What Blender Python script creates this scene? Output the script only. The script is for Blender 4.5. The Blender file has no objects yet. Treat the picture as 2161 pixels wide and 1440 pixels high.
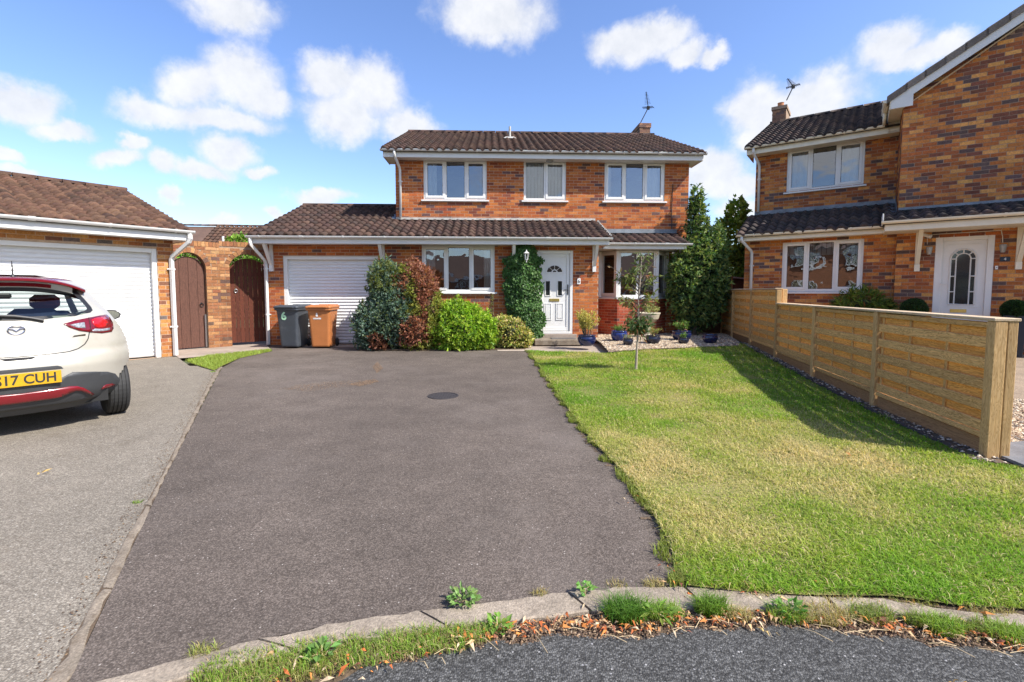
import bpy, math, random
import numpy as np
from mathutils import Vector, Matrix
from mathutils.geometry import delaunay_2d_cdt

R = math.radians
rng = np.random.default_rng(7)
random.seed(7)
SC = bpy.context.scene
COL = SC.collection

# ------------------------------------------------------------------ camera
F, CX, EYE = 1000.0, 1080.5, 1.30          # focal length and centre in pixels of a 2161 px wide frame, eye height
TILT = math.atan(0.065)
PV = 616 + F * 0.065
cam_d = bpy.data.cameras.new('camera')
cam = bpy.data.objects.new('camera', cam_d)
COL.objects.link(cam)
cam.location = (0, 0, EYE)
cam.rotation_euler = (math.pi / 2 - TILT, 0, 0)
cam_d.sensor_width = 36
cam_d.lens = 36 * F / 2161
cam_d.shift_y = (PV - 720) / 2161
cam_d.clip_start = 0.05
cam_d.clip_end = 2000
SC.camera = cam

# ------------------------------------------------------------------ light
SUN_EL = R(46)
SUN_H = Vector((0.883, -0.469, 0)).normalized()
SUN = Vector((SUN_H.x * math.cos(SUN_EL), SUN_H.y * math.cos(SUN_EL), math.sin(SUN_EL)))
sun_d = bpy.data.lights.new('sun', 'SUN')
sun_d.energy = 3.9
sun_d.angle = R(0.55)
sun_d.color = (1.0, 0.95, 0.87)
sun_o = bpy.data.objects.new('sun', sun_d)
COL.objects.link(sun_o)
sun_o.rotation_euler = (-SUN).to_track_quat('-Z', 'Y').to_euler()
sun_o.location = SUN * 60

SC.view_settings.view_transform = 'Standard'
SC.view_settings.look = 'None'
SC.view_settings.exposure = 1.02
SC.view_settings.gamma = 1.0
SC.view_settings.use_curve_mapping = False
SC.cycles.max_bounces = 8
SC.cycles.transparent_max_bounces = 16
SC.cycles.sample_clamp_indirect = 6


def ray(u, v):
    dx = (u - CX) / F
    dy = (PV - v) / F
    return np.array([dx, math.cos(TILT) + dy * math.sin(TILT), -math.sin(TILT) + dy * math.cos(TILT)])


def G(u, v, z=0.0):
    d = ray(u, v)
    t = (z - EYE) / d[2]
    return np.array([0, 0, EYE]) + t * d


def sm(t):
    t = np.clip(t, 0, 1)
    return t * t * (3 - 2 * t)


def zt(x, y):                      # the front garden rises gently towards the houses
    return 0.02 + 0.13 * sm((y - 5) / 6.5) * sm((x - 0.3) / 2.5)


def T(u, v):
    z = 0.0
    for i in range(30):
        P = G(u, v, z)
        z = zt(P[0], P[1])
    return P


def vnoise(x, y, s, seed=0):
    """smooth value noise, numpy"""
    x = np.asarray(x) / s
    y = np.asarray(y) / s
    xi = np.floor(x).astype(np.int64)
    yi = np.floor(y).astype(np.int64)
    fx = sm(x - xi)
    fy = sm(y - yi)

    def h(a, b):
        n = (a * 374761393 + b * 668265263 + seed * 144665) & 0xffffffff
        n = ((n ^ (n >> 13)) * 1274126177) & 0xffffffff
        return ((n ^ (n >> 16)) & 0xffff) / 65535.0
    return (h(xi, yi) * (1 - fx) + h(xi + 1, yi) * fx) * (1 - fy) + (h(xi, yi + 1) * (1 - fx) + h(xi + 1, yi + 1) * fx) * fy


# ------------------------------------------------------------------ sky
def make_world():
    w = bpy.data.worlds.new('World')
    SC.world = w
    w.use_nodes = True
    w.cycles.sampling_method = 'MANUAL'
    w.cycles.sample_map_resolution = 512
    nt = w.node_tree
    nt.nodes.clear()
    N = nt.nodes.new
    L = nt.links.new
    sky = N('ShaderNodeTexSky')
    sky.sky_type = 'NISHITA'
    sky.sun_disc = False
    sky.sun_elevation = SUN_EL
    sky.sun_rotation = math.atan2(SUN_H.x, SUN_H.y)
    sky.air_density = 1.0
    sky.dust_density = 0.9
    sky.ozone_density = 3.0
    sky.altitude = 100
    bg = N('ShaderNodeBackground')
    bg.inputs[1].default_value = 0.15
    out = N('ShaderNodeOutputWorld')
    tc = N('ShaderNodeTexCoord')
    # wobble the directions so that the cloud edges billow
    n1 = N('ShaderNodeTexNoise')
    n1.inputs['Scale'].default_value = 9
    n1.inputs['Detail'].default_value = 7
    n1.inputs['Roughness'].default_value = 0.62
    L(tc.outputs['Generated'], n1.inputs['Vector'])
    sub = N('ShaderNodeVectorMath')
    sub.operation = 'SUBTRACT'
    L(n1.outputs['Color'], sub.inputs[0])
    sub.inputs[1].default_value = (0.5, 0.5, 0.5)
    scl = N('ShaderNodeVectorMath')
    scl.operation = 'SCALE'
    L(sub.outputs[0], scl.inputs[0])
    scl.inputs['Scale'].default_value = 0.085
    add = N('ShaderNodeVectorMath')
    add.operation = 'ADD'
    L(tc.outputs['Generated'], add.inputs[0])
    L(scl.outputs[0], add.inputs[1])

    def lobe(d, rx, rz):
        d = Vector(d).normalized()
        m = N('ShaderNodeMapping')
        m.vector_type = 'TEXTURE'
        right = d.cross(Vector((0, 0, 1))).normalized()
        up = right.cross(d)
        rot = Matrix((right, d, up)).transposed()
        m.inputs['Location'].default_value = d
        m.inputs['Rotation'].default_value = rot.to_euler()
        m.inputs['Scale'].default_value = (rx, 1.0, rz)
        L(add.outputs[0], m.inputs['Vector'])
        ln = N('ShaderNodeVectorMath')
        ln.operation = 'LENGTH'
        L(m.outputs[0], ln.inputs[0])
        return ln.outputs['Value']

    # cumulus seen in the photograph: (u, v, half width, half height) of each lobe
    px = [(490, 20, 95, 48), (1040, 25, 120, 62), (500, 165, 92, 62), (400, 180, 60, 50), (560, 205, 60, 42),
          (350, 250, 80, 32), (470, 255, 110, 26), (700, 165, 66, 45), (780, 190, 76, 60), (720, 250, 80, 55), (860, 265, 60, 42),
          (40, 205, 75, 42), (130, 268, 55, 20), (240, 330, 40, 22), (275, 305, 30, 16), (490, 325, 55, 32), (430, 360, 70, 22),
          (335, 345, 32, 22), (555, 368, 30, 15), (355, 405, 28, 14), (680, 415, 66, 16), (590, 450, 30, 14), (475, 468, 40, 14), (15, 328, 32, 16), (40, 365, 40, 14),
          (1330, 95, 90, 46), (1400, 70, 70, 40), (1450, 110, 60, 28), (1520, 115, 34, 20),
          (1870, 95, 66, 40), (1970, 110, 66, 34), (1910, 125, 80, 24),
          (1590, 230, 66, 55), (1720, 205, 96, 52), (1650, 255, 100, 40), (1500, 370, 60, 40), (1545, 395, 60, 26), (1560, 440, 50, 20), (1600, 300, 60, 30)]
    ls = []
    for (u, v, a, b) in px:
        d = ray(u, v)
        k = np.linalg.norm(d)
        ls.append(lobe(d, a / F / k * 1.0, b / F / k * 1.05))
    # the same scattered cumulus all the way round
    rr = random.Random(5)
    for i in range(20):
        az = rr.uniform(R(50), R(310))
        el = rr.uniform(R(6), R(58))
        if az < R(60) and el < R(30):
            continue
        d = (math.sin(az) * math.cos(el), math.cos(az) * math.cos(el), math.sin(el))
        ls.append(lobe(d, rr.uniform(0.07, 0.16), rr.uniform(0.035, 0.075)))
    for az, el, a, b in ((172, 13, 0.13, 0.05), (178, 17, 0.08, 0.05), (190, 20, 0.12, 0.055), (197, 15, 0.1, 0.04), (160, 19, 0.1, 0.05), (205, 25, 0.1, 0.05), (150, 12, 0.1, 0.04), (218, 14, 0.12, 0.05), (228, 22, 0.1, 0.05)):  # extra unseen clouds, added behind the camera for the upper windows to reflect
        az, el = R(az), R(el)
        ls.append(lobe((math.sin(az) * math.cos(el), math.cos(az) * math.cos(el), math.sin(el)), a, b))
    cur = ls[0]
    for x in ls[1:]:
        m = N('ShaderNodeMath')
        m.operation = 'SMOOTH_MIN'
        m.inputs[2].default_value = 0.35
        L(cur, m.inputs[0])
        L(x, m.inputs[1])
        cur = m.outputs[0]
    n2 = N('ShaderNodeTexNoise')
    n2.inputs['Scale'].default_value = 24
    n2.inputs['Detail'].default_value = 6
    n2.inputs['Roughness'].default_value = 0.6
    L(tc.outputs['Generated'], n2.inputs['Vector'])
    m2 = N('ShaderNodeMath')
    m2.operation = 'MULTIPLY_ADD'
    L(n2.outputs['Fac'], m2.inputs[0])
    m2.inputs[1].default_value = 0.7
    L(cur, m2.inputs[2])
    mr = N('ShaderNodeMapRange')
    mr.interpolation_type = 'SMOOTHSTEP'
    mr.inputs['From Min'].default_value = 1.60
    mr.inputs['From Max'].default_value = 0.86
    L(m2.outputs[0], mr.inputs['Value'])
    # thicker parts of a cloud are whiter, thin parts let the blue through
    cr = N('ShaderNodeMapRange')
    cr.inputs['From Min'].default_value = 0.3
    cr.inputs['From Max'].default_value = 0.75
    L(n2.outputs['Fac'], cr.inputs['Value'])
    cc = N('ShaderNodeMixRGB')
    cc.inputs[1].default_value = (3.4, 3.42, 3.5, 1)
    cc.inputs[2].default_value = (2.7, 2.8, 3.0, 1)
    L(cr.outputs[0], cc.inputs[0])
    cap = N('ShaderNodeMath')
    cap.operation = 'MULTIPLY'
    cap.inputs[1].default_value = 0.93
    L(mr.outputs[0], cap.inputs[0])
    mix = N('ShaderNodeMixRGB')
    L(cap.outputs[0], mix.inputs[0])
    hs = N('ShaderNodeHueSaturation')
    hs.inputs['Hue'].default_value = 0.510
    hs.inputs['Saturation'].default_value = 1.12
    hs.inputs['Value'].default_value = 0.95
    L(sky.outputs[0], hs.inputs['Color'])
    tn = N('ShaderNodeVectorMath')
    tn.operation = 'MULTIPLY'
    tn.inputs[1].default_value = (1.0, 0.965, 0.945)
    L(hs.outputs[0], tn.inputs[0])
    L(tn.outputs[0], mix.inputs[1])
    L(cc.outputs[0], mix.inputs[2])
    L(mix.outputs[0], bg.inputs[0])
    L(bg.outputs[0], out.inputs[0])


make_world()


# ------------------------------------------------------------------ materials
MATS = {}


def nodemat(name):
    m = bpy.data.materials.new(name)
    m.use_nodes = True
    nt = m.node_tree
    b = nt.nodes['Principled BSDF']
    MATS[name] = m
    return m, nt, b


def mat(name, col, rough=0.6, attr=False, var=0.15, vs=3.0, fine=0.1, fs=60.0, bump=0.0, bs=80.0, bd=0.004, metal=0.0, spec=0.5, coat=0.0,
        dirt=None, ds=1.2, dlo=0.55, dhi=0.75, coord='world', stretch=(1, 1, 1), trans=0.0):
    """general surface: base colour (or the per-face colour 'col'), broad and fine variation, stains with a shape of their own, relief"""
    m, nt, b = nodemat(name)
    N = nt.nodes.new
    L = nt.links.new
    if coord == 'world':
        g = N('ShaderNodeNewGeometry')
        pos = g.outputs['Position']
    else:
        tc = N('ShaderNodeTexCoord')
        oi = N('ShaderNodeObjectInfo')
        ml = N('ShaderNodeVectorMath')
        ml.operation = 'SCALE'
        ml.inputs[0].default_value = (31, 17, 23)
        L(oi.outputs['Random'], ml.inputs['Scale'])
        ad = N('ShaderNodeVectorMath')
        L(tc.outputs['Object'], ad.inputs[0])
        L(ml.outputs[0], ad.inputs[1])
        pos = ad.outputs[0]
    if stretch != (1, 1, 1):
        mp = N('ShaderNodeMapping')
        mp.inputs['Scale'].default_value = stretch
        L(pos, mp.inputs['Vector'])
        pos = mp.outputs[0]
    if attr:
        a = N('ShaderNodeAttribute')
        a.attribute_name = 'col'
        src = a.outputs['Color']
    else:
        r = N('ShaderNodeRGB')
        r.outputs[0].default_value = (*col, 1)
        src = r.outputs[0]

    def vary(src, scale, amt, detail=4):
        n = N('ShaderNodeTexNoise')
        n.inputs['Scale'].default_value = scale
        n.inputs['Detail'].default_value = detail
        n.inputs['Roughness'].default_value = 0.65
        L(pos, n.inputs['Vector'])
        mr = N('ShaderNodeMapRange')
        mr.inputs['From Min'].default_value = 0.3
        mr.inputs['From Max'].default_value = 0.7
        mr.inputs['To Min'].default_value = 1 - amt
        mr.inputs['To Max'].default_value = 1 + amt
        L(n.outputs['Fac'], mr.inputs['Value'])
        x = N('ShaderNodeVectorMath')
        x.operation = 'SCALE'
        L(src, x.inputs[0])
        L(mr.outputs[0], x.inputs['Scale'])
        return x.outputs[0]
    if var:
        src = vary(src, vs, var)
    if fine:
        src = vary(src, fs, fine, 3)
    if dirt:
        n = N('ShaderNodeTexNoise')
        n.inputs['Scale'].default_value = ds
        n.inputs['Detail'].default_value = 6
        n.inputs['Roughness'].default_value = 0.7
        L(pos, n.inputs['Vector'])
        mr = N('ShaderNodeMapRange')
        mr.inputs['From Min'].default_value = dlo
        mr.inputs['From Max'].default_value = dhi
        mr.inputs['To Max'].default_value = dirt[3] if len(dirt) > 3 else 0.7
        L(n.outputs['Fac'], mr.inputs['Value'])
        mx = N('ShaderNodeMixRGB')
        L(mr.outputs[0], mx.inputs[0])
        L(src, mx.inputs[1])
        mx.inputs[2].default_value = (*dirt[:3], 1)
        src = mx.outputs[0]
    L(src, b.inputs['Base Color'])
    b.inputs['Roughness'].default_value = rough
    b.inputs['Metallic'].default_value = metal
    b.inputs['Specular IOR Level'].default_value = spec
    b.inputs['Coat Weight'].default_value = coat
    b.inputs['Coat Roughness'].default_value = 0.08
    if bump:
        n = N('ShaderNodeTexNoise')
        n.inputs['Scale'].default_value = bs
        n.inputs['Detail'].default_value = 4
        L(pos, n.inputs['Vector'])
        bp = N('ShaderNodeBump')
        bp.inputs['Strength'].default_value = bump
        bp.inputs['Distance'].default_value = bd
        L(n.outputs['Fac'], bp.inputs['Height'])
        L(bp.outputs[0], b.inputs['Normal'])
    return m


def leafmat(name, rough=0.5, trans=0.35):
    """leaf: per-face colour, part of the light goes through"""
    m, nt, b = nodemat(name)
    N = nt.nodes.new
    L = nt.links.new
    a = N('ShaderNodeAttribute')
    a.attribute_name = 'col'
    L(a.outputs['Color'], b.inputs['Base Color'])
    b.inputs['Roughness'].default_value = rough
    b.inputs['Specular IOR Level'].default_value = 0.35
    t = N('ShaderNodeBsdfTranslucent')
    sc = N('ShaderNodeVectorMath')
    sc.operation = 'MULTIPLY'
    sc.inputs[1].default_value = (1.25, 1.3, 0.6)
    L(a.outputs['Color'], sc.inputs[0])
    L(sc.outputs[0], t.inputs['Color'])
    mx = N('ShaderNodeMixShader')
    mx.inputs[0].default_value = trans
    L(b.outputs[0], mx.inputs[1])
    L(t.outputs[0], mx.inputs[2])
    L(mx.outputs[0], nt.nodes['Material Output'].inputs[0])
    return m


def asphalt(name, base, stone, chips, scale=150, patch=(0.12, 0.9), stains=None, bump=0.6, moss=None):
    """rolled aggregate: cells of stone in a dark binder, pale chips, worn patches"""
    m, nt, b = nodemat(name)
    N = nt.nodes.new
    L = nt.links.new
    g = N('ShaderNodeNewGeometry')
    pos = g.outputs['Position']
    v = N('ShaderNodeTexVoronoi')
    v.inputs['Scale'].default_value = scale
    L(pos, v.inputs['Vector'])
    sep = N('ShaderNodeSeparateColor')
    L(v.outputs['Color'], sep.inputs[0])
    cr = N('ShaderNodeValToRGB')
    cr.color_ramp.elements[0].position = 0.0
    cr.color_ramp.elements[0].color = (*base, 1)
    cr.color_ramp.elements[1].position = 1.0
    cr.color_ramp.elements[1].color = (*stone, 1)
    e = cr.color_ramp.elements.new(0.55)
    e.color = tuple(0.62 * p + 0.38 * q for p, q in zip(base, stone)) + (1,)
    L(sep.outputs[0], cr.inputs[0])
    src = cr.outputs[0]
    # binder between the stones
    mr = N('ShaderNodeMapRange')
    mr.inputs['From Min'].default_value = 0.25
    mr.inputs['From Max'].default_value = 0.75
    mr.inputs['To Min'].default_value = 1.1
    mr.inputs['To Max'].default_value = 0.62
    L(v.outputs['Distance'], mr.inputs['Value'])
    x = N('ShaderNodeVectorMath')
    x.operation = 'SCALE'
    L(src, x.inputs[0])
    L(mr.outputs[0], x.inputs['Scale'])
    src = x.outputs[0]
    # pale chips
    v2 = N('ShaderNodeTexVoronoi')
    v2.inputs['Scale'].default_value = scale * 0.36
    L(pos, v2.inputs['Vector'])
    s2 = N('ShaderNodeSeparateColor')
    L(v2.outputs['Color'], s2.inputs[0])
    lt = N('ShaderNodeMath')
    lt.operation = 'LESS_THAN'
    lt.inputs[1].default_value = 0.2
    L(v2.outputs['Distance'], lt.inputs[0])
    gt = N('ShaderNodeMath')
    gt.operation = 'GREATER_THAN'
    gt.inputs[1].default_value = chips[3]
    L(s2.outputs[1], gt.inputs[0])
    an = N('ShaderNodeMath')
    an.operation = 'MULTIPLY'
    L(lt.outputs[0], an.inputs[0])
    L(gt.outputs[0], an.inputs[1])
    mx = N('ShaderNodeMixRGB')
    L(an.outputs[0], mx.inputs[0])
    L(src, mx.inputs[1])
    mx.inputs[2].default_value = (*chips[:3], 1)
    src = mx.outputs[0]

    def noise(scale, detail=5, rough=0.62):
        n = N('ShaderNodeTexNoise')
        n.inputs['Scale'].default_value = scale
        n.inputs['Detail'].default_value = detail
        n.inputs['Roughness'].default_value = rough
        L(pos, n.inputs['Vector'])
        return n.outputs['Fac']
    for sc_, amt in ((patch[1], patch[0]), (patch[1] * 7, patch[0] * 0.7), (28, patch[0] * 0.8)):
        mr = N('ShaderNodeMapRange')
        mr.inputs['From Min'].default_value = 0.3
        mr.inputs['From Max'].default_value = 0.7
        mr.inputs['To Min'].default_value = 1 - amt
        mr.inputs['To Max'].default_value = 1 + amt
        L(noise(sc_), mr.inputs['Value'])
        x = N('ShaderNodeVectorMath')
        x.operation = 'SCALE'
        L(src, x.inputs[0])
        L(mr.outputs[0], x.inputs['Scale'])
        src = x.outputs[0]
    for st in (stains or ()):
        mr = N('ShaderNodeMapRange')
        mr.inputs['From Min'].default_value = st[4]
        mr.inputs['From Max'].default_value = st[5]
        mr.inputs['To Max'].default_value = st[6]
        L(noise(st[3], 7, 0.7), mr.inputs['Value'])
        mx = N('ShaderNodeMixRGB')
        L(mr.outputs[0], mx.inputs[0])
        L(src, mx.inputs[1])
        mx.inputs[2].default_value = (*st[:3], 1)
        src = mx.outputs[0]
    L(src, b.inputs['Base Color'])
    b.inputs['Roughness'].default_value = 0.9
    b.inputs['Specular IOR Level'].default_value = 0.25
    bp = N('ShaderNodeBump')
    bp.inputs['Strength'].default_value = bump
    bp.inputs['Distance'].default_value = 0.004
    bp.invert = True
    L(v.outputs['Distance'], bp.inputs['Height'])
    L(bp.outputs[0], b.inputs['Normal'])
    return m


def glassmat(name, ior=2.3, tint=(0.8, 0.86, 0.84), wob=0.0):
    m, nt, b = nodemat(name)
    nt.nodes.remove(b)
    N = nt.nodes.new
    L = nt.links.new
    tr = N('ShaderNodeBsdfTransparent')
    tr.inputs[0].default_value = (*tint, 1)
    gl = N('ShaderNodeBsdfGlossy')
    gl.inputs['Roughness'].default_value = 0.01
    gl.inputs['Color'].default_value = (0.95, 0.97, 1, 1)
    fr = N('ShaderNodeFresnel')
    fr.inputs[0].default_value = ior
    if wob:
        g = N('ShaderNodeNewGeometry')
        n = N('ShaderNodeTexNoise')
        n.inputs['Scale'].default_value = 2.2
        L(g.outputs['Position'], n.inputs['Vector'])
        bp = N('ShaderNodeBump')
        bp.inputs['Strength'].default_value = wob
        bp.inputs['Distance'].default_value = 0.02
        L(n.outputs['Fac'], bp.inputs['Height'])
        L(bp.outputs[0], gl.inputs['Normal'])
    mx = N('ShaderNodeMixShader')
    L(fr.outputs[0], mx.inputs[0])
    L(tr.outputs[0], mx.inputs[1])
    L(gl.outputs[0], mx.inputs[2])
    L(mx.outputs[0], nt.nodes['Material Output'].inputs[0])
    return m


def woodmat(name, c1, c2, rough=0.75, grain=3.0, knots=True):
    """timber: grain along the object's own x axis, each board different"""
    m, nt, b = nodemat(name)
    N = nt.nodes.new
    L = nt.links.new
    tc = N('ShaderNodeTexCoord')
    oi = N('ShaderNodeObjectInfo')
    ml = N('ShaderNodeVectorMath')
    ml.operation = 'SCALE'
    ml.inputs[0].default_value = (31, 17, 23)
    L(oi.outputs['Random'], ml.inputs['Scale'])
    ad = N('ShaderNodeVectorMath')
    L(tc.outputs['Object'], ad.inputs[0])
    L(ml.outputs[0], ad.inputs[1])
    mp = N('ShaderNodeMapping')
    mp.inputs['Scale'].default_value = (0.9, 7, 7)
    L(ad.outputs[0], mp.inputs['Vector'])
    n = N('ShaderNodeTexNoise')
    n.inputs['Scale'].default_value = grain
    n.inputs['Detail'].default_value = 3
    n.inputs['Distortion'].default_value = 0.4
    L(mp.outputs[0], n.inputs['Vector'])
    # growth rings: contour lines of the stretched noise
    k = N('ShaderNodeMath')
    k.operation = 'MULTIPLY'
    k.inputs[1].default_value = 14
    L(n.outputs['Fac'], k.inputs[0])
    fr = N('ShaderNodeMath')
    fr.operation = 'FRACT'
    L(k.outputs[0], fr.inputs[0])
    cr = N('ShaderNodeValToRGB')
    cr.color_ramp.elements[0].color = (*c1, 1)
    cr.color_ramp.elements[0].position = 0.35
    cr.color_ramp.elements[1].color = (*c2, 1)
    cr.color_ramp.elements[1].position = 0.95
    L(fr.outputs[0], cr.inputs[0])
    mp2 = N('ShaderNodeMapping')
    mp2.inputs['Scale'].default_value = (6, 90, 90)
    L(ad.outputs[0], mp2.inputs['Vector'])
    n2 = N('ShaderNodeTexNoise')
    n2.inputs['Scale'].default_value = 1.0
    n2.inputs['Detail'].default_value = 4
    L(mp2.outputs[0], n2.inputs['Vector'])
    mr = N('ShaderNodeMapRange')
    mr.inputs['From Min'].default_value = 0.3
    mr.inputs['From Max'].default_value = 0.7
    mr.inputs['To Min'].default_value = 0.8
    mr.inputs['To Max'].default_value = 1.15
    L(n2.outputs['Fac'], mr.inputs['Value'])
    mo = N('ShaderNodeMapRange')
    mo.inputs['To Min'].default_value = 0.82
    mo.inputs['To Max'].default_value = 1.14
    L(oi.outputs['Random'], mo.inputs['Value'])
    mm = N('ShaderNodeMath')
    mm.operation = 'MULTIPLY'
    L(mr.outputs[0], mm.inputs[0])
    L(mo.outputs[0], mm.inputs[1])
    x = N('ShaderNodeVectorMath')
    x.operation = 'SCALE'
    L(cr.outputs[0], x.inputs[0])
    L(mm.outputs[0], x.inputs['Scale'])
    L(x.outputs[0], b.inputs['Base Color'])
    b.inputs['Roughness'].default_value = rough
    b.inputs['Specular IOR Level'].default_value = 0.3
    bp = N('ShaderNodeBump')
    bp.inputs['Strength'].default_value = 0.35
    bp.inputs['Distance'].default_value = 0.003
    L(n2.outputs['Fac'], bp.inputs['Height'])
    L(bp.outputs[0], b.inputs['Normal'])
    return m


mat('brick', (0.4, 0.16, 0.06), 0.85, attr=True, var=0.16, vs=14, fine=0.26, fs=45, bump=0.3, bs=90, bd=0.003, spec=0.2)
mat('mortar', (0.46, 0.33, 0.23), 0.95, var=0.2, vs=4, fine=0.15, spec=0.1)
mat('mortar_dark', (0.33, 0.235, 0.165), 0.95, var=0.2, vs=4, fine=0.15, spec=0.1)
mat('tile', (0.08, 0.05, 0.04), 0.8, attr=True, var=0.18, vs=5, fine=0.25, fs=45, bump=0.4, bs=90, spec=0.3, dirt=(0.13, 0.115, 0.085, 0.5), ds=7, dlo=0.58, dhi=0.74)
mat('roof_under', (0.03, 0.022, 0.018), 0.9)
mat('white_plastic', (0.66, 0.65, 0.62), 0.4, var=0.05, vs=2.5, fine=0.03, dirt=(0.42, 0.40, 0.33, 0.3), ds=3.5, dlo=0.58, dhi=0.8)
mat('white_frame', (0.70, 0.69, 0.66), 0.35, var=0.04, fine=0.02)
mat('cream_fascia', (0.72, 0.66, 0.52), 0.45, var=0.06, fine=0.03, dirt=(0.35, 0.32, 0.24, 0.35), ds=4, dlo=0.56, dhi=0.8)
mat('roller', (0.70, 0.70, 0.69), 0.42, var=0.03, fine=0.02)
mat('lead', (0.20, 0.22, 0.24), 0.55, var=0.3, vs=6, fine=0.15, metal=0.1)
mat('lead_pale', (0.42, 0.40, 0.36), 0.7, var=0.25, vs=6, fine=0.15)
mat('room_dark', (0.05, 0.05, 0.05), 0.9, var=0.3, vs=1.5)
mat('curtain', (0.85, 0.85, 0.82), 0.9, var=0.08)
mat('blind', (0.55, 0.62, 0.62), 0.85, var=0.06)
mat('black_plastic', (0.02, 0.02, 0.021), 0.5, var=0.2)
mat('black_metal', (0.02, 0.02, 0.02), 0.45, metal=0.4)
mat('steel', (0.5, 0.5, 0.5), 0.35, metal=0.9)
mat('brass', (0.62, 0.45, 0.14), 0.35, metal=0.9)
mat('silver_grey', (0.35, 0.35, 0.34), 0.45, metal=0.6)
mat('concrete', (0.34, 0.28, 0.23), 0.9, var=0.2, vs=1.5, fine=0.15, fs=120, bump=0.4, bs=160, spec=0.2, dirt=(0.14, 0.11, 0.08, 0.5), ds=5, dlo=0.52, dhi=0.75)
mat('kerb', (0.29, 0.24, 0.185), 0.92, var=0.25, vs=5, fine=0.3, fs=90, bump=0.8, bs=130, bd=0.006, spec=0.2, dirt=(0.13, 0.10, 0.075, 0.65), ds=9, dlo=0.5, dhi=0.72)
mat('edging', (0.23, 0.19, 0.145), 0.92, var=0.2, vs=6, fine=0.3, fs=90, bump=0.8, bs=130, bd=0.005, spec=0.2, dirt=(0.09, 0.06, 0.035, 0.7), ds=8, dlo=0.5, dhi=0.7)
mat('soil', (0.11, 0.075, 0.045), 0.95, var=0.3, vs=8, fine=0.3, fs=80, bump=0.8, bs=60, bd=0.01)
mat('turf', (0.17, 0.17, 0.055), 0.95, var=0.25, vs=2.5, fine=0.3, fs=60, bump=0.8, bs=70, bd=0.01, spec=0.1, dirt=(0.28, 0.22, 0.10, 0.7), ds=1.3, dlo=0.45, dhi=0.62)
mat('field', (0.07, 0.09, 0.03), 0.95, var=0.25, vs=0.3)
mat('gravel_base', (0.28, 0.21, 0.145), 0.95, var=0.2, vs=4, fine=0.35, fs=70, bump=1.0, bs=70, bd=0.012)
mat('stone', (0.4, 0.3, 0.2), 0.85, attr=True, var=0.1, fine=0.1)
mat('pale_bark', (0.36, 0.30, 0.23), 0.9, var=0.25, vs=12, fine=0.2, bump=0.6, bs=40)
mat('bark', (0.13, 0.10, 0.075), 0.9, var=0.25, vs=12, fine=0.2, bump=0.6, bs=40)
mat('cast_stone', (0.48, 0.42, 0.31), 0.9, var=0.15, vs=7, fine=0.15, bump=0.4, bs=120, dirt=(0.2, 0.2, 0.12, 0.5), ds=6, dlo=0.55, dhi=0.75)
mat('bright_glaze', (0.012, 0.03, 0.17), 0.16, var=0.35, vs=8, fine=0.1, spec=0.6, coat=0.4)
mat('blue_glaze', (0.008, 0.015, 0.07), 0.16, var=0.35, vs=8, fine=0.1, spec=0.6, coat=0.4)
mat('dark_glaze', (0.012, 0.016, 0.035), 0.2, var=0.35, vs=8, fine=0.1, spec=0.6, coat=0.3)
mat('bin_grey', (0.05, 0.058, 0.07), 0.5, var=0.1, vs=5, fine=0.05, dirt=(0.2, 0.19, 0.17, 0.25), ds=5)
mat('bin_orange', (0.42, 0.15, 0.045), 0.5, var=0.08, vs=5, fine=0.05, dirt=(0.30, 0.13, 0.05, 0.3), ds=5)
mat('green_print', (0.45, 0.75, 0.5), 0.5)
mat('white_print', (0.8, 0.8, 0.78), 0.5)
mat('black_print', (0.02, 0.02, 0.02), 0.5)
mat('navy', (0.012, 0.02, 0.035), 0.35)
mat('car_white', (0.43, 0.405, 0.345), 0.22, var=0.03, vs=2, fine=0.0, coat=0.7, dirt=(0.30, 0.27, 0.21, 0.5), ds=3.2, dlo=0.5, dhi=0.8)
mat('car_red', (0.19, 0.006, 0.012), 0.22, var=0.05, fine=0.0, coat=0.7)
mat('car_trim', (0.045, 0.047, 0.05), 0.55, var=0.12, vs=6, fine=0.06)
mat('car_gap', (0.012, 0.012, 0.012), 0.8)
mat('light_red', (0.15, 0.004, 0.008), 0.08, var=0.1, vs=30, fine=0.15, coat=0.8)
mat('light_bright', (0.5, 0.008, 0.01), 0.08, var=0.1, vs=40, fine=0.15, coat=0.8)
mat('light_clear', (0.26, 0.27, 0.29), 0.12, var=0.3, vs=60, fine=0.2, coat=0.8)
mat('chrome', (0.6, 0.6, 0.62), 0.12, metal=1.0)
mat('plate_yellow', (0.52, 0.29, 0.008), 0.35, var=0.05)
mat('tyre', (0.022, 0.022, 0.022), 0.75, var=0.2, vs=10)
mat('seat_dark', (0.03, 0.03, 0.035), 0.8)
mat('seat_red', (0.20, 0.02, 0.025), 0.7)
mat('bag_blue', (0.02, 0.03, 0.075), 0.8, var=0.3, vs=9)
mat('brown_gate', (0.1, 0.05, 0.035), 0.8)
mat('hill_roof', (0.12, 0.07, 0.05), 0.9, var=0.2, vs=2)
mat('cable', (0.6, 0.57, 0.5), 0.7)
mat('doormat', (0.12, 0.11, 0.10), 0.95, bump=0.8, bs=150)
mat('plain_brick', (0.36, 0.15, 0.07), 0.9, var=0.25, vs=6, fine=0.2)
asphalt('tarmac_drive', (0.092, 0.073, 0.059), (0.188, 0.154, 0.128), (0.36, 0.32, 0.28, 0.94), scale=150, patch=(0.19, 0.45),
        stains=[(0.22, 0.185, 0.16, 0.35, 0.5, 0.72, 0.5), (0.13, 0.08, 0.05, 0.55, 0.64, 0.74, 0.45), (0.035, 0.03, 0.027, 1.7, 0.66, 0.75, 0.5)], bump=0.5)
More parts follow.
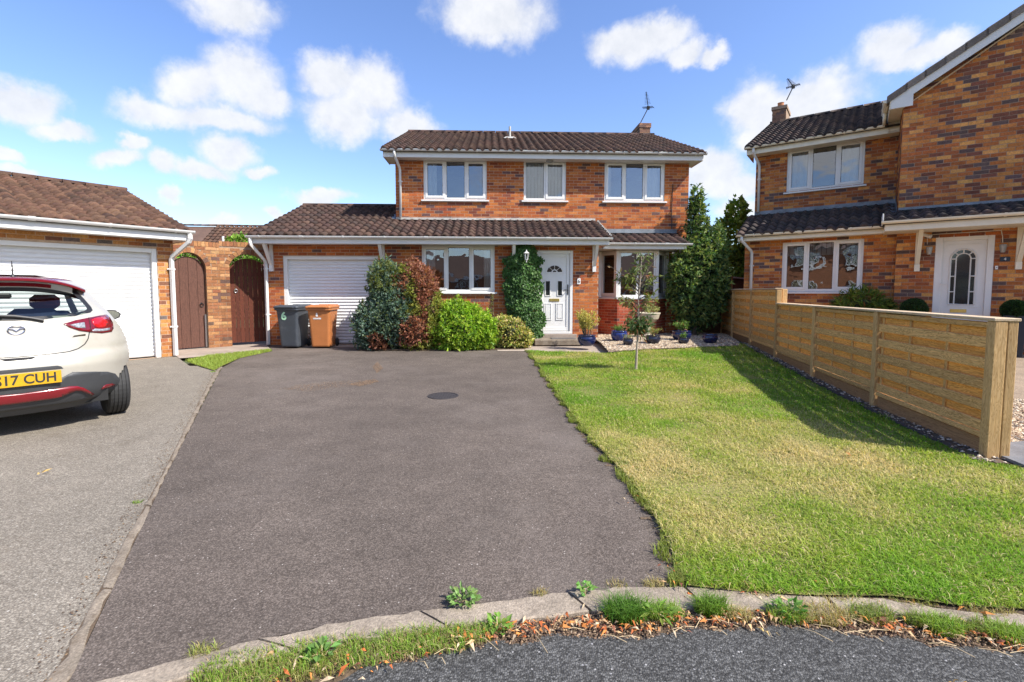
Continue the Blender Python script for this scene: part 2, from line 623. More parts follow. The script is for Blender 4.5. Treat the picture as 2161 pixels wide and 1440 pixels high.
asphalt('tarmac_neighbour', (0.185, 0.158, 0.124), (0.345, 0.305, 0.245), (0.42, 0.39, 0.34, 0.92), scale=130, patch=(0.13, 0.5),
        stains=[(0.07, 0.055, 0.04, 1.6, 0.58, 0.74, 0.55), (0.27, 0.22, 0.16, 0.8, 0.55, 0.7, 0.45)], bump=0.8)
asphalt('tarmac_road', (0.036, 0.035, 0.033), (0.155, 0.153, 0.145), (0.34, 0.33, 0.32, 0.9), scale=140, patch=(0.1, 0.9), bump=1.0)
mat('slate_paving', (0.15, 0.15, 0.155), 0.8, var=0.25, vs=5, fine=0.2, bump=0.4, bs=60)
mat('iron', (0.035, 0.03, 0.03), 0.75, var=0.2, vs=20, fine=0.3, fs=120, bump=0.5)
leafmat('leaf')
leafmat('grass', 0.6, 0.4)
leafmat('glossy_leaf', 0.5, 0.25)
leafmat('dry_leaf', 0.7, 0.2)
glassmat('glass', 2.7, (0.9, 0.93, 0.92), wob=0.2)
glassmat('glass_car', 1.6, (0.55, 0.62, 0.6))
glassmat('glass_clear', 1.5, (0.9, 0.92, 0.9))
woodmat('fence_slat', (0.70, 0.43, 0.17), (0.42, 0.22, 0.07))
woodmat('fence_slat_glow', (0.80, 0.42, 0.11), (0.56, 0.24, 0.05))  # back slats: the glow of reflected sunlight is put into their orange
woodmat('fence_post', (0.62, 0.40, 0.18), (0.45, 0.265, 0.1))
woodmat('fence_cap', (0.62, 0.48, 0.32), (0.48, 0.34, 0.2))
woodmat('gravel_board', (0.36, 0.20, 0.09), (0.25, 0.135, 0.06))
woodmat('old_fence', (0.16, 0.085, 0.045), (0.09, 0.045, 0.025))
woodmat('gate_brown', (0.13, 0.06, 0.042), (0.075, 0.035, 0.025))
woodmat('gate_red', (0.115, 0.03, 0.014), (0.055, 0.016, 0.009))


# ------------------------------------------------------------------ mesh helpers
def add_obj(name, me, parent=None, loc=None, rotz=0.0):
    o = bpy.data.objects.new(name, me)
    COL.objects.link(o)
    if parent is not None:
        o.parent = parent
    if loc is not None:
        o.location = loc
    if rotz:
        o.rotation_euler = (0, 0, rotz)
    return o


def tag(o, label, cat, group=None, kind=None):
    if kind:
        o['kind'] = kind
    if label:
        o['label'] = label
    if cat:
        o['category'] = cat
    if group:
        o['group'] = group
    return o


def empty(name, loc, rotz=0.0, label=None, cat=None, group=None):
    o = bpy.data.objects.new(name, None)
    COL.objects.link(o)
    o.location = loc
    o.rotation_euler = (0, 0, rotz)
    o.empty_display_size = 0.1
    return tag(o, label, cat, group)


def mesh_np(name, V, Fa, m, C=None, smooth=False):
    """mesh from arrays: V (n,3), Fa (k, sides)"""
    V = np.asarray(V, dtype=np.float32)
    Fa = np.asarray(Fa, dtype=np.int32)
    me = bpy.data.meshes.new(name)
    n, k = Fa.shape
    me.vertices.add(len(V))
    me.vertices.foreach_set('co', V.ravel())
    me.loops.add(n * k)
    me.loops.foreach_set('vertex_index', Fa.ravel())
    me.polygons.add(n)
    me.polygons.foreach_set('loop_start', np.arange(0, n * k, k, dtype=np.int32))
    me.polygons.foreach_set('use_smooth', np.full(n, bool(smooth)))
    me.update(calc_edges=True)
    if C is not None:
        C = np.asarray(C, dtype=np.float32)
        if C.shape[1] == 3:
            C = np.concatenate([C, np.ones((len(C), 1), np.float32)], 1)
        a = me.attributes.new('col', 'FLOAT_COLOR', 'FACE')
        a.data.foreach_set('color', C.ravel())
    me.materials.append(MATS[m])
    return me


class MB:
    """collects simple shapes into one mesh"""

    def __init__(s):
        s.v = []
        s.f = []
        s.c = []

    def add(s, vs, fs, col=None):
        k = len(s.v)
        s.v.extend(tuple(map(float, p)) for p in vs)
        for f in fs:
            s.f.append(tuple(i + k for i in f))
            s.c.append(col or (0.5, 0.5, 0.5))
        return s

    def box(s, x0, x1, y0, y1, z0, z1, col=None):
        vs = [(x0, y0, z0), (x1, y0, z0), (x1, y1, z0), (x0, y1, z0), (x0, y0, z1), (x1, y0, z1), (x1, y1, z1), (x0, y1, z1)]
        return s.add(vs, [(0, 3, 2, 1), (4, 5, 6, 7), (0, 1, 5, 4), (1, 2, 6, 5), (2, 3, 7, 6), (3, 0, 4, 7)], col)

    def bbox(s, x0, x1, y0, y1, z0, z1, b=0.01, col=None):
        """box with all its edges chamfered"""
        vs = []
        for sx, x in ((1, x0), (-1, x1)):
            for sy, y in ((1, y0), (-1, y1)):
                for sz, z in ((1, z0), (-1, z1)):
                    vs += [(x, y + sy * b, z + sz * b), (x + sx * b, y, z + sz * b), (x + sx * b, y + sy * b, z)]
        import itertools
        P = [Vector(p) for p in vs]
        k = len(s.v)
        me = convex(P)
        return s.add([tuple(p) for p in P], me, col)

    def prism(s, prof, a, b, axis='x', col=None, caps=True):
        """profile (list of 2D points, counter-clockwise) swept along an axis from a to b"""
        n = len(prof)
        put = {'x': lambda t, p: (t, p[0], p[1]), 'y': lambda t, p: (p[0], t, p[1]), 'z': lambda t, p: (p[0], p[1], t)}[axis]
        vs = [put(a, p) for p in prof] + [put(b, p) for p in prof]
        fs = [(i, (i + 1) % n, n + (i + 1) % n, n + i) for i in range(n)]
        if caps:
            fs += [tuple(range(n - 1, -1, -1)), tuple(range(n, 2 * n))]
        return s.add(vs, fs, col)

    def tube(s, pts, r, seg=8, col=None, caps=True):
        pts = [Vector(p) for p in pts]
        rs = r if isinstance(r, (list, tuple)) else [r] * len(pts)
        k = len(s.v)
        prev = None
        vs = []
        for i, p in enumerate(pts):
            d = (pts[min(i + 1, len(pts) - 1)] - pts[max(i - 1, 0)]).normalized()
            if prev is None:
                up = Vector((0, 0, 1)) if abs(d.z) < 0.9 else Vector((1, 0, 0))
                a = d.cross(up).normalized()
            else:
                a = (prev - d * prev.dot(d)).normalized()
            prev = a
            b = d.cross(a)
            for j in range(seg):
                t = 2 * math.pi * j / seg
                vs.append(p + (a * math.cos(t) + b * math.sin(t)) * rs[i])
        fs = []
        for i in range(len(pts) - 1):
            for j in range(seg):
                q = (j + 1) % seg
                fs.append((i * seg + j, i * seg + q, (i + 1) * seg + q, (i + 1) * seg + j))
        if caps:
            fs.append(tuple(range(seg - 1, -1, -1)))
            fs.append(tuple(range((len(pts) - 1) * seg, len(pts) * seg)))
        return s.add(vs, fs, col)

    def lathe(s, prof, seg=24, c=(0, 0, 0), col=None):
        """profile of (radius, height) turned about a vertical axis"""
        vs = []
        for r, z in prof:
            for j in range(seg):
                t = 2 * math.pi * j / seg
                vs.append((c[0] + r * math.cos(t), c[1] + r * math.sin(t), c[2] + z))
        fs = []
        for i in range(len(prof) - 1):
            for j in range(seg):
                q = (j + 1) % seg
                fs.append((i * seg + j, i * seg + q, (i + 1) * seg + q, (i + 1) * seg + j))
        fs.append(tuple(range(seg - 1, -1, -1)))
        fs.append(tuple(range((len(prof) - 1) * seg, len(prof) * seg)))
        return s.add(vs, fs, col)

    def build(s, name, m, parent=None, loc=None, rotz=0.0, smooth=False, bevel=0.0, cols=False):
        me = bpy.data.meshes.new(name)
        me.from_pydata(s.v, [], s.f)
        me.update()
        if cols:
            C = np.array([(*c, 1) for c in s.c], dtype=np.float32)
            a = me.attributes.new('col', 'FLOAT_COLOR', 'FACE')
            a.data.foreach_set('color', C.ravel())
        me.materials.append(MATS[m])
        if smooth:
            me.polygons.foreach_set('use_smooth', np.ones(len(me.polygons), dtype=bool))
            me.update()
        o = add_obj(name, me, parent, loc, rotz)
        if bevel:
            b = o.modifiers.new('bevel', 'BEVEL')
            b.width = bevel
            b.segments = 2
            b.limit_method = 'ANGLE'
            b.angle_limit = R(40)
        return o


def convex(P):
    import bmesh
    bm = bmesh.new()
    vs = [bm.verts.new(p) for p in P]
    for i, v in enumerate(vs):
        v.index = i
    bmesh.ops.convex_hull(bm, input=vs)
    fs = [tuple(v.index for v in f.verts) for f in bm.faces]
    bm.free()
    return fs


def inside(poly, x, y):
    poly = np.asarray(poly)
    c = np.zeros(np.shape(x), dtype=bool)
    j = len(poly) - 1
    for i in range(len(poly)):
        xi, yi = poly[i][:2]
        xj, yj = poly[j][:2]
        t = ((yi > y) != (yj > y)) & (x < (xj - xi) * (y - yi) / (yj - yi + 1e-12) + xi)
        c ^= t
        j = i
    return c


def fill(poly, step):
    """triangulate a 2D outline with inner points every step"""
    B = []
    n = len(poly)
    for i in range(n):
        a = np.array(poly[i][:2], float)
        b = np.array(poly[(i + 1) % n][:2], float)
        k = max(1, int(np.linalg.norm(b - a) / step))
        for j in range(k):
            B.append(a + (b - a) * j / k)
    B = np.array(B)
    lo, hi = B.min(0), B.max(0)
    gx, gy = np.meshgrid(np.arange(lo[0], hi[0], step), np.arange(lo[1], hi[1], step))
    gx = gx.ravel() + step * 0.5
    gy = gy.ravel() + step * 0.5
    k = inside(B, gx, gy)
    I = np.stack([gx[k], gy[k]], 1)
    if len(I):
        d = np.sqrt(((I[:, None, :] - B[None]) ** 2).sum(2)).min(1) if len(I) * len(B) < 4e6 else np.ones(len(I))
        I = I[d > step * 0.35]
    A = np.concatenate([B, I]) if len(I) else B
    vs, es, fs, *_ = delaunay_2d_cdt([Vector(p) for p in A], [], [list(range(len(B)))], 1, 1e-6)
    return np.array([(p.x, p.y) for p in vs]), [tuple(f) for f in fs]


def text_mesh(body, size, m, bold=0.0, align='CENTER', extrude=0.002):
    cu = bpy.data.curves.new('lettering', 'FONT')
    cu.body = body
    cu.size = size
    cu.align_x = align
    cu.align_y = 'CENTER'
    cu.extrude = extrude
    cu.offset = bold
    cu.resolution_u = 4
    o = bpy.data.objects.new('lettering', cu)
    COL.objects.link(o)
    dg = bpy.context.evaluated_depsgraph_get()
    me = bpy.data.meshes.new_from_object(o.evaluated_get(dg))
    bpy.data.objects.remove(o)
    me.materials.clear()
    me.materials.append(MATS[m])
    return me


# ------------------------------------------------------------------ building kit
PIECES = []     # bricks and tiles wait here; the largest in view become objects, the rest one part per wall or roof

PAL_MAIN = [((0.42, 0.130, 0.036), 5), ((0.36, 0.102, 0.031), 5), ((0.47, 0.168, 0.05), 3), ((0.30, 0.08, 0.030), 3), ((0.21, 0.062, 0.036), 2.2), ((0.125, 0.068, 0.062), 1.8), ((0.40, 0.132, 0.047), 3)]
PAL_FOUR = [((0.47, 0.178, 0.05), 4), ((0.38, 0.122, 0.038), 4), ((0.57, 0.265, 0.08), 3), ((0.29, 0.09, 0.035), 3), ((0.18, 0.068, 0.042), 2.2), ((0.12, 0.076, 0.066), 1.7)]
PAL_LEFT = [((0.43, 0.19, 0.06), 4), ((0.36, 0.14, 0.045), 4), ((0.48, 0.24, 0.085), 2.5), ((0.28, 0.10, 0.04), 2.5), ((0.19, 0.085, 0.05), 1.6), ((0.13, 0.10, 0.09), 1.0)]
PAL_WALL = [((0.34, 0.165, 0.07), 4), ((0.27, 0.12, 0.055), 4), ((0.40, 0.22, 0.10), 2), ((0.22, 0.09, 0.045), 3), ((0.14, 0.08, 0.06), 1.5)]
PAL_BAY = [((0.40, 0.09, 0.045), 4), ((0.34, 0.075, 0.04), 4), ((0.43, 0.125, 0.06), 3), ((0.24, 0.065, 0.04), 1.5), ((0.14, 0.07, 0.06), 0.5)]
TILE_BROWN = [((0.062, 0.034, 0.026), 4), ((0.051, 0.029, 0.023), 3), ((0.075, 0.043, 0.032), 2), ((0.042, 0.026, 0.022), 2)]
TILE_TAN = [((0.105, 0.056, 0.036), 4), ((0.085, 0.045, 0.03), 3), ((0.13, 0.071, 0.046), 2), ((0.068, 0.038, 0.027), 2)]
TILE_DARK = [((0.065, 0.045, 0.038), 4), ((0.048, 0.036, 0.032), 3), ((0.085, 0.055, 0.043), 2), ((0.038, 0.03, 0.028), 2)]


def pick(pal, rr, jit=0.14):
    k = rr.uniform(0, sum(w for _, w in pal))
    for c, w in pal:
        k -= w
        if k <= 0:
            break
    j = 1 + rr.uniform(-jit, jit)
    return tuple(min(0.85, x * j * (1 + rr.uniform(-0.04, 0.04))) for x in c)


def piece(house, parent, name, m, V, Fs, col):
    PIECES.append((house, parent, name, m, np.array(V, float), Fs, col))


BOX5 = [(0, 1, 2, 3), (4, 5, 1, 0), (5, 6, 2, 1), (6, 7, 3, 2), (7, 4, 0, 3)]


def brick_wall(house, name, o, u, L, z0, z1, ops=(), pal=PAL_MAIN, seed=1, clip=None, mortar='mortar', reveal=0.12, phase=0.0, course=0.075, name_piece='brick'):
    """stretcher-bond wall: recessed mortar sheet with openings, every brick its own proud block"""
    rr = random.Random(seed)
    u = Vector((u[0], u[1], 0)).normalized()
    n = Vector((u.y, -u.x, 0))
    o = Vector((o[0], o[1], 0))
    P = lambda s, z, d=0.0: tuple(o + u * s + n * d + Vector((0, 0, z)))
    mb = MB()
    ss = sorted({0.0, L, *[min(max(q, 0), L) for op in ops for q in op[:2]]} | ({i * L / 24 for i in range(25)} if clip else set()))
    zs = sorted({z0, z1, *[min(max(q, z0), z1) for op in ops for q in op[2:4]]})
    for a, b in zip(ss, ss[1:]):
        for c, d in zip(zs, zs[1:]):
            if b - a < 1e-6 or d - c < 1e-6:
                continue
            if any(op[0] <= (a + b) / 2 <= op[1] and op[2] <= (c + d) / 2 <= op[3] for op in ops):
                continue
            da, db = d, d
            if clip:
                da, db = min(d, clip(a)), min(d, clip(b))
                if da <= c and db <= c:
                    continue
                da, db = max(da, c), max(db, c)
            mb.add([P(a, c), P(b, c), P(b, db), P(a, da)], [(0, 1, 2, 3)])
    for op in ops:
        a, b, c, d = max(op[0], 0), min(op[1], L), max(op[2], z0), min(op[3], z1)
        for q in (((a, c), (a, d)), ((b, d), (b, c)), ((a, d), (b, d)), ((b, c), (a, c))):
            mb.add([P(*q[0]), P(*q[1]), P(*q[1], -reveal), P(*q[0], -reveal)], [(0, 1, 2, 3)])
    wall = mb.build(name, mortar, house)
    r = 0
    z = z0 + 0.005
    bl = course * 3
    while z + course - 0.01 < z1 + 0.02:
        h = min(course - 0.01, z1 - z)
        if h < 0.02:
            break
        zc = z + h / 2
        cut = sorted((op[0], op[1]) for op in ops if op[2] < zc < op[3])
        s = -bl * (0.5 if r % 2 else 0.0) - phase
        while s < L:
            spans = [(max(s + 0.005, 0), min(s + bl - 0.005, L))]
            for a, b in cut:
                nx = []
                for p, q in spans:
                    if b <= p or a >= q:
                        nx.append((p, q))
                    else:
                        if a > p:
                            nx.append((p, a))
                        if b < q:
                            nx.append((b, q))
                spans = nx
            for p, q in spans:
                if q - p < 0.03:
                    continue
                if clip and z + h > min(clip(p), clip(q)):
                    continue
                d = 0.002 + rr.uniform(0, 0.0025)
                t = [rr.uniform(-0.0015, 0.0015), rr.uniform(-0.0015, 0.0015), rr.uniform(-0.0004, 0.0004), 0]
                V = [P(p, z + t[0], d), P(q, z + t[1], d + t[2]), P(q, z + h, d + t[2]), P(p, z + h, d),
                     P(p, z, -0.01), P(q, z, -0.01), P(q, z + h, -0.01), P(p, z + h, -0.01)]
                piece(house, wall, name_piece, 'brick', V, BOX5, pick(pal, rr))
            s += bl
        z += course
        r += 1
    return wall


def tile_roof(house, roof, o, L, pitch, S, pal, u=(1, 0), w=0.2, gauge=0.3, seed=3, amp=0.052):
    """interlocking rolled tiles, every one its own curved block"""
    rr = random.Random(seed)
    u = Vector((u[0], u[1], 0)).normalized()
    bk = Vector((-u.y, u.x, 0))
    v = bk * math.cos(pitch) + Vector((0, 0, 1)) * math.sin(pitch)
    n = u.cross(v)
    o = Vector(o)
    nc = max(1, round(L / w))
    w = L / nc
    nr = max(1, round(S / gauge))
    gauge = S / nr
    K = 9
    prof = []
    for j in range(K):
        t = j / (K - 1)
        hgt = amp * math.sin(math.pi * min(t / 0.72, 1.0)) if t < 0.72 else -0.012 * math.sin(math.pi * (t - 0.72) / 0.28)
        prof.append((t, hgt))
    ef = MB()
    for c in range(nc):
        for (t0, h0), (t1, h1) in zip(prof, prof[1:]):
            q = [o + u * ((c + t) * w) - v * 0.012 + n * hh for t, hh in ((t0, -0.03), (t1, -0.03), (t1, h1 + 0.05), (t0, h0 + 0.05))]
            ef.add([tuple(p) for p in q], [(0, 1, 2, 3)])
    ef.build('eaves_filler', 'roof_under', house)
    for r in range(nr):
        for c in range(nc):
            a = c * w
            lift = rr.uniform(-0.003, 0.004)
            sl = rr.uniform(-0.006, 0.006)
            V = []
            s0, s1 = r * gauge - 0.035 + sl, (r + 1) * gauge + 0.03
            if r == nr - 1:
                s1 = S
            for t, hg in prof:
                V.append(tuple(o + u * (a + t * w) + v * s0 + n * (hg + 0.066 + lift)))
            for t, hg in prof:
                V.append(tuple(o + u * (a + t * w) + v * s1 + n * (hg + 0.012)))
            for t, hg in prof:
                V.append(tuple(o + u * (a + t * w) + v * (s0 + 0.004) + n * (hg + 0.014 + lift)))
            Fs = [(j, j + 1, K + j + 1, K + j) for j in range(K - 1)] + [(2 * K + j, 2 * K + j + 1, j + 1, j) for j in range(K - 1)]
            piece(house, roof, 'roof_tile', 'tile', V, Fs, pick(pal, rr, 0.2))


def ridge(house, roof, a, b, pal, r=0.11, seg=0.42, seed=9):
    rr = random.Random(seed)
    a, b = Vector(a), Vector(b)
    L = (b - a).length
    u = (b - a).normalized()
    n = max(1, round(L / seg))
    side = Vector((0, 0, 1)).cross(u).normalized()
    for i in range(n):
        p = a + u * (L * i / n + 0.006)
        q = a + u * (L * (i + 1) / n - 0.006)
        V = []
        K = 7
        for e, k in ((p, 1.0), (q, 1.0)):
            for j in range(K):
                t = math.pi * j / (K - 1)
                V.append(tuple(e + side * (r * k * math.cos(t)) + Vector((0, 0, r * k * 0.75 * math.sin(t) + rr.uniform(-0.002, 0.002)))))
        Fs = [(j, j + 1, K + j + 1, K + j) for j in range(K - 1)] + [tuple(range(K)), tuple(range(2 * K - 1, K - 1, -1))]
        piece(house, roof, 'ridge_tile', 'tile', V, Fs, pick(pal, rr, 0.2))


def gutter(house, p0, p1, m='white_plastic', r=0.056, step=0.95, first=0.3):
    """half-round gutter with end stops, sub-parts: its brackets"""
    p0, p1 = Vector(p0), Vector(p1)
    u = (p1 - p0).normalized()
    side = Vector((u.y, -u.x, 0))
    L = (p1 - p0).length
    mb = MB()
    K = 9
    ring = []
    for rad in (r, r - 0.006):
        ring.append([(side * (rad * math.cos(t)) + Vector((0, 0, -rad * math.sin(t)))) for t in [math.pi * j / (K - 1) for j in range(K)]])
    vs = []
    for e in (p0, p1):
        for rg in ring:
            vs += [tuple(e + q) for q in rg]
    fs = []
    for j in range(K - 1):
        fs.append((j, j + 1, 2 * K + j + 1, 2 * K + j))
        fs.append((K + j + 1, K + j, 3 * K + j, 3 * K + j + 1))
    fs.append((0, 2 * K, 3 * K, K))
    fs.append((K - 1, 2 * K - 1, 4 * K - 1, 3 * K - 1))
    mb.add(vs, fs)
    for e, d in ((p0, -1), (p1, 1)):
        k = [tuple(e + q * 1.06 + u * (0.004 * d)) for q in ring[0]]
        mb.add(k, [tuple(range(K)) if d > 0 else tuple(range(K - 1, -1, -1))])
    g = mb.build('gutter', m, house)
    t = first
    i = 0
    while t < L - 0.1:
        mb = MB()
        wd = 0.045 if i % 3 == 1 else 0.018
        rg = [(side * ((r + 0.006) * math.cos(a)) + Vector((0, 0, -(r + 0.006) * math.sin(a) + (0.006 if k in (0, 8) else 0)))) for k, a in enumerate([math.pi * j / 8 for j in range(9)])]
        c = p0 + u * t
        vs = [tuple(c - u * wd + q) for q in rg] + [tuple(c + u * wd + q) for q in rg] + [tuple(c - u * wd + q * 0.9) for q in rg] + [tuple(c + u * wd + q * 0.9) for q in rg]
        fs = [(j, j + 1, 9 + j + 1, 9 + j) for j in range(8)] + [(j + 1, j, 18 + j, 18 + j + 1) for j in range(8)] + [(9 + j, 10 + j, 28 + j, 27 + j) for j in range(8)]
        fs += [(0, 9, 27, 18), (8, 26, 35, 17)]
        mb.add(vs, fs)
        mb.build('gutter_bracket', m, g)
        t += step
        i += 1
    return g


def downpipe(house, pts, m='white_plastic', r=0.034, square=False, clips=()):
    mb = MB()
    if square:
        r *= 1.25
    # round the bends a little
    P = [Vector(p) for p in pts]
    Q = [P[0]]
    for a, b, c in zip(P, P[1:], P[2:]):
        e = min(0.04, (a - b).length * 0.3, (c - b).length * 0.3)
        Q += [b + (a - b).normalized() * e, b + (c - b).normalized() * e]
    Q.append(P[-1])
    mb.tube(Q, r, seg=4 if square else 10)
    o = mb.build('downpipe', m, house, smooth=not square)
    for c in clips:
        q = MB()
        q.tube([(c[0], c[1], c[2] - 0.02), (c[0], c[1], c[2] + 0.02)], r * 1.18, seg=4 if square else 10)
        q.box(c[0] - r * 1.6, c[0] + r * 1.6, c[1] + r * 0.6, c[1] + r * 1.2, c[2] - 0.015, c[2] + 0.015)
        q.build('pipe_clip', m, o)
    return o


def window(house, x, y, z, W, H, lights, rotz=0.0, m='white_frame', sill=True, curtains=(), blind=None, room=True, name='window', depth=0.9, sill_out=0.06, sill_m=None):
    """casement window set in an opening: frame (this object), sashes, panes, sill, curtains, dark room"""
    fb, mu = 0.055, 0.06
    mb = MB()
    y0, y1 = 0.02, 0.09
    mb.box(0, fb, y0, y1, 0, H)
    mb.box(W - fb, W, y0, y1, 0, H)
    mb.box(fb, W - fb, y0, y1, 0, fb)
    mb.box(fb, W - fb, y0, y1, H - fb, H)
    for a, b, k in lights[1:]:
        mb.box(a * W - mu / 2, a * W + mu / 2, y0 + 0.001, y1, fb, H - fb)
    o = mb.build(name, m, house, (x, y, z), rotz, bevel=0.004)
    for a, b, k in lights:
        xa = (fb if a <= 0.001 else a * W + mu / 2)
        xb = (W - fb if b >= 0.999 else b * W - mu / 2)
        za, zb = fb, H - fb
        if k == 'open':
            s = MB()
            e = 0.048
            ya, yb = y0 - 0.016, y0 + 0.05
            q = 0.012
            s.box(xa - q, xa + e, ya, yb, za - q, zb + q)
            s.box(xb - e, xb + q, ya, yb, za - q, zb + q)
            s.box(xa + e, xb - e, ya, yb, za - q, za + e)
            s.box(xa + e, xb - e, ya, yb, zb - e, zb + q)
            s.build('sash', m, o, bevel=0.005)
            xa, xb, za, zb = xa + e - 0.002, xb - e + 0.002, za + e - 0.002, zb - e + 0.002
        p = MB()
        yp = y0 + 0.022
        p.add([(xa, yp, za), (xb, yp, za), (xb, yp, zb), (xa, yp, zb)], [(0, 1, 2, 3)])
        p.build('pane', 'glass', o)
        g = MB()
        t = 0.008
        for q in ((xa, xa + t, za, zb), (xb - t, xb, za, zb), (xa + t, xb - t, za, za + t), (xa + t, xb - t, zb - t, zb)):
            g.box(q[0], q[1], yp - 0.006, yp - 0.001, q[2], q[3])
        g.build('glazing_seal', 'black_plastic', o)
    if sill:
        s = MB()
        s.prism([(-sill_out, -0.055), (0.06, -0.055), (0.06, -0.002), (0.02, -0.002), (-sill_out, -0.018)], -0.06, W + 0.06, 'x')
        s.build('sill', sill_m or m, o, bevel=0.004)
    for (a, b) in curtains:
        c = MB()
        n = max(6, int((b - a) * W / 0.02))
        pts = [(a * W + (b - a) * W * i / n, 0.17 + 0.022 * math.sin(i * 1.15) + 0.008 * math.sin(i * 0.43)) for i in range(n + 1)]
        vs = [(p[0], p[1], 0.02) for p in pts] + [(p[0], p[1], H - 0.02) for p in pts]
        c.add(vs, [(i, i + 1, n + 2 + i, n + 1 + i) for i in range(n)])
        c.build('curtain', 'curtain', o, smooth=True)
    if blind:
        c = MB()
        a, b, z0_, z1_ = blind
        k = int((b - a) * W / 0.09)
        for i in range(k):
            xa = a * W + (b - a) * W * i / k
            c.add([(xa, 0.15, z0_ * H), (xa + 0.085, 0.165, z0_ * H), (xa + 0.085, 0.165, z1_ * H), (xa, 0.15, z1_ * H)], [(0, 1, 2, 3)])
        c.build('blind', 'blind', o)
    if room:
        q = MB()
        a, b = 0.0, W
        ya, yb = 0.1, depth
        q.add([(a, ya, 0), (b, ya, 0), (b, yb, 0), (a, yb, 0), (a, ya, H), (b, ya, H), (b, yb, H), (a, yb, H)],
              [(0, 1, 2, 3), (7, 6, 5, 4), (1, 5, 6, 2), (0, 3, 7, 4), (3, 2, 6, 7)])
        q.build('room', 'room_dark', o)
    return o


def bracket(house, x, y, z, drop=0.62, out=0.42, m='white_plastic', w=0.08, dirx=0.0):
    """gallows bracket: foot block on the wall and a tapering stay up to the soffit"""
    mb = MB()
    mb.box(x - w / 2, x + w / 2, y - 0.035, y - 0.003, z - drop, z - 0.001)
    mb.box(x - w / 2 - 0.004, x + w / 2 + 0.004, y - 0.075, y - 0.003, z - drop - 0.02, z - drop + 0.12)
    a, b = z - drop + 0.12, z - 0.002
    vs = [(x - w / 2 + 0.004, y - 0.036, a), (x + w / 2 - 0.004, y - 0.036, a), (x + w / 2 - 0.004, y - 0.075, a), (x - w / 2 + 0.004, y - 0.075, a),
          (x - w / 2 + 0.004 + dirx, y - out + 0.11, b), (x + w / 2 - 0.004 + dirx, y - out + 0.11, b), (x + w / 2 - 0.004 + dirx, y - out, b), (x - w / 2 + 0.004 + dirx, y - out, b)]
    mb.add(vs, [(0, 3, 2, 1), (4, 5, 6, 7), (0, 1, 5, 4), (1, 2, 6, 5), (2, 3, 7, 6), (3, 0, 4, 7)])
    return mb.build('bracket', m, house)


def roller_door(house, x0, x1, y, z0, z1, slat=0.077, m='roller', gap=0.0):
    """roller garage door: curved laths, each a piece, in white guides"""
    d = MB()
    d.box(x0, x1, y + 0.02, y + 0.03, z0, z1)
    o = d.build('garage_door', m, house)
    n = int((z1 - z0) / slat)
    K = 6
    vs = []
    for e in (0.0, x1 - x0):
        for j in range(K):
            t = j / (K - 1)
            vs.append((e, 0.016 - 0.014 * math.sin(math.pi * t), 0.004 + t * (slat - 0.008)))
        vs.append((e, 0.02, slat - 0.004))
        vs.append((e, 0.02, 0.004))
    K += 2
    me = bpy.data.meshes.new('lath')
    me.from_pydata(vs, [], [(j, K + j, K + (j + 1) % K, (j + 1) % K) for j in range(K)])
    me.materials.append(MATS[m])
    for i in range(n):
        add_obj('lath', me, o, (x0, y, z0 + i * slat))
    return o


def side_fill(house, name, pts, m, t=None):
    mb = MB()
    mb.add(pts, [tuple(range(len(pts)))])
    return mb.build(name, m, house)


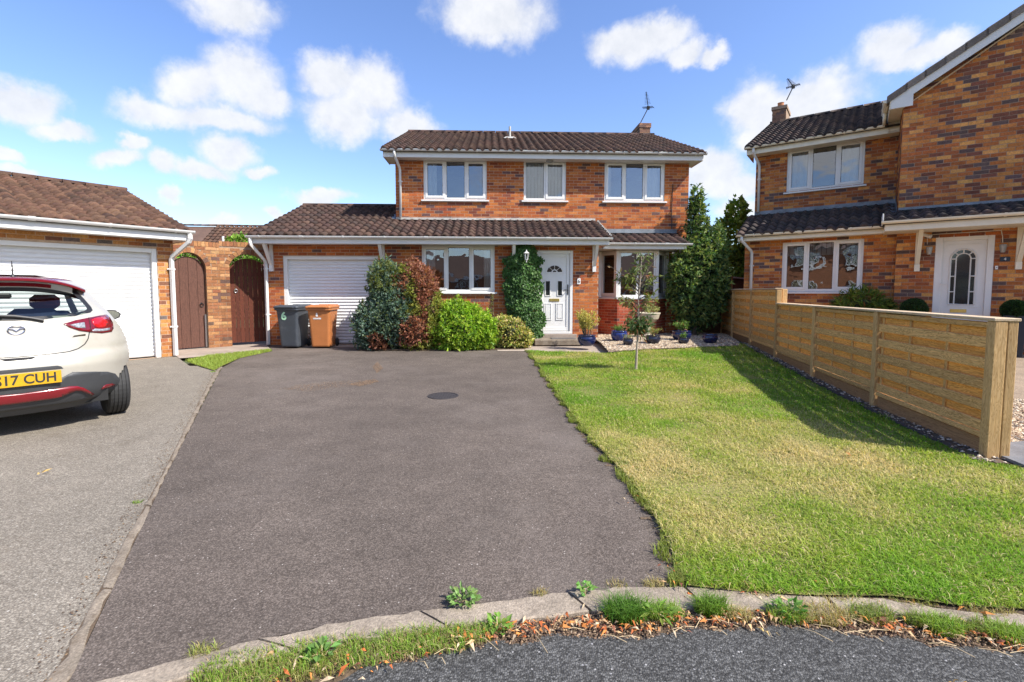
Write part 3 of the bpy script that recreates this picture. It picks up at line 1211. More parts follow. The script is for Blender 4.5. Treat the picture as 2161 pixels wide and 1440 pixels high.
def flush(visible_dist=0.12):
    """turn the waiting bricks and tiles into objects: the 300 of a kind that show largest on each building, the rest joined"""
    bpy.context.view_layer.update()
    dg = bpy.context.evaluated_depsgraph_get()
    eye = Vector((0, 0, EYE))
    groups = {}
    for p in PIECES:
        groups.setdefault((p[0].name, p[2]), []).append(p)
    for key, ps in groups.items():
        H = ps[0][0]
        M = np.array(H.matrix_world)
        sc = []
        for i, p in enumerate(ps):
            W = p[4] @ M[:3, :3].T + M[:3, 3]
            r = W - np.array([0, 0, EYE])
            f = r[:, 1] * math.cos(TILT) - r[:, 2] * math.sin(TILT)
            up = r[:, 1] * math.sin(TILT) + r[:, 2] * math.cos(TILT)
            if f.min() < 0.3:
                sc.append(-1.0)
                continue
            U = CX + F * r[:, 0] / f
            Vv = PV - F * up / f
            cu, cv = U.mean(), Vv.mean()
            if not (0 < cu < 2161 and 0 < cv < 1440):
                sc.append(0.0)
                continue
            a = (U.max() - U.min()) * (Vv.max() - Vv.min())
            c = Vector(W[:4].mean(0))
            d = (c - eye)
            k = d.length
            hit, loc, *_ = SC.ray_cast(dg, eye, d.normalized(), distance=k - visible_dist)
            sc.append(a * (0.001 if hit else 1.0))
        order = sorted(range(len(ps)), key=lambda i: -sc[i])
        rest = {}
        for k, i in enumerate(order):
            H_, par, name, m, V, Fs, col = ps[i]
            if k < 300 and sc[i] > 0.5:
                c = V.mean(0)
                me = bpy.data.meshes.new(name)
                me.from_pydata([tuple(q) for q in V - c], [], Fs)
                at = me.attributes.new('col', 'FLOAT_COLOR', 'FACE')
                at.data.foreach_set('color', np.tile(np.array([*col, 1], np.float32), len(Fs)))
                me.materials.append(MATS[m])
                if name != 'brick':
                    me.polygons.foreach_set('use_smooth', np.ones(len(Fs), dtype=bool))
                add_obj(name, me, par, tuple(c))
            elif sc[i] >= 0 or len(ps) < 4000:
                rest.setdefault(par.name, []).append(ps[i])
        for pn, qs in rest.items():
            V, Fs, C = [], [], []
            k = 0
            for q in qs:
                V.append(q[4])
                Fs += [tuple(j + k for j in f) for f in q[5]]
                C += [q[6]] * len(q[5])
                k += len(q[4])
            V = np.concatenate(V)
            me = mesh_np(qs[0][2], V, Fs, qs[0][3], C, smooth=(qs[0][2] != 'brick')) if len({len(f) for f in Fs}) == 1 else None
            nm = {'brick': 'brickwork', 'roof_tile': 'tiling', 'ridge_tile': 'ridge_tiling', 'cobble': 'cobbling'}.get(qs[0][2], qs[0][2] + '_work')
            if me is None:
                me = bpy.data.meshes.new(nm)
                me.from_pydata([tuple(q) for q in V], [], Fs)
                at = me.attributes.new('col', 'FLOAT_COLOR', 'FACE')
                at.data.foreach_set('color', np.array([(*c, 1) for c in C], np.float32).ravel())
                me.materials.append(MATS[qs[0][3]])
            o = add_obj(nm, me, qs[0][1])
            o['kind'] = 'stuff'
    PIECES.clear()


# ------------------------------------------------------------------ the ground
def P2(*uv):
    return [tuple(G(u, v)[:2]) for u, v in uv]


def sheet(name, poly, z, m, step=None, terrain=False, noise=0.0):
    if step:
        A, fs = fill(poly, step)
    else:
        A = np.array(poly)
        A, fs = fill(poly, 3.0)
    if terrain:
        Z = zt(A[:, 0], A[:, 1]) + z
    else:
        Z = np.full(len(A), z)
    if noise:
        Z = Z + (vnoise(A[:, 0], A[:, 1], 0.5, 3) - 0.5) * noise
    me = bpy.data.meshes.new(name)
    me.from_pydata([(a[0], a[1], zz) for a, zz in zip(A, Z)], [], fs)
    me.materials.append(MATS[m])
    me.update()
    if me.polygons and sum(p.normal.z for p in me.polygons) < 0:
        me.flip_normals()
    o = add_obj(name, me)
    o['kind'] = 'structure'
    return o


gm = MB()
gm.add([(-400, -400, -0.06), (400, -400, -0.06), (400, 400, -0.06), (-400, 400, -0.06)], [(0, 1, 2, 3)])
gnd = gm.build('ground', 'field')
gnd['kind'] = 'structure'

ROAD_EDGE = [(560, 1466), (641, 1440), (760, 1413), (880, 1388), (980, 1364), (1054, 1346), (1216, 1340), (1346, 1343), (1460, 1325), (1590, 1317), (1752, 1324), (1914, 1343), (2011, 1366), (2161, 1374), (2400, 1392)]
KERB_TOP = [(120, 1466), (208, 1440), (375, 1396), (521, 1357), (687, 1321), (867, 1293), (1022, 1276), (1151, 1256), (1313, 1242), (1443, 1236), (1560, 1246), (1687, 1257), (1882, 1268), (2028, 1290), (2161, 1298), (2420, 1320)]
KERB_LOW = [(250, 1478), (330, 1452), (417, 1421), (583, 1387), (708, 1358), (833, 1340), (925, 1328), (1087, 1311), (1232, 1294), (1340, 1286), (1460, 1283), (1560, 1286), (1687, 1291), (1882, 1299), (2028, 1311), (2161, 1322), (2420, 1350)]
DRIVE_RIGHT = [(1115, 740), (1150, 790), (1200, 862), (1250, 930), (1330, 1010), (1368, 1065), (1400, 1120), (1428, 1180), (1452, 1234)]

re = P2(*ROAD_EDGE)
def rough_line(P, amp, step, seed):
    P = np.array(P)
    d = np.r_[0, np.cumsum(np.linalg.norm(np.diff(P, axis=0), axis=1))]
    t = np.arange(0, d[-1], step)
    Q = np.stack([np.interp(t, d, P[:, 0]), np.interp(t, d, P[:, 1])], 1)
    Q[:, 1] += (vnoise(t, t * 0, 0.11, seed) - 0.5) * amp * 2 + (vnoise(t, t * 0, 0.03, seed + 1) - 0.5) * amp
    return [tuple(q) for q in Q]


re = rough_line(re, 0.022, 0.02, 5)
road_poly = re + [(14, 1.4), (14, -14), (-14, -14), (-14, 0.2), (re[0][0] - 0.9, re[0][1] - 0.25)]
sheet('road', road_poly, -0.010, 'tarmac_road')
kt, kl = P2(*KERB_TOP), P2(*KERB_LOW)
sheet('verge', kl + [(x, y - 0.08) for x, y in re[::-1]], -0.0165, 'soil', 0.08, noise=0.008)

# our tarmac drive, from the kerb to the house
house_line = [(-5.95, 11.48), (2.1, 11.82)]
ed = P2((145, 1440), (352, 1000), (458, 795))
drive_poly = kt[:10] + P2(*DRIVE_RIGHT)[::-1] + [(0.36, 11.75), (-5.95, 11.48)] + P2((575, 741), (505, 757), (470, 775), (458, 795), (352, 1000), (145, 1440)) + [(-1.45, 1.20)]
sheet('driveway', drive_poly, 0.0, 'tarmac_drive', 0.4)

# the neighbours' older, greyer drive
nd = [(-1.53, 1.2)] + P2((104, 1440), (342, 1000), (447, 795), (462, 772), (400, 772), (380, 758)) + [(-6.79, 9.56), (-9.9, 5.7), (-9.9, 0.4)]
sheet('neighbour_driveway', nd, -0.004, 'tarmac_neighbour', 0.5)


def strip_stones(parent, top, low, seg, name, m, z0, z1, jit, seed):
    """lay stones one after another between two lines"""
    rr = random.Random(seed)
    top, low = np.array(top), np.array(low)

    def along(P, t):
        d = np.r_[0, np.cumsum(np.linalg.norm(np.diff(P, axis=0), axis=1))]
        return np.array([np.interp(t * d[-1], d, P[:, 0]), np.interp(t * d[-1], d, P[:, 1])])
    L = np.linalg.norm(np.diff(top, axis=0), axis=1).sum()
    n = max(1, round(L / seg))
    cuts = [0] + [(i + rr.uniform(-0.12, 0.12)) / n for i in range(1, n)] + [1]
    for a, b in zip(cuts, cuts[1:]):
        g = 0.004 / L * 2
        K = 10
        V = []
        for i in range(K + 1):
            t = a + g + (b - a - 2 * g) * i / K
            p, q = along(top, t), along(low, t)
            e = rr.uniform(-jit, jit)
            f = rr.uniform(-jit, jit)
            d = (q - p) / np.linalg.norm(q - p)
            p = p + d * e
            q = q + d * f
            h = z1 + rr.uniform(-0.002, 0.002)
            for (c, z) in ((p, z0), (p, h - 0.004), (p + d * 0.008, h), ((p + q) / 2, h + rr.uniform(0, 0.003)), (q - d * 0.008, h), (q, h - 0.005), (q, z0)):
                V.append((c[0], c[1], z))
        M_ = 7
        Fs = [(i * M_ + j, i * M_ + j + 1, (i + 1) * M_ + j + 1, (i + 1) * M_ + j) for i in range(K) for j in range(M_ - 1)]
        Fs += [tuple(range(M_)), tuple(range((K + 1) * M_ - 1, K * M_ - 1, -1))]
        me = bpy.data.meshes.new(name)
        me.from_pydata(V, [], Fs)
        me.materials.append(MATS[m])
        me.update()
        if sum(p.normal.z * p.area for p in me.polygons) < 0:
            me.flip_normals()
        add_obj(name, me, parent)


kb = MB()
kk = [kl[i] for i in range(len(kl))]
kerb_bed = sheet('kerb', kt + kl[::-1], -0.016, 'soil', 0.2)
strip_stones(kerb_bed, kt, kl, 0.62, 'kerbstone', 'kerb', -0.015, 0.006, 0.009, 11)
ea = [(-1.535, 1.2)] + P2((104, 1440), (342, 1000), (447, 795), (462, 774))
eb = [(-1.46, 1.2)] + P2((143, 1440), (351, 1000), (456, 795), (469, 774))
edge_bed = sheet('drive_edging', ea + eb[::-1], -0.002, 'soil')
strip_stones(edge_bed, ea, eb, 0.9, 'edging_stone', 'edging', -0.01, 0.0015, 0.013, 12)

# lawn
lawn_px = DRIVE_RIGHT + [(1560, 1243), (1687, 1252), (1882, 1256), (2028, 1276), (2161, 1283)]
FENCE_A = np.array([3.694, 3.548])
FENCE_B = np.array([5.60, 11.95])
FD = (FENCE_B - FENCE_A) / np.linalg.norm(FENCE_B - FENCE_A)
FN = np.array([-FD[1], FD[0]])          # towards the lawn
f0, f1 = FENCE_A + FN * 0.16, FENCE_B + FN * 0.16 - FD * 1.35
LAWN = [tuple(T(u, v)[:2]) for u, v in lawn_px] + [(3.6, 1.62), (6.8, 1.9), (6.8, 3.3), tuple(FENCE_A + FN * 0.05 - FD * 0.14), tuple(f0)] + [tuple(f1)] + [tuple(T(u, v)[:2]) for u, v in [(1560, 731), (1470, 735), (1290, 746), (1180, 743)]]
sheet('lawn', LAWN, 0.0, 'turf', 0.25, terrain=True, noise=0.02)
sheet('lawn_edge', kt[9:] + [tuple(T(u, v)[:2]) for u, v in [(2420, 1295), (2161, 1270), (2028, 1262), (1882, 1244), (1687, 1240), (1560, 1232), (1452, 1228)]], 0.003, 'soil', 0.1, noise=0.006)
STRIP = P2((392, 764), (440, 753), (520, 745), (568, 740), (574, 742), (505, 757), (470, 773), (452, 783), (425, 775))
sheet('grass_strip', STRIP, 0.008, 'turf', 0.15)
sheet('gate_path', P2((378, 757), (440, 752), (520, 744), (572, 739)) + [(-5.95, 11.45), (-5.99, 12.6), (-7.4, 12.6), (-7.6, 10.3), (-6.85, 9.6)], 0.004, 'concrete', 0.3)
sheet('garage_apron', [(-5.4, 11.5), (-5.3, 11.0), (-3.0, 11.0), (-2.95, 11.6)], 0.006, 'concrete', 0.3)
sheet('path', P2((1050, 742), (1118, 742), (1300, 746)) + [(2.6, 10.7), (2.6, 11.9), (-0.4, 11.7)], 0.008, 'concrete', 0.3)
BED = [(2.05, 11.82), (2.05, 10.95)] + [tuple(T(u, v)[:2]) for u, v in [(1285, 744), (1470, 734), (1560, 730)]] + [tuple(f1), tuple(FENCE_B + FD * 0.9), (4.7, 13.3), (2.05, 13.0)]
sheet('gravel_bed', BED, 0.004, 'gravel_base', 0.3, terrain=True, noise=0.03)
ga, gb = FENCE_A + FN * 0.17 - FD * 0.1, FENCE_B + FN * 0.17 - FD * 1.3
STRIPG = [tuple(ga), tuple(gb), tuple(gb - FN * 0.3), tuple(ga - FN * 0.3)]
sheet('fence_border', STRIPG, 0.006, 'soil', 0.3, terrain=True)
FRONT4 = [tuple(FENCE_A - FN * 0.06 - FD * 0.15), tuple(FENCE_B - FN * 0.06), (5.9, 12.1), (12.5, 7.1), (12, 1.6), (5.0, 2.4), (4.5, 3.3)]
sheet('gravel_garden', FRONT4, -0.01, 'gravel_base', 0.5, terrain=True)
pv = FENCE_A - FD * 0.12
PAVE = [tuple(pv + np.array([0.02, -0.12])), tuple(pv + np.array([0.1, 0.35])), tuple(pv + np.array([3.6, 1.2])), tuple(pv + np.array([3.6, 0.55]))]
pvb = sheet('paved_path', PAVE, 0.006, 'soil', 0.3, terrain=True)
for i in range(6):
    a_, b_, c_, d_ = [np.array(p) for p in PAVE]
    t0, t1 = i / 6 + 0.004, (i + 1) / 6 - 0.004
    q = [a_ + (d_ - a_) * t0, a_ + (d_ - a_) * t1, b_ + (c_ - b_) * t1, b_ + (c_ - b_) * t0]
    mb = MB()
    zz = [float(zt(*p)) + 0.03 for p in q]
    mb.add([(p[0], p[1], z) for p, z in zip(q, zz)] + [(p[0], p[1], z - 0.03) for p, z in zip(q, zz)], [(0, 1, 2, 3), (4, 5, 1, 0), (5, 6, 2, 1), (6, 7, 3, 2), (7, 4, 0, 3)])
    mb.build('paving_slab', 'slate_paving', pvb)
sheet('planting_bed', [(-3.45, 11.55), (-3.4, 10.35), (-1.4, 10.35), (0.3, 10.6), (0.45, 11.75)], 0.012, 'soil', 0.3, noise=0.02)

# inspection cover in the drive
c0 = G(935, 836)
mb = MB()
mb.lathe([(0.165, -0.01), (0.165, 0.005), (0.0, 0.006)], 40)
for i in range(-4, 5):
    for j in range(-4, 5):
        if i * i + j * j < 19 and (i + j) % 2 == 0:
            mb.bbox(i * 0.033 - 0.012, i * 0.033 + 0.012, j * 0.033 - 0.012, j * 0.033 + 0.012, 0.004, 0.009, 0.003)
cov = mb.build('inspection_cover', 'iron', None, (c0[0], c0[1], 0))
mb = MB()
mb.lathe([(0.172, -0.01), (0.172, 0.007), (0.192, 0.007), (0.196, -0.01)], 40)
mb.build('rim', 'iron', cov)
tag(cov, 'round dark iron inspection cover set in the brown tarmac drive', 'drain cover')


# ------------------------------------------------------------------ the brick house, number 6
class Fr:
    def __init__(s, x, y, a):
        s.o = np.array([x, y])
        s.a = R(a)
        s.u = np.array([math.cos(s.a), math.sin(s.a)])
        s.b = np.array([-math.sin(s.a), math.cos(s.a)])

    def w(s, x, y, z=0.0):
        q = s.o + x * s.u + y * s.b
        return (q[0], q[1], z)

    def at(s, u, v, yl):
        d = ray(u, v)
        t = (s.o @ s.b + yl) / (d[:2] @ s.b)
        Pn = np.array([0, 0, EYE]) + t * d
        return float((Pn[:2] - s.o) @ s.u), float(Pn[2])


M6 = Fr(-5.961, 11.495, 2.4)
H6 = empty('brick_house', (M6.o[0], M6.o[1], 0), M6.a,
           'orange brick two-storey house with brown tiled roof and white front door', 'house')


def rect(name, pts, m, parent):
    mb = MB()
    mb.add(pts, [tuple(range(len(pts)))])
    return mb.build(name, m, parent)


brick_wall(H6, 'front_wall', (0, 0), (1, 0), 8.12, 0, 2.475,
           [(0.43, 2.70, 0, 2.16), (3.76, 5.54, 1.275, 2.475), (6.58, 7.48, 0.0, 2.31)], seed=21)
brick_wall(H6, 'pillar_side', (8.12, 0), (0, 1), 1.1, 0, 3.1, seed=22, clip=lambda s: 2.66 + 0.38 * s, phase=0.1125)
brick_wall(H6, 'upper_wall', (2.94, 1.1), (1, 0), 7.86, 3.15, 4.80,
           [(0.73, 2.40, 3.72, 4.81), (3.39, 4.52, 3.72, 4.81), (5.56, 7.20, 3.72, 4.81)], seed=23)
brick_wall(H6, 'corner_wall', (8.12, 1.1), (1, 0), 2.68, 0, 3.15, [(0.26, 2.12, -0.1, 2.42)], seed=24)
brick_wall(H6, 'side_wall', (2.94, 2.3), (0, -1), 1.2, 3.0, 5.6, seed=25, clip=lambda s: 4.86 + 0.44 * (2.3 - s - 0.68), phase=0.1125)
brick_wall(H6, 'garage_side_wall', (0, 1.2), (0, -1), 1.2, 0, 3.3, seed=26, clip=lambda s: 2.66 + 0.38 * (1.2 - s), phase=0.1125)
# the rest of the shell, out of sight of the street
mb = MB()
mb.add([(2.94, 2.3, 0), (2.94, 8.5, 0), (2.94, 8.5, 4.86), (2.94, 4.8, 6.6), (2.94, 2.3, 5.5)], [(4, 3, 2, 1, 0)])
mb.add([(10.8, 1.1, 0), (10.8, 8.5, 0), (10.8, 8.5, 4.86), (10.8, 4.8, 6.6), (10.8, 1.1, 4.98)], [(0, 1, 2, 3, 4)])
mb.add([(2.94, 8.5, 0), (10.8, 8.5, 0), (10.8, 8.5, 4.86), (2.94, 8.5, 4.86)], [(3, 2, 1, 0)])
mb.add([(0, 1.2, 0), (0, 5.6, 0), (0, 5.6, 2.66), (0, 2.8, 3.7), (0, 1.2, 3.12)], [(4, 3, 2, 1, 0)])
mb.add([(0, 5.6, 0), (2.94, 5.6, 0), (2.94, 5.6, 2.66), (0, 5.6, 2.66)], [(3, 2, 1, 0)])
mb.build('rear_wall', 'plain_brick', H6)

# --- lower roof over garage, window and door
pl = math.atan(0.38)
e0 = 2.56
mb = MB()
zr = lambda y: e0 + 0.38 * (y + 0.5)
for x0, x1, ys in ((-0.12, 2.94, (-0.47, 2.8)), (2.94, 8.30, (-0.47, 1.1))):
    a, b = ys
    mb.add([(x0, a, zr(a) + 0.01), (x1, a, zr(a) + 0.01), (x1, b, zr(b) + 0.01), (x0, b, zr(b) + 0.01), (x0, a, zr(a) - 0.03), (x1, a, zr(a) - 0.03), (x1, b, zr(b) - 0.03), (x0, b, zr(b) - 0.03)],
           [(0, 1, 2, 3), (7, 6, 5, 4), (0, 4, 5, 1), (1, 5, 6, 2), (3, 2, 6, 7), (0, 3, 7, 4)])
mb.add([(-0.12, 2.8, zr(2.8)), (2.94, 2.8, zr(2.8)), (2.94, 6.1, zr(-0.5)), (-0.12, 6.1, zr(-0.5))], [(0, 1, 2, 3)])
roof_l = mb.build('lower_roof', 'roof_under', H6)
S1 = 1.6 / math.cos(pl)
w0 = 8.42 / 42
tile_roof(H6, roof_l, (-0.12, -0.5, e0), 8.42, pl, S1, TILE_BROWN, seed=31, gauge=0.285)
o2 = Vector((-0.12, 1.1, e0 + 0.38 * 1.6))
tile_roof(H6, roof_l, o2, w0 * 15, pl, 1.7 / math.cos(pl), TILE_BROWN, seed=32, gauge=0.29)
ridge(H6, roof_l, (-0.12, 2.8, zr(2.8) + 0.03), (2.94, 2.8, zr(2.8) + 0.03), TILE_BROWN)
mb = MB()
mb.add([(2.94, 1.085, zr(1.1) + 0.03), (8.26, 1.085, zr(1.1) + 0.03), (8.26, 1.085, 3.27), (2.94, 1.085, 3.27), (2.94, 0.97, zr(0.97) + 0.075), (8.26, 0.97, zr(0.97) + 0.075)], [(0, 1, 2, 3), (4, 5, 1, 0)])
mb.build('flashing', 'lead_pale', H6)
mb = MB()      # mortar bedding along the right verge
for i in range(12):
    y = -0.46 + i * 0.13
    mb.box(8.295, 8.325, y, y + 0.135, zr(y) - 0.02, zr(y) + 0.085)
mb.build('verge', 'lead_pale', roof_l)
mb = MB()      # stepped flashing where the garage roof meets the wall
mb.add([(2.93, 1.1, zr(1.1) + 0.06), (2.93, 2.8, zr(2.8) + 0.06), (2.93, 2.8, zr(2.8) + 0.2), (2.93, 1.1, zr(1.1) + 0.2), (2.76, 1.1, zr(1.1) + 0.075), (2.76, 2.8, zr(2.8) + 0.075)], [(0, 1, 2, 3)[::-1], (4, 5, 1, 0)[::-1]])
mb.build('flashing', 'lead', H6)
mb = MB()
mb.box(-0.10, 8.27, -0.455, -0.435, 2.415, 2.57)
mb.box(-0.10, -0.08, -0.435, 0.0, 2.415, 2.57)
mb.box(8.25, 8.27, -0.435, 0.9, 2.415, 2.60)
mb.build('fascia', 'white_plastic', H6, bevel=0.003)
mb = MB()
mb.box(-0.08, 8.25, -0.435, -0.012, 2.43, 2.445)
mb.build('soffit', 'white_plastic', H6)
gutter(H6, (-0.16, -0.515, 2.585), (8.33, -0.515, 2.575))
bracket(H6, 0.17, 0, 2.43, 0.62, 0.42)
bracket(H6, 2.83, 0, 2.43, 0.62, 0.42)
bracket(H6, 6.00, 0, 2.43, 0.62, 0.42)
bracket(H6, 8.0, 0, 2.43, 0.62, 0.42)
downpipe(H6, [(-0.08, -0.515, 2.53), (-0.08, -0.515, 2.40), (0.045, -0.05, 2.02), (0.045, -0.05, 0.02)], square=True, clips=[(0.045, -0.05, 1.85), (0.045, -0.05, 0.75)])

# --- garage door
roller_door(H6, 0.52, 2.61, 0.10, 0.02, 2.08)
mb = MB()
mb.box(0.43, 0.52, 0.02, 0.12, 0, 2.16)
mb.box(2.61, 2.70, 0.02, 0.12, 0, 2.16)
mb.box(0.52, 2.61, 0.02, 0.12, 2.08, 2.16)
mb.build('garage_door_frame', 'white_frame', H6, bevel=0.004)

# --- windows
TRI = [(0, 0.345, 'open'), (0.345, 0.665, 'fix'), (0.665, 1, 'open')]
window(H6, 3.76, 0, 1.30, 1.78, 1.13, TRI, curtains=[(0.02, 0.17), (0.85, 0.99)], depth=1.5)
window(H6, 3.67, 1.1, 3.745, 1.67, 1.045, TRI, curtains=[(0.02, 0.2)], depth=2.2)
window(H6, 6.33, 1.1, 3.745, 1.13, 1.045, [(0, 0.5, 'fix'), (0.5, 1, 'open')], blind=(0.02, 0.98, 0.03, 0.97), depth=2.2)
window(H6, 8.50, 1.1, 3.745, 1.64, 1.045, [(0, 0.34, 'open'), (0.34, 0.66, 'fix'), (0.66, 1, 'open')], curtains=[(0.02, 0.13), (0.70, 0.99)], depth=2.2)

# --- bay window
BP = [(8.38, 1.1), (8.75, 0.55), (9.79, 0.55), (10.24, 1.1)]
for i, (a, b) in enumerate(zip(BP, BP[1:])):
    d = Vector((b[0] - a[0], b[1] - a[1], 0))
    brick_wall(H6, 'bay_wall', a, (d.x, d.y), d.length, 0, 1.125, pal=PAL_BAY, seed=41 + i, phase=0.05 * i)
    L = d.length
    lights = [(0, 1, 'open')] if i != 1 else [(0, 0.5, 'fix'), (0.5, 1, 'fix')]
    sh = 0.035 if i != 1 else 0.03
    dn = d.normalized()
    window(H6, a[0] + dn.x * sh, a[1] + dn.y * sh, 1.16, L - 2 * sh, 1.21, lights, rotz=math.atan2(d.y, d.x), room=False, name='bay_window', sill_out=0.05, m='cream_fascia' if False else 'white_frame')
for q in [(a[0] - 0.045, a[0] + 0.045, a[1] - 0.005, a[1] + 0.085) for a in BP[1:3]] + [(BP[0][0] - 0.03, BP[0][0] + 0.05, 1.01, 1.11), (BP[3][0] - 0.05, BP[3][0] + 0.03, 1.01, 1.11)]:
    mb = MB()
    mb.box(*q, 1.16, 2.37)
    mb.build('corner_post', 'white_frame', H6, bevel=0.006)
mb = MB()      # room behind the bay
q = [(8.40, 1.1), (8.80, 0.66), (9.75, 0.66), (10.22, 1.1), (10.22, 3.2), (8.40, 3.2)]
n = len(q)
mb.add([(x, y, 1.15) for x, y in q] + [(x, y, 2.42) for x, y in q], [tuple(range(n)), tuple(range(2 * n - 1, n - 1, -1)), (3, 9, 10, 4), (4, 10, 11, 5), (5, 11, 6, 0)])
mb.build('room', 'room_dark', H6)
eb_ = 2.50
zb = lambda y: eb_ + 0.36 * (y - 0.12)
mb = MB()
mb.add([(8.34, 0.14, zb(0.14)), (10.42, 0.14, zb(0.14)), (10.42, 1.1, zb(1.1)), (8.34, 1.1, zb(1.1)), (8.34, 0.14, zb(0.14) - 0.04), (10.42, 0.14, zb(0.14) - 0.04), (10.42, 1.1, zb(0.14) - 0.04), (8.34, 1.1, zb(0.14) - 0.04)],
       [(0, 1, 2, 3), (7, 6, 5, 4), (0, 4, 5, 1), (1, 5, 6, 2), (0, 3, 7, 4)])
roof_b = mb.build('bay_roof', 'roof_under', H6)
tile_roof(H6, roof_b, (8.34, 0.12, eb_), 2.1, math.atan(0.36), 0.86 / math.cos(math.atan(0.36)), TILE_BROWN, seed=34, gauge=0.29)
mb = MB()
mb.add([(8.3, 1.09, zb(0.98)), (10.5, 1.09, zb(0.98)), (10.5, 1.085, 2.99), (8.3, 1.085, 2.99), (8.3, 0.9, zb(0.9) + 0.085), (10.5, 0.9, zb(0.9) + 0.085)], [(0, 1, 2, 3), (4, 5, 1, 0)])
mb.build('flashing', 'lead', H6)
mb = MB()
mb.box(8.275, 10.40, 0.17, 0.19, 2.375, 2.50)
mb.box(10.38, 10.40, 0.19, 1.095, 2.375, 2.50)
mb.build('fascia', 'white_plastic', H6, bevel=0.003)
mb = MB()
mb.box(8.14, 10.38, 0.19, 1.09, 2.385, 2.40)
mb.build('soffit', 'white_plastic', H6)
gutter(H6, (8.36, 0.115, 2.525), (10.52, 0.115, 2.515), step=0.8, first=0.7)
bracket(H6, 10.42, 1.1, 2.38, 0.62, 0.5, w=0.07)

# --- upper roof
pu = math.atan(0.425)
eu = 4.89
zu = lambda y: eu + 0.425 * (y - 0.66)
mb = MB()
mb.add([(2.68, 0.68, zu(0.68)), (11.05, 0.68, zu(0.68)), (11.05, 4.8, zu(4.8)), (2.68, 4.8, zu(4.8)), (2.68, 0.68, zu(0.68) - 0.04), (11.05, 0.68, zu(0.68) - 0.04), (11.05, 4.8, zu(4.8) - 0.04), (2.68, 4.8, zu(4.8) - 0.04)],
       [(0, 1, 2, 3), (7, 6, 5, 4), (0, 4, 5, 1), (1, 5, 6, 2), (0, 3, 7, 4)])
mb.add([(2.68, 4.8, zu(4.8)), (11.05, 4.8, zu(4.8)), (11.05, 8.9, zu(0.7)), (2.68, 8.9, zu(0.7))], [(0, 1, 2, 3)])
roof_u = mb.build('upper_roof', 'roof_under', H6)
tile_roof(H6, roof_u, (2.68, 0.66, eu), 8.37, pu, 4.14 / math.cos(pu), TILE_BROWN, seed=33, gauge=0.3)
ridge(H6, roof_u, (2.66, 4.8, zu(4.8) + 0.03), (11.07, 4.8, zu(4.8) + 0.03), TILE_BROWN, seed=35)
mb = MB()
mb.box(2.70, 11.03, 0.735, 0.755, 4.735, 4.90)
mb.box(2.70, 2.72, 0.755, 1.5, 4.735, 4.90)
mb.box(11.01, 11.03, 0.755, 1.5, 4.735, 4.90)
mb.build('fascia', 'white_plastic', H6, bevel=0.003)
mb = MB()
mb.box(2.72, 11.01, 0.755, 1.093, 4.75, 4.765)
mb.box(2.72, 2.935, 1.094, 1.5, 4.75, 4.765)
mb.box(10.81, 11.01, 1.094, 1.5, 4.75, 4.765)
mb.build('soffit', 'white_plastic', H6)
gutter(H6, (2.65, 0.675, 4.925), (11.08, 0.675, 4.915), first=0.55)
downpipe(H6, [(3.0, 0.675, 4.87), (3.0, 0.675, 4.78), (3.07, 1.045, 4.52), (3.07, 1.045, 3.27)], clips=[(3.07, 1.045, 4.2)])
downpipe(H6, [(10.62, 1.04, 2.2), (10.62, 1.04, 0.1)], clips=[(10.62, 1.04, 1.5)])
mb = MB()
mb.lathe([(0.09, 0.0), (0.1, -0.02), (0.085, -0.045), (0.0, -0.055)], 20, (7.0, 0.93, 4.75))
mb.build('soffit_light', 'silver_grey', H6)
# soil vent with its lead slate
xv, zv = M6.at(1076, 305, 3.0)
mb = MB()
mb.tube([(xv, 3.0, zu(3.0)), (xv, 3.0, zu(3.0) + 0.42)], 0.033, 12)
vp = mb.build('vent_pipe', 'lead_pale', H6)
mb = MB()
mb.add([(xv - 0.2, 2.82, zu(2.82) + 0.10), (xv + 0.19, 2.8, zu(2.8) + 0.10), (xv + 0.12, 3.05, zu(3.05) + 0.12), (xv - 0.12, 3.05, zu(3.05) + 0.12), (xv, 2.88, zu(2.88) + 0.13)], [(0, 4, 3), (0, 1, 4), (1, 2, 4), (4, 2, 3)])
mb.build('lead_slate', 'lead_pale', vp)

# --- chimney
cx0, cx1, cy0, cy1 = 10.58, 10.97, 4.83, 6.15
PAL_CH = [((0.28, 0.15, 0.09), 3), ((0.2, 0.11, 0.075), 3), ((0.34, 0.2, 0.12), 2), ((0.14, 0.09, 0.07), 2)]
mb = MB()
mb.box(cx0 + 0.012, cx1 - 0.012, cy0 + 0.012, cy1, 6.2, 7.09)
mb.box(cx0 - 0.012, cx1 + 0.012, cy0 - 0.012, cy1, 6.965, 7.105)
ch = mb.build('chimney', 'mortar_dark', H6)
for args in (((cx0 + 0.012, cy0 + 0.012), (1, 0), cx1 - cx0 - 0.024, 6.51, 6.96), ((cx0 - 0.012, cy0 - 0.012), (1, 0), cx1 - cx0 + 0.024, 6.96, 7.11),
             ((cx0 + 0.012, cy1), (0, -1), cy1 - cy0, 6.51, 6.96), ((cx0 - 0.012, cy1), (0, -1), cy1 - cy0 + 0.02, 6.96, 7.11)):
    w_ = brick_wall(H6, 'chimney_face', args[0], args[1], args[2], args[3], args[4], pal=PAL_CH, seed=hash(args[0]) % 99, mortar='mortar_dark')
mb = MB()
mb.box(cx0 - 0.03, cx1 + 0.05, cy0 - 0.08, cy0 + 0.01, 6.57, 6.66)
mb.build('flashing', 'lead_pale', H6)


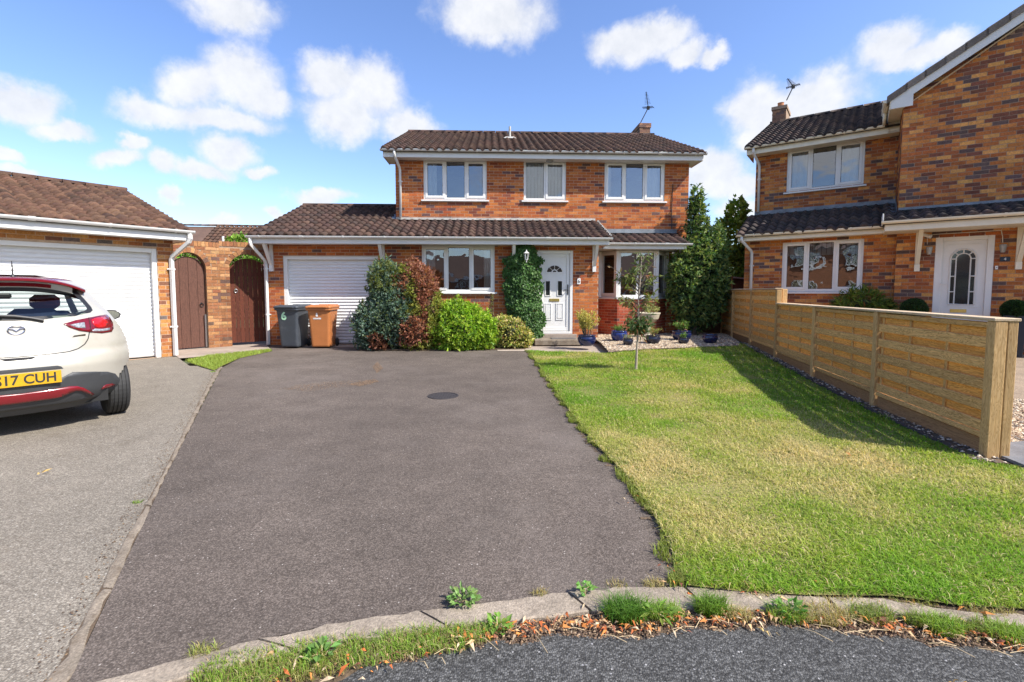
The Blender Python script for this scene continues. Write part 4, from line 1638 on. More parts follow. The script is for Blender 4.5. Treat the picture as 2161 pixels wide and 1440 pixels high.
def aerial(name, base, knee, tip, label, yaw):
    """television aerial: mast, boom and its rods, reflector grid"""
    e = empty(name, base, 0, label, 'aerial', 'television aerials')
    b = Vector(base)
    k = Vector(knee) - b
    t = Vector(tip) - b
    mb = MB()
    mb.tube([(0, 0, 0), k], 0.016, 6)
    mb.build('mast', 'black_metal', e)
    mb = MB()
    mb.tube([k - (t - k) * 0.12, t], 0.012, 6)
    d = (t - k).normalized()
    sd = Vector((math.cos(yaw), math.sin(yaw), 0.12)).normalized()
    for i in range(9):
        p = k + (t - k) * (0.25 + 0.085 * i)
        ln = 0.11 - 0.008 * i
        mb.tube([p - sd * ln, p + sd * ln], 0.005, 4)
    mb.build('boom', 'black_metal', e)
    mb = MB()
    up = sd.cross(d).normalized()
    for j in range(4):
        off = up * (0.05 * (j - 1.5)) + d * 0.02
        mb.tube([k + off - sd * 0.19, k + off + sd * 0.19], 0.006, 4)
    for s in (-0.19, -0.08, 0.08, 0.19):
        mb.tube([k + up * -0.08 + sd * s, k + up * 0.08 + sd * s], 0.005, 4)
    mb.bbox(k.x - 0.05, k.x + 0.05, k.y - 0.03, k.y + 0.03, k.z - 0.06, k.z + 0.06, 0.01)
    mb.build('reflector', 'black_metal', e)
    return e


def m6pt(u, v, y):
    x, z = M6.at(u, v, y)
    return M6.w(x, y, z)


aerial('tv_aerial', m6pt(1352, 259, 4.80), m6pt(1368, 228, 4.9), m6pt(1363.5, 194, 4.55), 'black television aerial on the brick chimney of the orange brick house', 0.1)

# --- front door
D0, D1, DZ0, DZ1 = 6.58, 7.48, 0.25, 2.31
door = MB()
door.box(D0 + 0.075, D1 - 0.075, 0.045, 0.09, DZ0 + 0.07, DZ1 - 0.075)
do = door.build('front_door', 'white_frame', H6, bevel=0.004)
fr = MB()
fr.box(D0, D0 + 0.075, 0.0, 0.11, DZ0, DZ1)
fr.box(D1 - 0.075, D1, 0.0, 0.11, DZ0, DZ1)
fr.box(D0 + 0.075, D1 - 0.075, 0.0, 0.11, DZ1 - 0.075, DZ1)
fr.box(D0 + 0.075, D1 - 0.075, -0.02, 0.11, DZ0, DZ0 + 0.06)
fr.build('door_frame', 'white_frame', do, bevel=0.008)
sash = MB()
a, b, c, d = D0 + 0.08, D1 - 0.08, DZ0 + 0.075, DZ1 - 0.08
for q in ((a, a + 0.075, c, d), (b - 0.075, b, c, d), (a + 0.075, b - 0.075, c, c + 0.09), (a + 0.075, b - 0.075, d - 0.075, d)):
    sash.box(q[0], q[1], 0.028, 0.046, q[2], q[3])
sash.build('door_rail', 'white_frame', do, bevel=0.006)
xm = (D0 + D1) / 2


def moulded(x0, x1, z0, z1, glass=False, parent=do, y=0.045):
    p = MB()
    t = 0.022
    for q in ((x0, x0 + t, z0, z1), (x1 - t, x1, z0, z1), (x0 + t, x1 - t, z0, z0 + t), (x0 + t, x1 - t, z1 - t, z1)):
        p.box(q[0], q[1], y - 0.014, y + 0.002, q[2], q[3])
    if not glass:
        p.box(x0 + 0.04, x1 - 0.04, y - 0.012, y + 0.001, z0 + 0.04, z1 - 0.04)
    p.build('door_panel', 'white_frame', parent, bevel=0.005)
    if glass:
        g = MB()
        g.box(x0 + t, x1 - t, y - 0.006, y + 0.001, z0 + t, z1 - t)
        g.build('door_glass', 'navy_glass', parent)


m_, nt_, b_ = nodemat('navy_glass')
b_.inputs['Base Color'].default_value = (0.02, 0.024, 0.024, 1)
b_.inputs['Roughness'].default_value = 0.06
b_.inputs['Specular IOR Level'].default_value = 0.9
zd = lambda v: M6.at(1170, v, 0.05)[1]
xd = lambda u: M6.at(u, 600, 0.05)[0]
moulded(xd(1150), xd(1162), zd(625.5), zd(592), True)
moulded(xd(1175.5), xd(1187.5), zd(625.5), zd(592), True)
moulded(xd(1147.5), xd(1164), zd(676), zd(640))
moulded(xd(1173), xd(1189), zd(676), zd(640))
# fanlight
cz, r1 = zd(574.5), 0.19
arc = [(xm - 0.005 + r1 * math.cos(R(180 * i / 20)), cz + r1 * 0.85 * math.sin(R(180 * i / 20))) for i in range(21)]
p = MB()
p.add([(x, 0.038, z) for x, z in arc], [tuple(range(20, -1, -1))])
p.build('fanlight', 'navy_glass', do)
p = MB()
for k, (ra, rb) in enumerate(((r1, r1 + 0.03), (0.05, 0.075))):
    A = [(xm - 0.005 + ra * math.cos(R(9 * i)), cz + ra * 0.85 * math.sin(R(9 * i))) for i in range(21)]
    B = [(xm - 0.005 + rb * math.cos(R(9 * i)), cz + rb * 0.85 * math.sin(R(9 * i))) for i in range(21)]
    p.add([(x, 0.03, z) for x, z in A] + [(x, 0.03, z) for x, z in B], [(i, i + 1, 22 + i, 21 + i) for i in range(20)])
p.box(xm - r1 - 0.035, xm + r1 + 0.025, 0.03, 0.046, cz - 0.03, cz)
for an in (45, 90, 135):
    x, z = math.cos(R(an)), math.sin(R(an)) * 0.85
    p.tube([(xm - 0.005 + 0.06 * x, 0.034, cz + 0.06 * z), (xm - 0.005 + r1 * x, 0.034, cz + r1 * z)], 0.006, 4)
p.build('fanlight_trim', 'white_frame', do)
p = MB()
p.box(xm - 0.13, xm + 0.12, 0.03, 0.046, zd(636.5), zd(630.5))
p.build('letterbox', 'brass', do, bevel=0.004)
p = MB()
hx = xd(1198)
p.box(hx - 0.014, hx + 0.014, 0.018, 0.029, zd(622), zd(601))
p.tube([(hx, 0.02, zd(612)), (hx, -0.03, zd(612)), (hx - 0.11, -0.03, zd(612))], 0.011, 6)
p.build('door_handle', 'black_metal', do)
p = MB()
p.bbox(D0 - 0.06, D1 + 0.1, -0.05, 0.1, 0.03, 0.245, 0.008)
p.build('threshold', 'concrete', H6)
st = MB()
st.bbox(-0.58, 0.58, -0.28, 0.28, 0.0, 0.13, 0.012)
w_ = M6.w(xm + 0.03, -0.34)
tag(st.build('door_step', 'edging', None, (w_[0], w_[1], 0.03), M6.a), 'low concrete step below the white front door', 'step')
st = MB()
st.bbox(-0.3, 0.3, -0.14, 0.14, 0, 0.014, 0.005)
w_ = M6.w(xm + 0.17, -0.32)
tag(st.build('doormat', 'doormat', None, (w_[0], w_[1], 0.162), M6.a), 'grey doormat lying on the concrete front step', 'mat')

# plaque with the house number
x, z = M6.at(1221.5, 594, -0.02)
w_ = M6.w(x, -0.025)
pq = MB()
pq.bbox(-0.042, 0.042, -0.006, 0.006, -0.072, 0.072, 0.003)
pq_o = tag(pq.build('house_number_plaque', 'white_print', None, (w_[0], w_[1], z), M6.a), 'small white tile plaque reading 6 right of the white front door', 'number plaque')
o = add_obj('numeral', text_mesh('6', 0.13, 'black_print'), pq_o, (0.002, -0.009, -0.002))
o.rotation_euler = (R(90), 0, 0)

# wall lantern in the ivy
x, z = M6.at(1111, 541, -0.44)
w_ = M6.w(x, -0.44)
la = empty('wall_lantern', (w_[0], w_[1], z), M6.a, 'white wall lantern hanging among the ivy by the front door', 'lantern')
p = MB()
p.lathe([(0.055, 0.055), (0.07, 0.07), (0.03, 0.105), (0.012, 0.115), (0.016, 0.13), (0.004, 0.155)], 6)
p.build('cap', 'white_plastic', la)
p = MB()
p.lathe([(0.006, -0.15), (0.014, -0.125), (0.012, -0.105), (0.034, -0.09), (0.036, -0.075)], 6)
p.build('base', 'white_plastic', la)
p = MB()
for i in range(6):
    t = math.pi / 3 * i
    p.tube([(0.034 * math.cos(t), 0.034 * math.sin(t), -0.08), (0.056 * math.cos(t), 0.056 * math.sin(t), 0.058)], 0.005, 4)
p.tube([(0, 0.02, -0.1), (0, 0.43, -0.12)], 0.012, 6)
p.build('cage', 'white_plastic', la)
p = MB()
p.lathe([(0.03, -0.076), (0.05, 0.056)], 6)
p.build('lamp_glass', 'glass_clear', la)
# cable clipped up the wall by the corner
cb = MB()
cb.tube([M6.w(10.36, 1.08, 4.2), M6.w(10.34, 1.08, 3.5), M6.w(10.35, 1.08, 3.0)], 0.01, 5)
tag(cb.build('wall_cable', 'black_plastic'), 'thin dark cable running down the brick wall below the right upper window', 'cable')


# ------------------------------------------------------------------ the neighbouring house, number 4
K4 = 1.04
M4 = Fr(5.653 * K4, 11.592 * K4, -36.273)
H4 = empty('gabled_house', (M4.o[0], M4.o[1], 0), M4.a, 'brown brick house with tall front gable and white arched-glass door behind the fence', 'house')
yA, yW, wx = 1.164, -0.124, 2.973
XW = 7.2
gx0, gz0 = 2.708, 5.407
gx1, gz1 = M4.at(2161, 8.3, yW - 0.156)
gs = (gz1 - gz0) / (gx1 - gx0)                       # slope of the gable
apx = 5.9
vtop = lambda x: gz0 + gs * ((x if x < apx else 2 * apx - x) - gx0)   # top of the verge tiles
brick_wall(H4, 'lower_wall', (0, 0), (1, 0), wx, 0, 2.55, [(0.833, 2.417, 1.275, 2.50)], pal=PAL_FOUR, seed=51, mortar='mortar_dark')
brick_wall(H4, 'upper_wall', (0, yA), (1, 0), wx, 3.3, 4.98, [(0.731, 2.351, 3.87, 4.985)], pal=PAL_FOUR, seed=52, mortar='mortar_dark')
brick_wall(H4, 'gable_wall', (wx, yW), (1, 0), XW - wx, 0, 7.6, [(3.60 - wx, 4.47 - wx, 0, 2.43)], pal=PAL_FOUR, seed=53, mortar='mortar_dark', clip=lambda s: vtop(wx + s) - 0.2)
brick_wall(H4, 'gable_side_wall', (wx, yA), (0, -1), yA - yW, 2.8, 5.35, pal=PAL_FOUR, seed=54, mortar='mortar_dark')
brick_wall(H4, 'return_wall', (wx, 0), (0, -1), -yW, 0, 2.6, pal=PAL_FOUR, seed=55, mortar='mortar_dark')
mb = MB()
XE = 2 * apx - 2.973
mb.add([(XW, yW, 0), (XE, yW, 0), (XE, yW, 5.3), (XW, yW, vtop(XW) - 0.15)], [(0, 1, 2, 3)])
mb.add([(0, 0, 0), (0, 8, 0), (0, 8, 5), (0, 4.76, 6.75), (0, yA, 5.0), (0, yA, 2.6), (0, 0, 2.6)], [(6, 5, 4, 3, 2, 1, 0)])
mb.add([(XE, yW, 0), (XE, 8, 0), (XE, 8, 5.3), (XE, yW, 5.3)], [(0, 1, 2, 3)])
mb.add([(0, 8, 0), (XE, 8, 0), (XE, 8, 5.3), (0, 8, 5.3)], [(3, 2, 1, 0)])
mb.build('rear_wall', 'plain_brick', H4)

# upper roof
pu4 = 0.425
e4 = 5.045
z4 = lambda y: e4 + pu4 * (y - 0.69)
mb = MB()
mb.add([(-0.2, 0.71, z4(0.71)), (3.4, 0.71, z4(0.71)), (3.4, 4.76, z4(4.76)), (-0.2, 4.76, z4(4.76)), (-0.2, 0.71, z4(0.71) - 0.04), (3.4, 0.71, z4(0.71) - 0.04), (3.4, 4.76, z4(4.76) - 0.04), (-0.2, 4.76, z4(4.76) - 0.04)],
       [(0, 1, 2, 3), (7, 6, 5, 4), (0, 4, 5, 1), (1, 5, 6, 2), (0, 3, 7, 4)])
mb.add([(-0.2, 4.76, z4(4.76)), (6, 4.76, z4(4.76)), (6, 8.4, z4(1.1)), (-0.2, 8.4, z4(1.1))], [(0, 1, 2, 3)])
r4 = mb.build('upper_roof', 'roof_under', H4)
tile_roof(H4, r4, (-0.2, 0.69, e4), 2.95, math.atan(pu4), 4.07 / math.cos(math.atan(pu4)), TILE_DARK, seed=56, gauge=0.3)
ridge(H4, r4, (-0.22, 4.76, z4(4.76) + 0.03), (3.9, 4.76, z4(4.76) + 0.03), TILE_DARK, seed=57)
mb = MB()
mb.box(-0.17, wx - 0.2, 0.765, 0.785, 4.895, 5.06)
mb.box(-0.17, -0.15, 0.785, 1.7, 4.895, 5.06)
mb.build('fascia', 'cream_fascia', H4, bevel=0.003)
mb = MB()
mb.box(-0.15, wx - 0.005, 0.785, yA - 0.012, 4.905, 4.92)
mb.build('soffit', 'cream_fascia', H4)
gutter(H4, (-0.21, 0.705, 5.08), (wx - 0.28, 0.705, 5.075), 'cream_fascia', first=0.25)
downpipe(H4, [(0.0, 0.705, 5.03), (0.0, 0.705, 4.93), (0.09, yA - 0.055, 4.66), (0.09, yA - 0.055, 3.43)], 'white_plastic', clips=[(0.09, yA - 0.055, 4.3)])

# lower roof
pl4 = 0.42
eL = 2.655
zL = lambda y: eL + pl4 * (y + 0.45)
mb = MB()
mb.add([(-0.13, -0.42, zL(-0.42)), (wx, -0.42, zL(-0.42)), (wx, yA, zL(yA)), (-0.13, yA, zL(yA)), (-0.13, -0.42, zL(-0.42) - 0.04), (wx, -0.42, zL(-0.42) - 0.04), (wx, yA, zL(-0.4)), (-0.13, yA, zL(-0.4))],
       [(0, 1, 2, 3), (7, 6, 5, 4), (0, 4, 5, 1), (0, 3, 7, 4)])
r4l = mb.build('lower_roof', 'roof_under', H4)
tile_roof(H4, r4l, (-0.13, -0.45, eL), wx + 0.13 - 0.03, math.atan(pl4), 1.58 / math.cos(math.atan(pl4)), TILE_DARK, seed=58, gauge=0.29)
mb = MB()
mb.add([(0, yA - 0.012, zL(yA) - 0.1), (wx, yA - 0.012, zL(yA) - 0.1), (wx, yA - 0.012, 3.46), (0, yA - 0.012, 3.46), (0, yA - 0.18, zL(yA - 0.18) + 0.085), (wx, yA - 0.18, zL(yA - 0.18) + 0.085)], [(0, 1, 2, 3), (4, 5, 1, 0)])
mb.add([(wx - 0.012, -0.05, zL(-0.05) + 0.02), (wx - 0.012, yA, zL(yA) + 0.02), (wx - 0.012, yA, zL(yA) + 0.24), (wx - 0.012, -0.05, zL(-0.05) + 0.24), (wx - 0.16, -0.05, zL(-0.05) + 0.085), (wx - 0.16, yA, zL(yA) + 0.085)], [(3, 2, 1, 0), (0, 1, 5, 4)])
mb.build('flashing', 'lead', H4)
mb = MB()
mb.box(-0.10, wx - 0.02, -0.375, -0.355, 2.535, 2.665)
mb.box(-0.10, -0.08, -0.355, -0.0, 2.535, 2.665)
mb.build('fascia', 'cream_fascia', H4, bevel=0.003)
mb = MB()
mb.box(-0.08, wx, -0.355, -0.012, 2.545, 2.56)
mb.build('soffit', 'cream_fascia', H4)
gutter(H4, (-0.13, -0.44, 2.69), (wx - 0.08, -0.44, 2.685), 'cream_fascia', first=0.4)
downpipe(H4, [(0.0, -0.44, 2.64), (0.0, -0.44, 2.55), (0.17, -0.055, 2.3), (0.17, -0.055, 0.1)], 'white_plastic', clips=[(0.17, -0.055, 1.95)])

# porch roof
pp = 0.33
yP = -1.044
eP = 2.67
zP = lambda y: eP + pp * (y - yP)
xP0 = 2.72
XP1 = 6.6
mb = MB()
mb.add([(xP0, yP + 0.03, zP(yP + 0.03)), (XP1, yP + 0.03, zP(yP + 0.03)), (XP1, yW, zP(yW)), (xP0, yW, zP(yW)), (xP0, yP + 0.03, zP(yP) - 0.03), (XP1, yP + 0.03, zP(yP) - 0.03), (XP1, yW, zP(yP) - 0.03), (xP0, yW, zP(yP) - 0.03)],
       [(0, 1, 2, 3), (7, 6, 5, 4), (0, 4, 5, 1), (1, 5, 6, 2), (0, 3, 7, 4)])
rp = mb.build('porch_roof', 'roof_under', H4)
tile_roof(H4, rp, (xP0, yP, eP), XP1 - xP0, math.atan(pp), 0.9 / math.cos(math.atan(pp)), TILE_DARK, seed=59, gauge=0.3)
mb = MB()
mb.add([(wx, yW - 0.014, zP(yW) - 0.06), (XP1, yW - 0.014, zP(yW) - 0.06), (XP1, yW - 0.014, 3.07), (wx, yW - 0.014, 3.07), (wx, yW - 0.17, zP(yW - 0.17) + 0.085), (XP1, yW - 0.17, zP(yW - 0.17) + 0.085)], [(0, 1, 2, 3), (4, 5, 1, 0)])
mb.build('flashing', 'lead', H4)
mb = MB()
mb.box(2.74, XP1, yP + 0.065, yP + 0.085, 2.515, 2.66)
mb.box(2.74, 2.76, yP + 0.085, 0.0, 2.515, 2.66)
mb.build('fascia', 'cream_fascia', H4, bevel=0.003)
mb = MB()
mb.box(2.76, XP1, yP + 0.085, yW - 0.012, 2.525, 2.54)
mb.build('soffit', 'cream_fascia', H4)
mb = MB()
mb.box(2.69, 2.715, yP - 0.01, yP + 0.5, 2.66, 2.86)
mb.build('verge_cap', 'white_plastic', rp, bevel=0.01)
gutter(H4, (2.68, yP - 0.005, 2.705), (XP1, yP - 0.005, 2.70), 'cream_fascia', first=1.75)
bracket(H4, M4.at(1937, 520, yW)[0], yW, 2.525, 0.78, 0.6, 'cream_fascia')
bracket(H4, M4.at(2150, 530, yW)[0], yW, 2.525, 0.78, 0.6, 'cream_fascia')

# gable roof
mb = MB()
yf, yb_ = yW - 0.15, 7.5
vt = lambda x: vtop(x) - 0.07
mb.add([(gx0, yf, vt(gx0)), (apx, yf, vt(apx)), (2 * apx - gx0, yf, vt(gx0)), (gx0, yb_, vt(gx0)), (apx, yb_, vt(apx)), (2 * apx - gx0, yb_, vt(gx0)),
        (gx0, yf, vt(gx0) - 0.05), (apx, yf, vt(apx) - 0.05), (2 * apx - gx0, yf, vt(gx0) - 0.05)], [(0, 1, 4, 3), (1, 2, 5, 4), (6, 7, 1, 0), (7, 8, 2, 1)])
rg = mb.build('gable_roof', 'roof_under', H4)
# verge tiles, one by one up the slope
n = 11
rr = random.Random(8)
for i in range(n):
    xa = gx0 + (apx - gx0) * i / n - 0.02
    xb = gx0 + (apx - gx0) * (i + 1) / n + 0.012
    V = []
    lift = 0.012 if i else 0.0
    for (x, dz) in ((xa, lift), (xb, 0.0)):
        t = vtop(x) + dz
        V += [(x, yf - 0.035, t - 0.15), (x, yf - 0.035, t - 0.02), (x, yf - 0.015, t), (x, yf + 0.2, t), (x, yf + 0.2, t - 0.15)]
    Fs = [(j, (j + 1) % 5, 5 + (j + 1) % 5, 5 + j) for j in range(5)] + [(4, 3, 2, 1, 0), (5, 6, 7, 8, 9)]
    Fs = [tuple(reversed(f)) for f in Fs]
    me = bpy.data.meshes.new('verge_tile')
    me.from_pydata(V, [], Fs)
    at_ = me.attributes.new('col', 'FLOAT_COLOR', 'FACE')
    g = rr.uniform(0.85, 1.2)
    at_.data.foreach_set('color', np.tile(np.array([0.17 * g, 0.14 * g, 0.115 * g, 1], np.float32), len(Fs)))
    me.materials.append(MATS['tile'])
    add_obj('verge_tile', me, rg)
mb = MB()
bb = lambda x: vtop(x) - 0.15
xa, xb = gx0 + 0.05, apx
mb.add([(xa, yf, bb(xa) - 0.16), (xb, yf, bb(xb) - 0.16), (xb, yf, bb(xb) + 0.02), (xa, yf, bb(xa) + 0.02), (xa, yf + 0.02, bb(xa) - 0.16), (xb, yf + 0.02, bb(xb) - 0.16), (xb, yf + 0.02, bb(xb) + 0.02), (xa, yf + 0.02, bb(xa) + 0.02)],
       [(0, 1, 2, 3), (0, 4, 5, 1), (2, 6, 7, 3), (3, 7, 4, 0), (4, 7, 6, 5)])
xk = wx + 0.14
mb.add([(xa, yf - 0.003, bb(xa) - 0.17), (xk, yf - 0.003, bb(xa) - 0.17), (xk, yf - 0.003, bb(xk) - 0.15), (xa, yf - 0.003, bb(xa)), (xa, yf + 0.018, bb(xa) - 0.17), (xk, yf + 0.018, bb(xa) - 0.17), (xk, yf + 0.018, bb(xk) - 0.15), (xa, yf + 0.018, bb(xa))],
       [(0, 1, 2, 3), (0, 4, 5, 1), (1, 5, 6, 2), (3, 7, 4, 0)])
mb.build('bargeboard', 'white_plastic', H4)
zf = bb(xa) - 0.17
mb = MB()
mb.add([(xa, yf + 0.02, zf + 0.01), (wx - 0.01, yf + 0.02, zf + 0.01), (wx - 0.01, yA - 0.4, zf + 0.01), (xa, yA - 0.4, zf + 0.01)], [(0, 1, 2, 3)[::-1]])
mb.add([(wx - 0.01, yf + 0.02, zf + 0.01), (apx, yf + 0.02, vtop(apx) - 0.26), (apx, yW - 0.012, vtop(apx) - 0.26), (wx - 0.01, yW - 0.012, zf + 0.01)], [(0, 1, 2, 3)[::-1]])
mb.build('soffit', 'cream_fascia', H4)
mb = MB()
mb.box(xa - 0.02, xa - 0.002, yf, yA - 0.4, zf, zf + 0.2)
mb.build('fascia', 'cream_fascia', H4)
mb = MB()
mb.box(xa + 0.002, wx - 0.008, 0.79, yA - 0.005, 4.93, zf + 0.3)
mb.build('box_end', 'cream_fascia', H4)
gutter(H4, (xa - 0.08, yf + 0.62 + 0.35, zf + 0.2), (xa - 0.08, yf, zf + 0.2), 'cream_fascia', first=0.35, step=0.4)
downpipe(H4, [(xa - 0.08, 0.45, zf + 0.15), (xa - 0.08, 0.62, 5.06)], 'cream_fascia')

# windows and door
TRI4 = [(0, 0.33, 'open'), (0.33, 0.665, 'fix'), (0.665, 1, 'open')]
window(H4, 0.731, yA, 3.89, 1.62, 1.075, TRI4, curtains=[(0.03, 0.28), (0.72, 0.97)], depth=2.0)
window(H4, 0.833, 0, 1.31, 1.584, 1.185, TRI4, blind=(0.03, 0.97, 0.72, 0.98), depth=1.0)
d0, d1, dz1 = 3.60, 4.47, 2.43
dm = MB()
dm.box(d0 + 0.12, d1 - 0.1, 0.045 + yW, 0.09 + yW, 0.1, dz1 - 0.1)
d4 = dm.build('front_door', 'white_frame', H4, bevel=0.004)
fm = MB()
fm.box(d0, d0 + 0.12, yW, yW + 0.11, 0.05, dz1)
fm.box(d1 - 0.10, d1, yW, yW + 0.11, 0.05, dz1)
fm.box(d0 + 0.12, d1 - 0.1, yW, yW + 0.11, dz1 - 0.1, dz1)
fm.box(d0 + 0.12, d1 - 0.1, yW - 0.02, yW + 0.11, 0.05, 0.12)
fm.build('door_frame', 'white_frame', d4, bevel=0.008)
xs = lambda u: M4.at(u, 580, yW + 0.04)[0]
zs_ = lambda v: M4.at(2035, v, yW + 0.04)[1]
gl0, gl1, gb_, gt_ = xs(2004), xs(2059), zs_(643), zs_(526)
gw = (gl1 - gl0) / 2
gm_ = (gl0 + gl1) / 2
spring = gt_ - gw
out = [(gl0, gb_), (gl1, gb_), (gl1, spring)] + [(gm_ + gw * math.cos(R(9 * i)), spring + gw * math.sin(R(9 * i))) for i in range(1, 20)] + [(gl0, spring)]
p = MB()
p.add([(x, yW + 0.037, z) for x, z in out], [tuple(range(len(out)))])
p.build('door_glass', 'navy_glass', d4)
p = MB()


def bar(pts, r=0.011):
    p.tube([(x, yW + 0.034, z) for x, z in pts], r, 4)


gi = gw * 0.56
inn = [(gm_ + gi * math.cos(R(9 * i)), spring + gi * math.sin(R(9 * i))) for i in range(0, 21)]
bar([(gm_ + gi, gb_)] + inn + [(gm_ - gi, gb_)])
bar([(x, z) for x, z in out] + [out[0]], 0.016)
for an in (0, 45, 90, 135, 180):
    bar([(gm_ + gi * math.cos(R(an)), spring + gi * math.sin(R(an))), (gm_ + gw * math.cos(R(an)), spring + gw * math.sin(R(an)))])
for k in (0.28, 0.62):
    z = gb_ + (spring - gb_) * k
    bar([(gm_ - gw, z), (gm_ - gi, z)])
    bar([(gm_ + gi, z), (gm_ + gw, z)])
p.build('glazing_bar', 'white_frame', d4)
p = MB()
p.box(d0 + 0.2, d1 - 0.18, yW + 0.034, yW + 0.046, gb_ - 0.05, gb_ - 0.035)
p.box(d0 + 0.2, d1 - 0.18, yW + 0.034, yW + 0.046, gt_ + 0.09, gt_ + 0.1)
p.build('door_panel', 'white_frame', d4, bevel=0.004)
p = MB()
p.box(xs(2009), xs(2044), yW + 0.03, yW + 0.046, zs_(660), zs_(653))
p.build('letterbox', 'brass', d4, bevel=0.004)
p = MB()
hx = xs(1985)
p.box(hx - 0.014, hx + 0.014, yW - 0.012, yW + 0.002, zs_(614), zs_(597))
p.tube([(hx, yW - 0.005, zs_(599)), (hx, yW - 0.05, zs_(599)), (hx + 0.1, yW - 0.05, zs_(599))], 0.01, 6)
p.build('door_handle', 'white_frame', d4)


def on4(u, v, y):
    x, z = M4.at(u, v, y)
    w_ = M4.w(x, y)
    return (w_[0], w_[1], z)


# fittings by the door
pq = MB()
pq.bbox(-0.07, 0.07, -0.008, 0.008, -0.042, 0.042, 0.004)
pq_o = tag(pq.build('house_number_plaque', 'navy', None, on4(2121, 547, yW - 0.02), M4.a), 'dark slate plaque with a pale 4 beside the arched-glass door', 'number plaque')
o = add_obj('numeral', text_mesh('4', 0.075, 'white_print'), pq_o, (0.0, -0.011, -0.002))
o.rotation_euler = (R(90), 0, 0)
pq = MB()
pq.bbox(-0.02, 0.02, -0.01, 0.01, -0.035, 0.035, 0.004)
bell = tag(pq.build('doorbell', 'white_print', None, on4(2103, 565, yW - 0.02), M4.a), 'small white doorbell right of the arched-glass door', 'doorbell')
pq = MB()
pq.lathe([(0.008, 0), (0.008, 0.004), (0, 0.005)], 10)
b_o = pq.build('button', 'black_plastic', bell, (0, -0.011, 0))
b_o.rotation_euler = (R(90), 0, 0)
for uv, side in (((1961, 526), 'left'), ((2117, 521), 'right')):
    e = empty('wall_light', on4(uv[0], uv[1], yW - 0.09), M4.a, 'silver tapered wall light %s of the arched-glass door' % side, 'wall light', 'wall lights by the door')
    q = MB()
    q.lathe([(0.032, -0.11), (0.05, -0.02), (0.055, 0.03), (0.05, 0.045), (0.02, 0.05)], 14)
    q.build('shade', 'silver_grey', e, smooth=False)
    q = MB()
    q.box(-0.02, 0.02, 0.03, 0.08, -0.02, 0.03)
    q.build('wall_bracket', 'silver_grey', e)
c1 = on4(1956, 498, yW - 0.07)
cm = empty('security_camera', c1, M4.a, 'small white security camera on the wall left of the arched-glass door', 'camera')
q = MB()
q.tube([(-0.06, 0, 0.03), (0.06, -0.06, -0.03)], [0.03, 0.04], 10)
q.build('housing', 'white_plastic', cm)
q = MB()
q.tube([(-0.05, 0.0, 0.02), (-0.06, 0.06, 0.03)], 0.015, 6)
q.build('mount', 'white_plastic', cm)
q = MB()
pts = [on4(1963, 496, yW - 0.015), on4(1985, 494, yW - 0.015), on4(2040, 491, yW - 0.015), on4(2113, 486, yW - 0.015), on4(2119, 478, yW - 0.02), on4(2142, 481, yW - 0.02)]
q.tube(pts, 0.006, 5)
q.tube([on4(1957, 502, yW - 0.02), on4(1957, 516, yW - 0.05)], 0.005, 5)
q.tube([on4(2113, 486, yW - 0.02), on4(2116, 500, yW - 0.03), on4(2116, 513, yW - 0.06)], 0.007, 5)
tag(q.build('wall_cable', 'cable'), 'pale cable looped over the arched-glass door of the gabled house', 'cable')

# chimney
mb = MB()
c4 = (0.05, 0.95, 4.55, 5.0)
xc, zc_ = M4.at(1629, 235, 4.62)
c4 = (xc, xc + 0.42, 4.62, 5.55)
mb.box(c4[0] + 0.012, c4[1] - 0.012, c4[2] + 0.012, c4[3], 6.3, 7.28)
mb.box(c4[0] - 0.015, c4[1] + 0.015, c4[2] - 0.015, c4[3] + 0.015, 7.2, 7.30)
ch4 = mb.build('chimney', 'mortar_dark', H4)
PAL_C4_SHADE = [((0.14, 0.08, 0.065), 3), ((0.1, 0.06, 0.055), 3), ((0.22, 0.12, 0.08), 1)]  # side face bricks, darker than the front: its shade is put into the colour
brick_wall(H4, 'chimney_face', (c4[0] + 0.012, c4[2] + 0.012), (1, 0), 0.396, 6.5, 7.2, pal=PAL_CH, seed=3, mortar='mortar_dark')
brick_wall(H4, 'chimney_face', (c4[0] + 0.012, c4[3]), (0, -1), c4[3] - c4[2] - 0.012, 6.5, 7.2, pal=PAL_C4_SHADE, seed=4, mortar='mortar_dark')
mb = MB()
mb.lathe([(0.11, 7.29), (0.12, 7.32), (0.095, 7.36), (0.09, 7.46), (0.1, 7.48), (0.08, 7.48)], 16, ((c4[0] + c4[1]) / 2, c4[2] + 0.3, 0))
mb.build('chimney_pot', 'plain_brick', H4)
b4 = on4(1660, 212, 4.6)
aerial('tv_aerial', b4, on4(1674, 183, 4.7), on4(1662, 166, 4.5), 'black television aerial on the dark chimney of the gabled house', -0.5)


# ------------------------------------------------------------------ the neighbours' garage on the left
MG = Fr(-6.788, 9.562, 51.0)
HG = empty('garage_building', (MG.o[0], MG.o[1], 0), MG.a, 'low brick garage with brown tiled roof and wide white roller door behind the car', 'garage')
brick_wall(HG, 'front_wall', (-6.0, 0), (1, 0), 6.0, 0, 2.40, [(1.1, 5.73, 0, 2.14)], pal=PAL_LEFT, seed=61)
brick_wall(HG, 'side_wall', (0, 0), (0, 1), 1.35, 0, 2.95, pal=PAL_LEFT, seed=62, clip=lambda s: 2.50 + 0.311 * s, phase=0.1125)
mb = MB()
mb.add([(0, 1.35, 0), (0, 8.4, 0), (0, 8.4, 2.5), (0, 4.2, 3.75), (0, 1.35, 2.9)], [(0, 1, 2, 3, 4)])
mb.add([(-6.0, 0, 0), (-6.0, 8.4, 0), (-6.0, 8.4, 2.5), (-6.0, 4.2, 3.75), (-6.0, 0, 2.5)], [(4, 3, 2, 1, 0)])
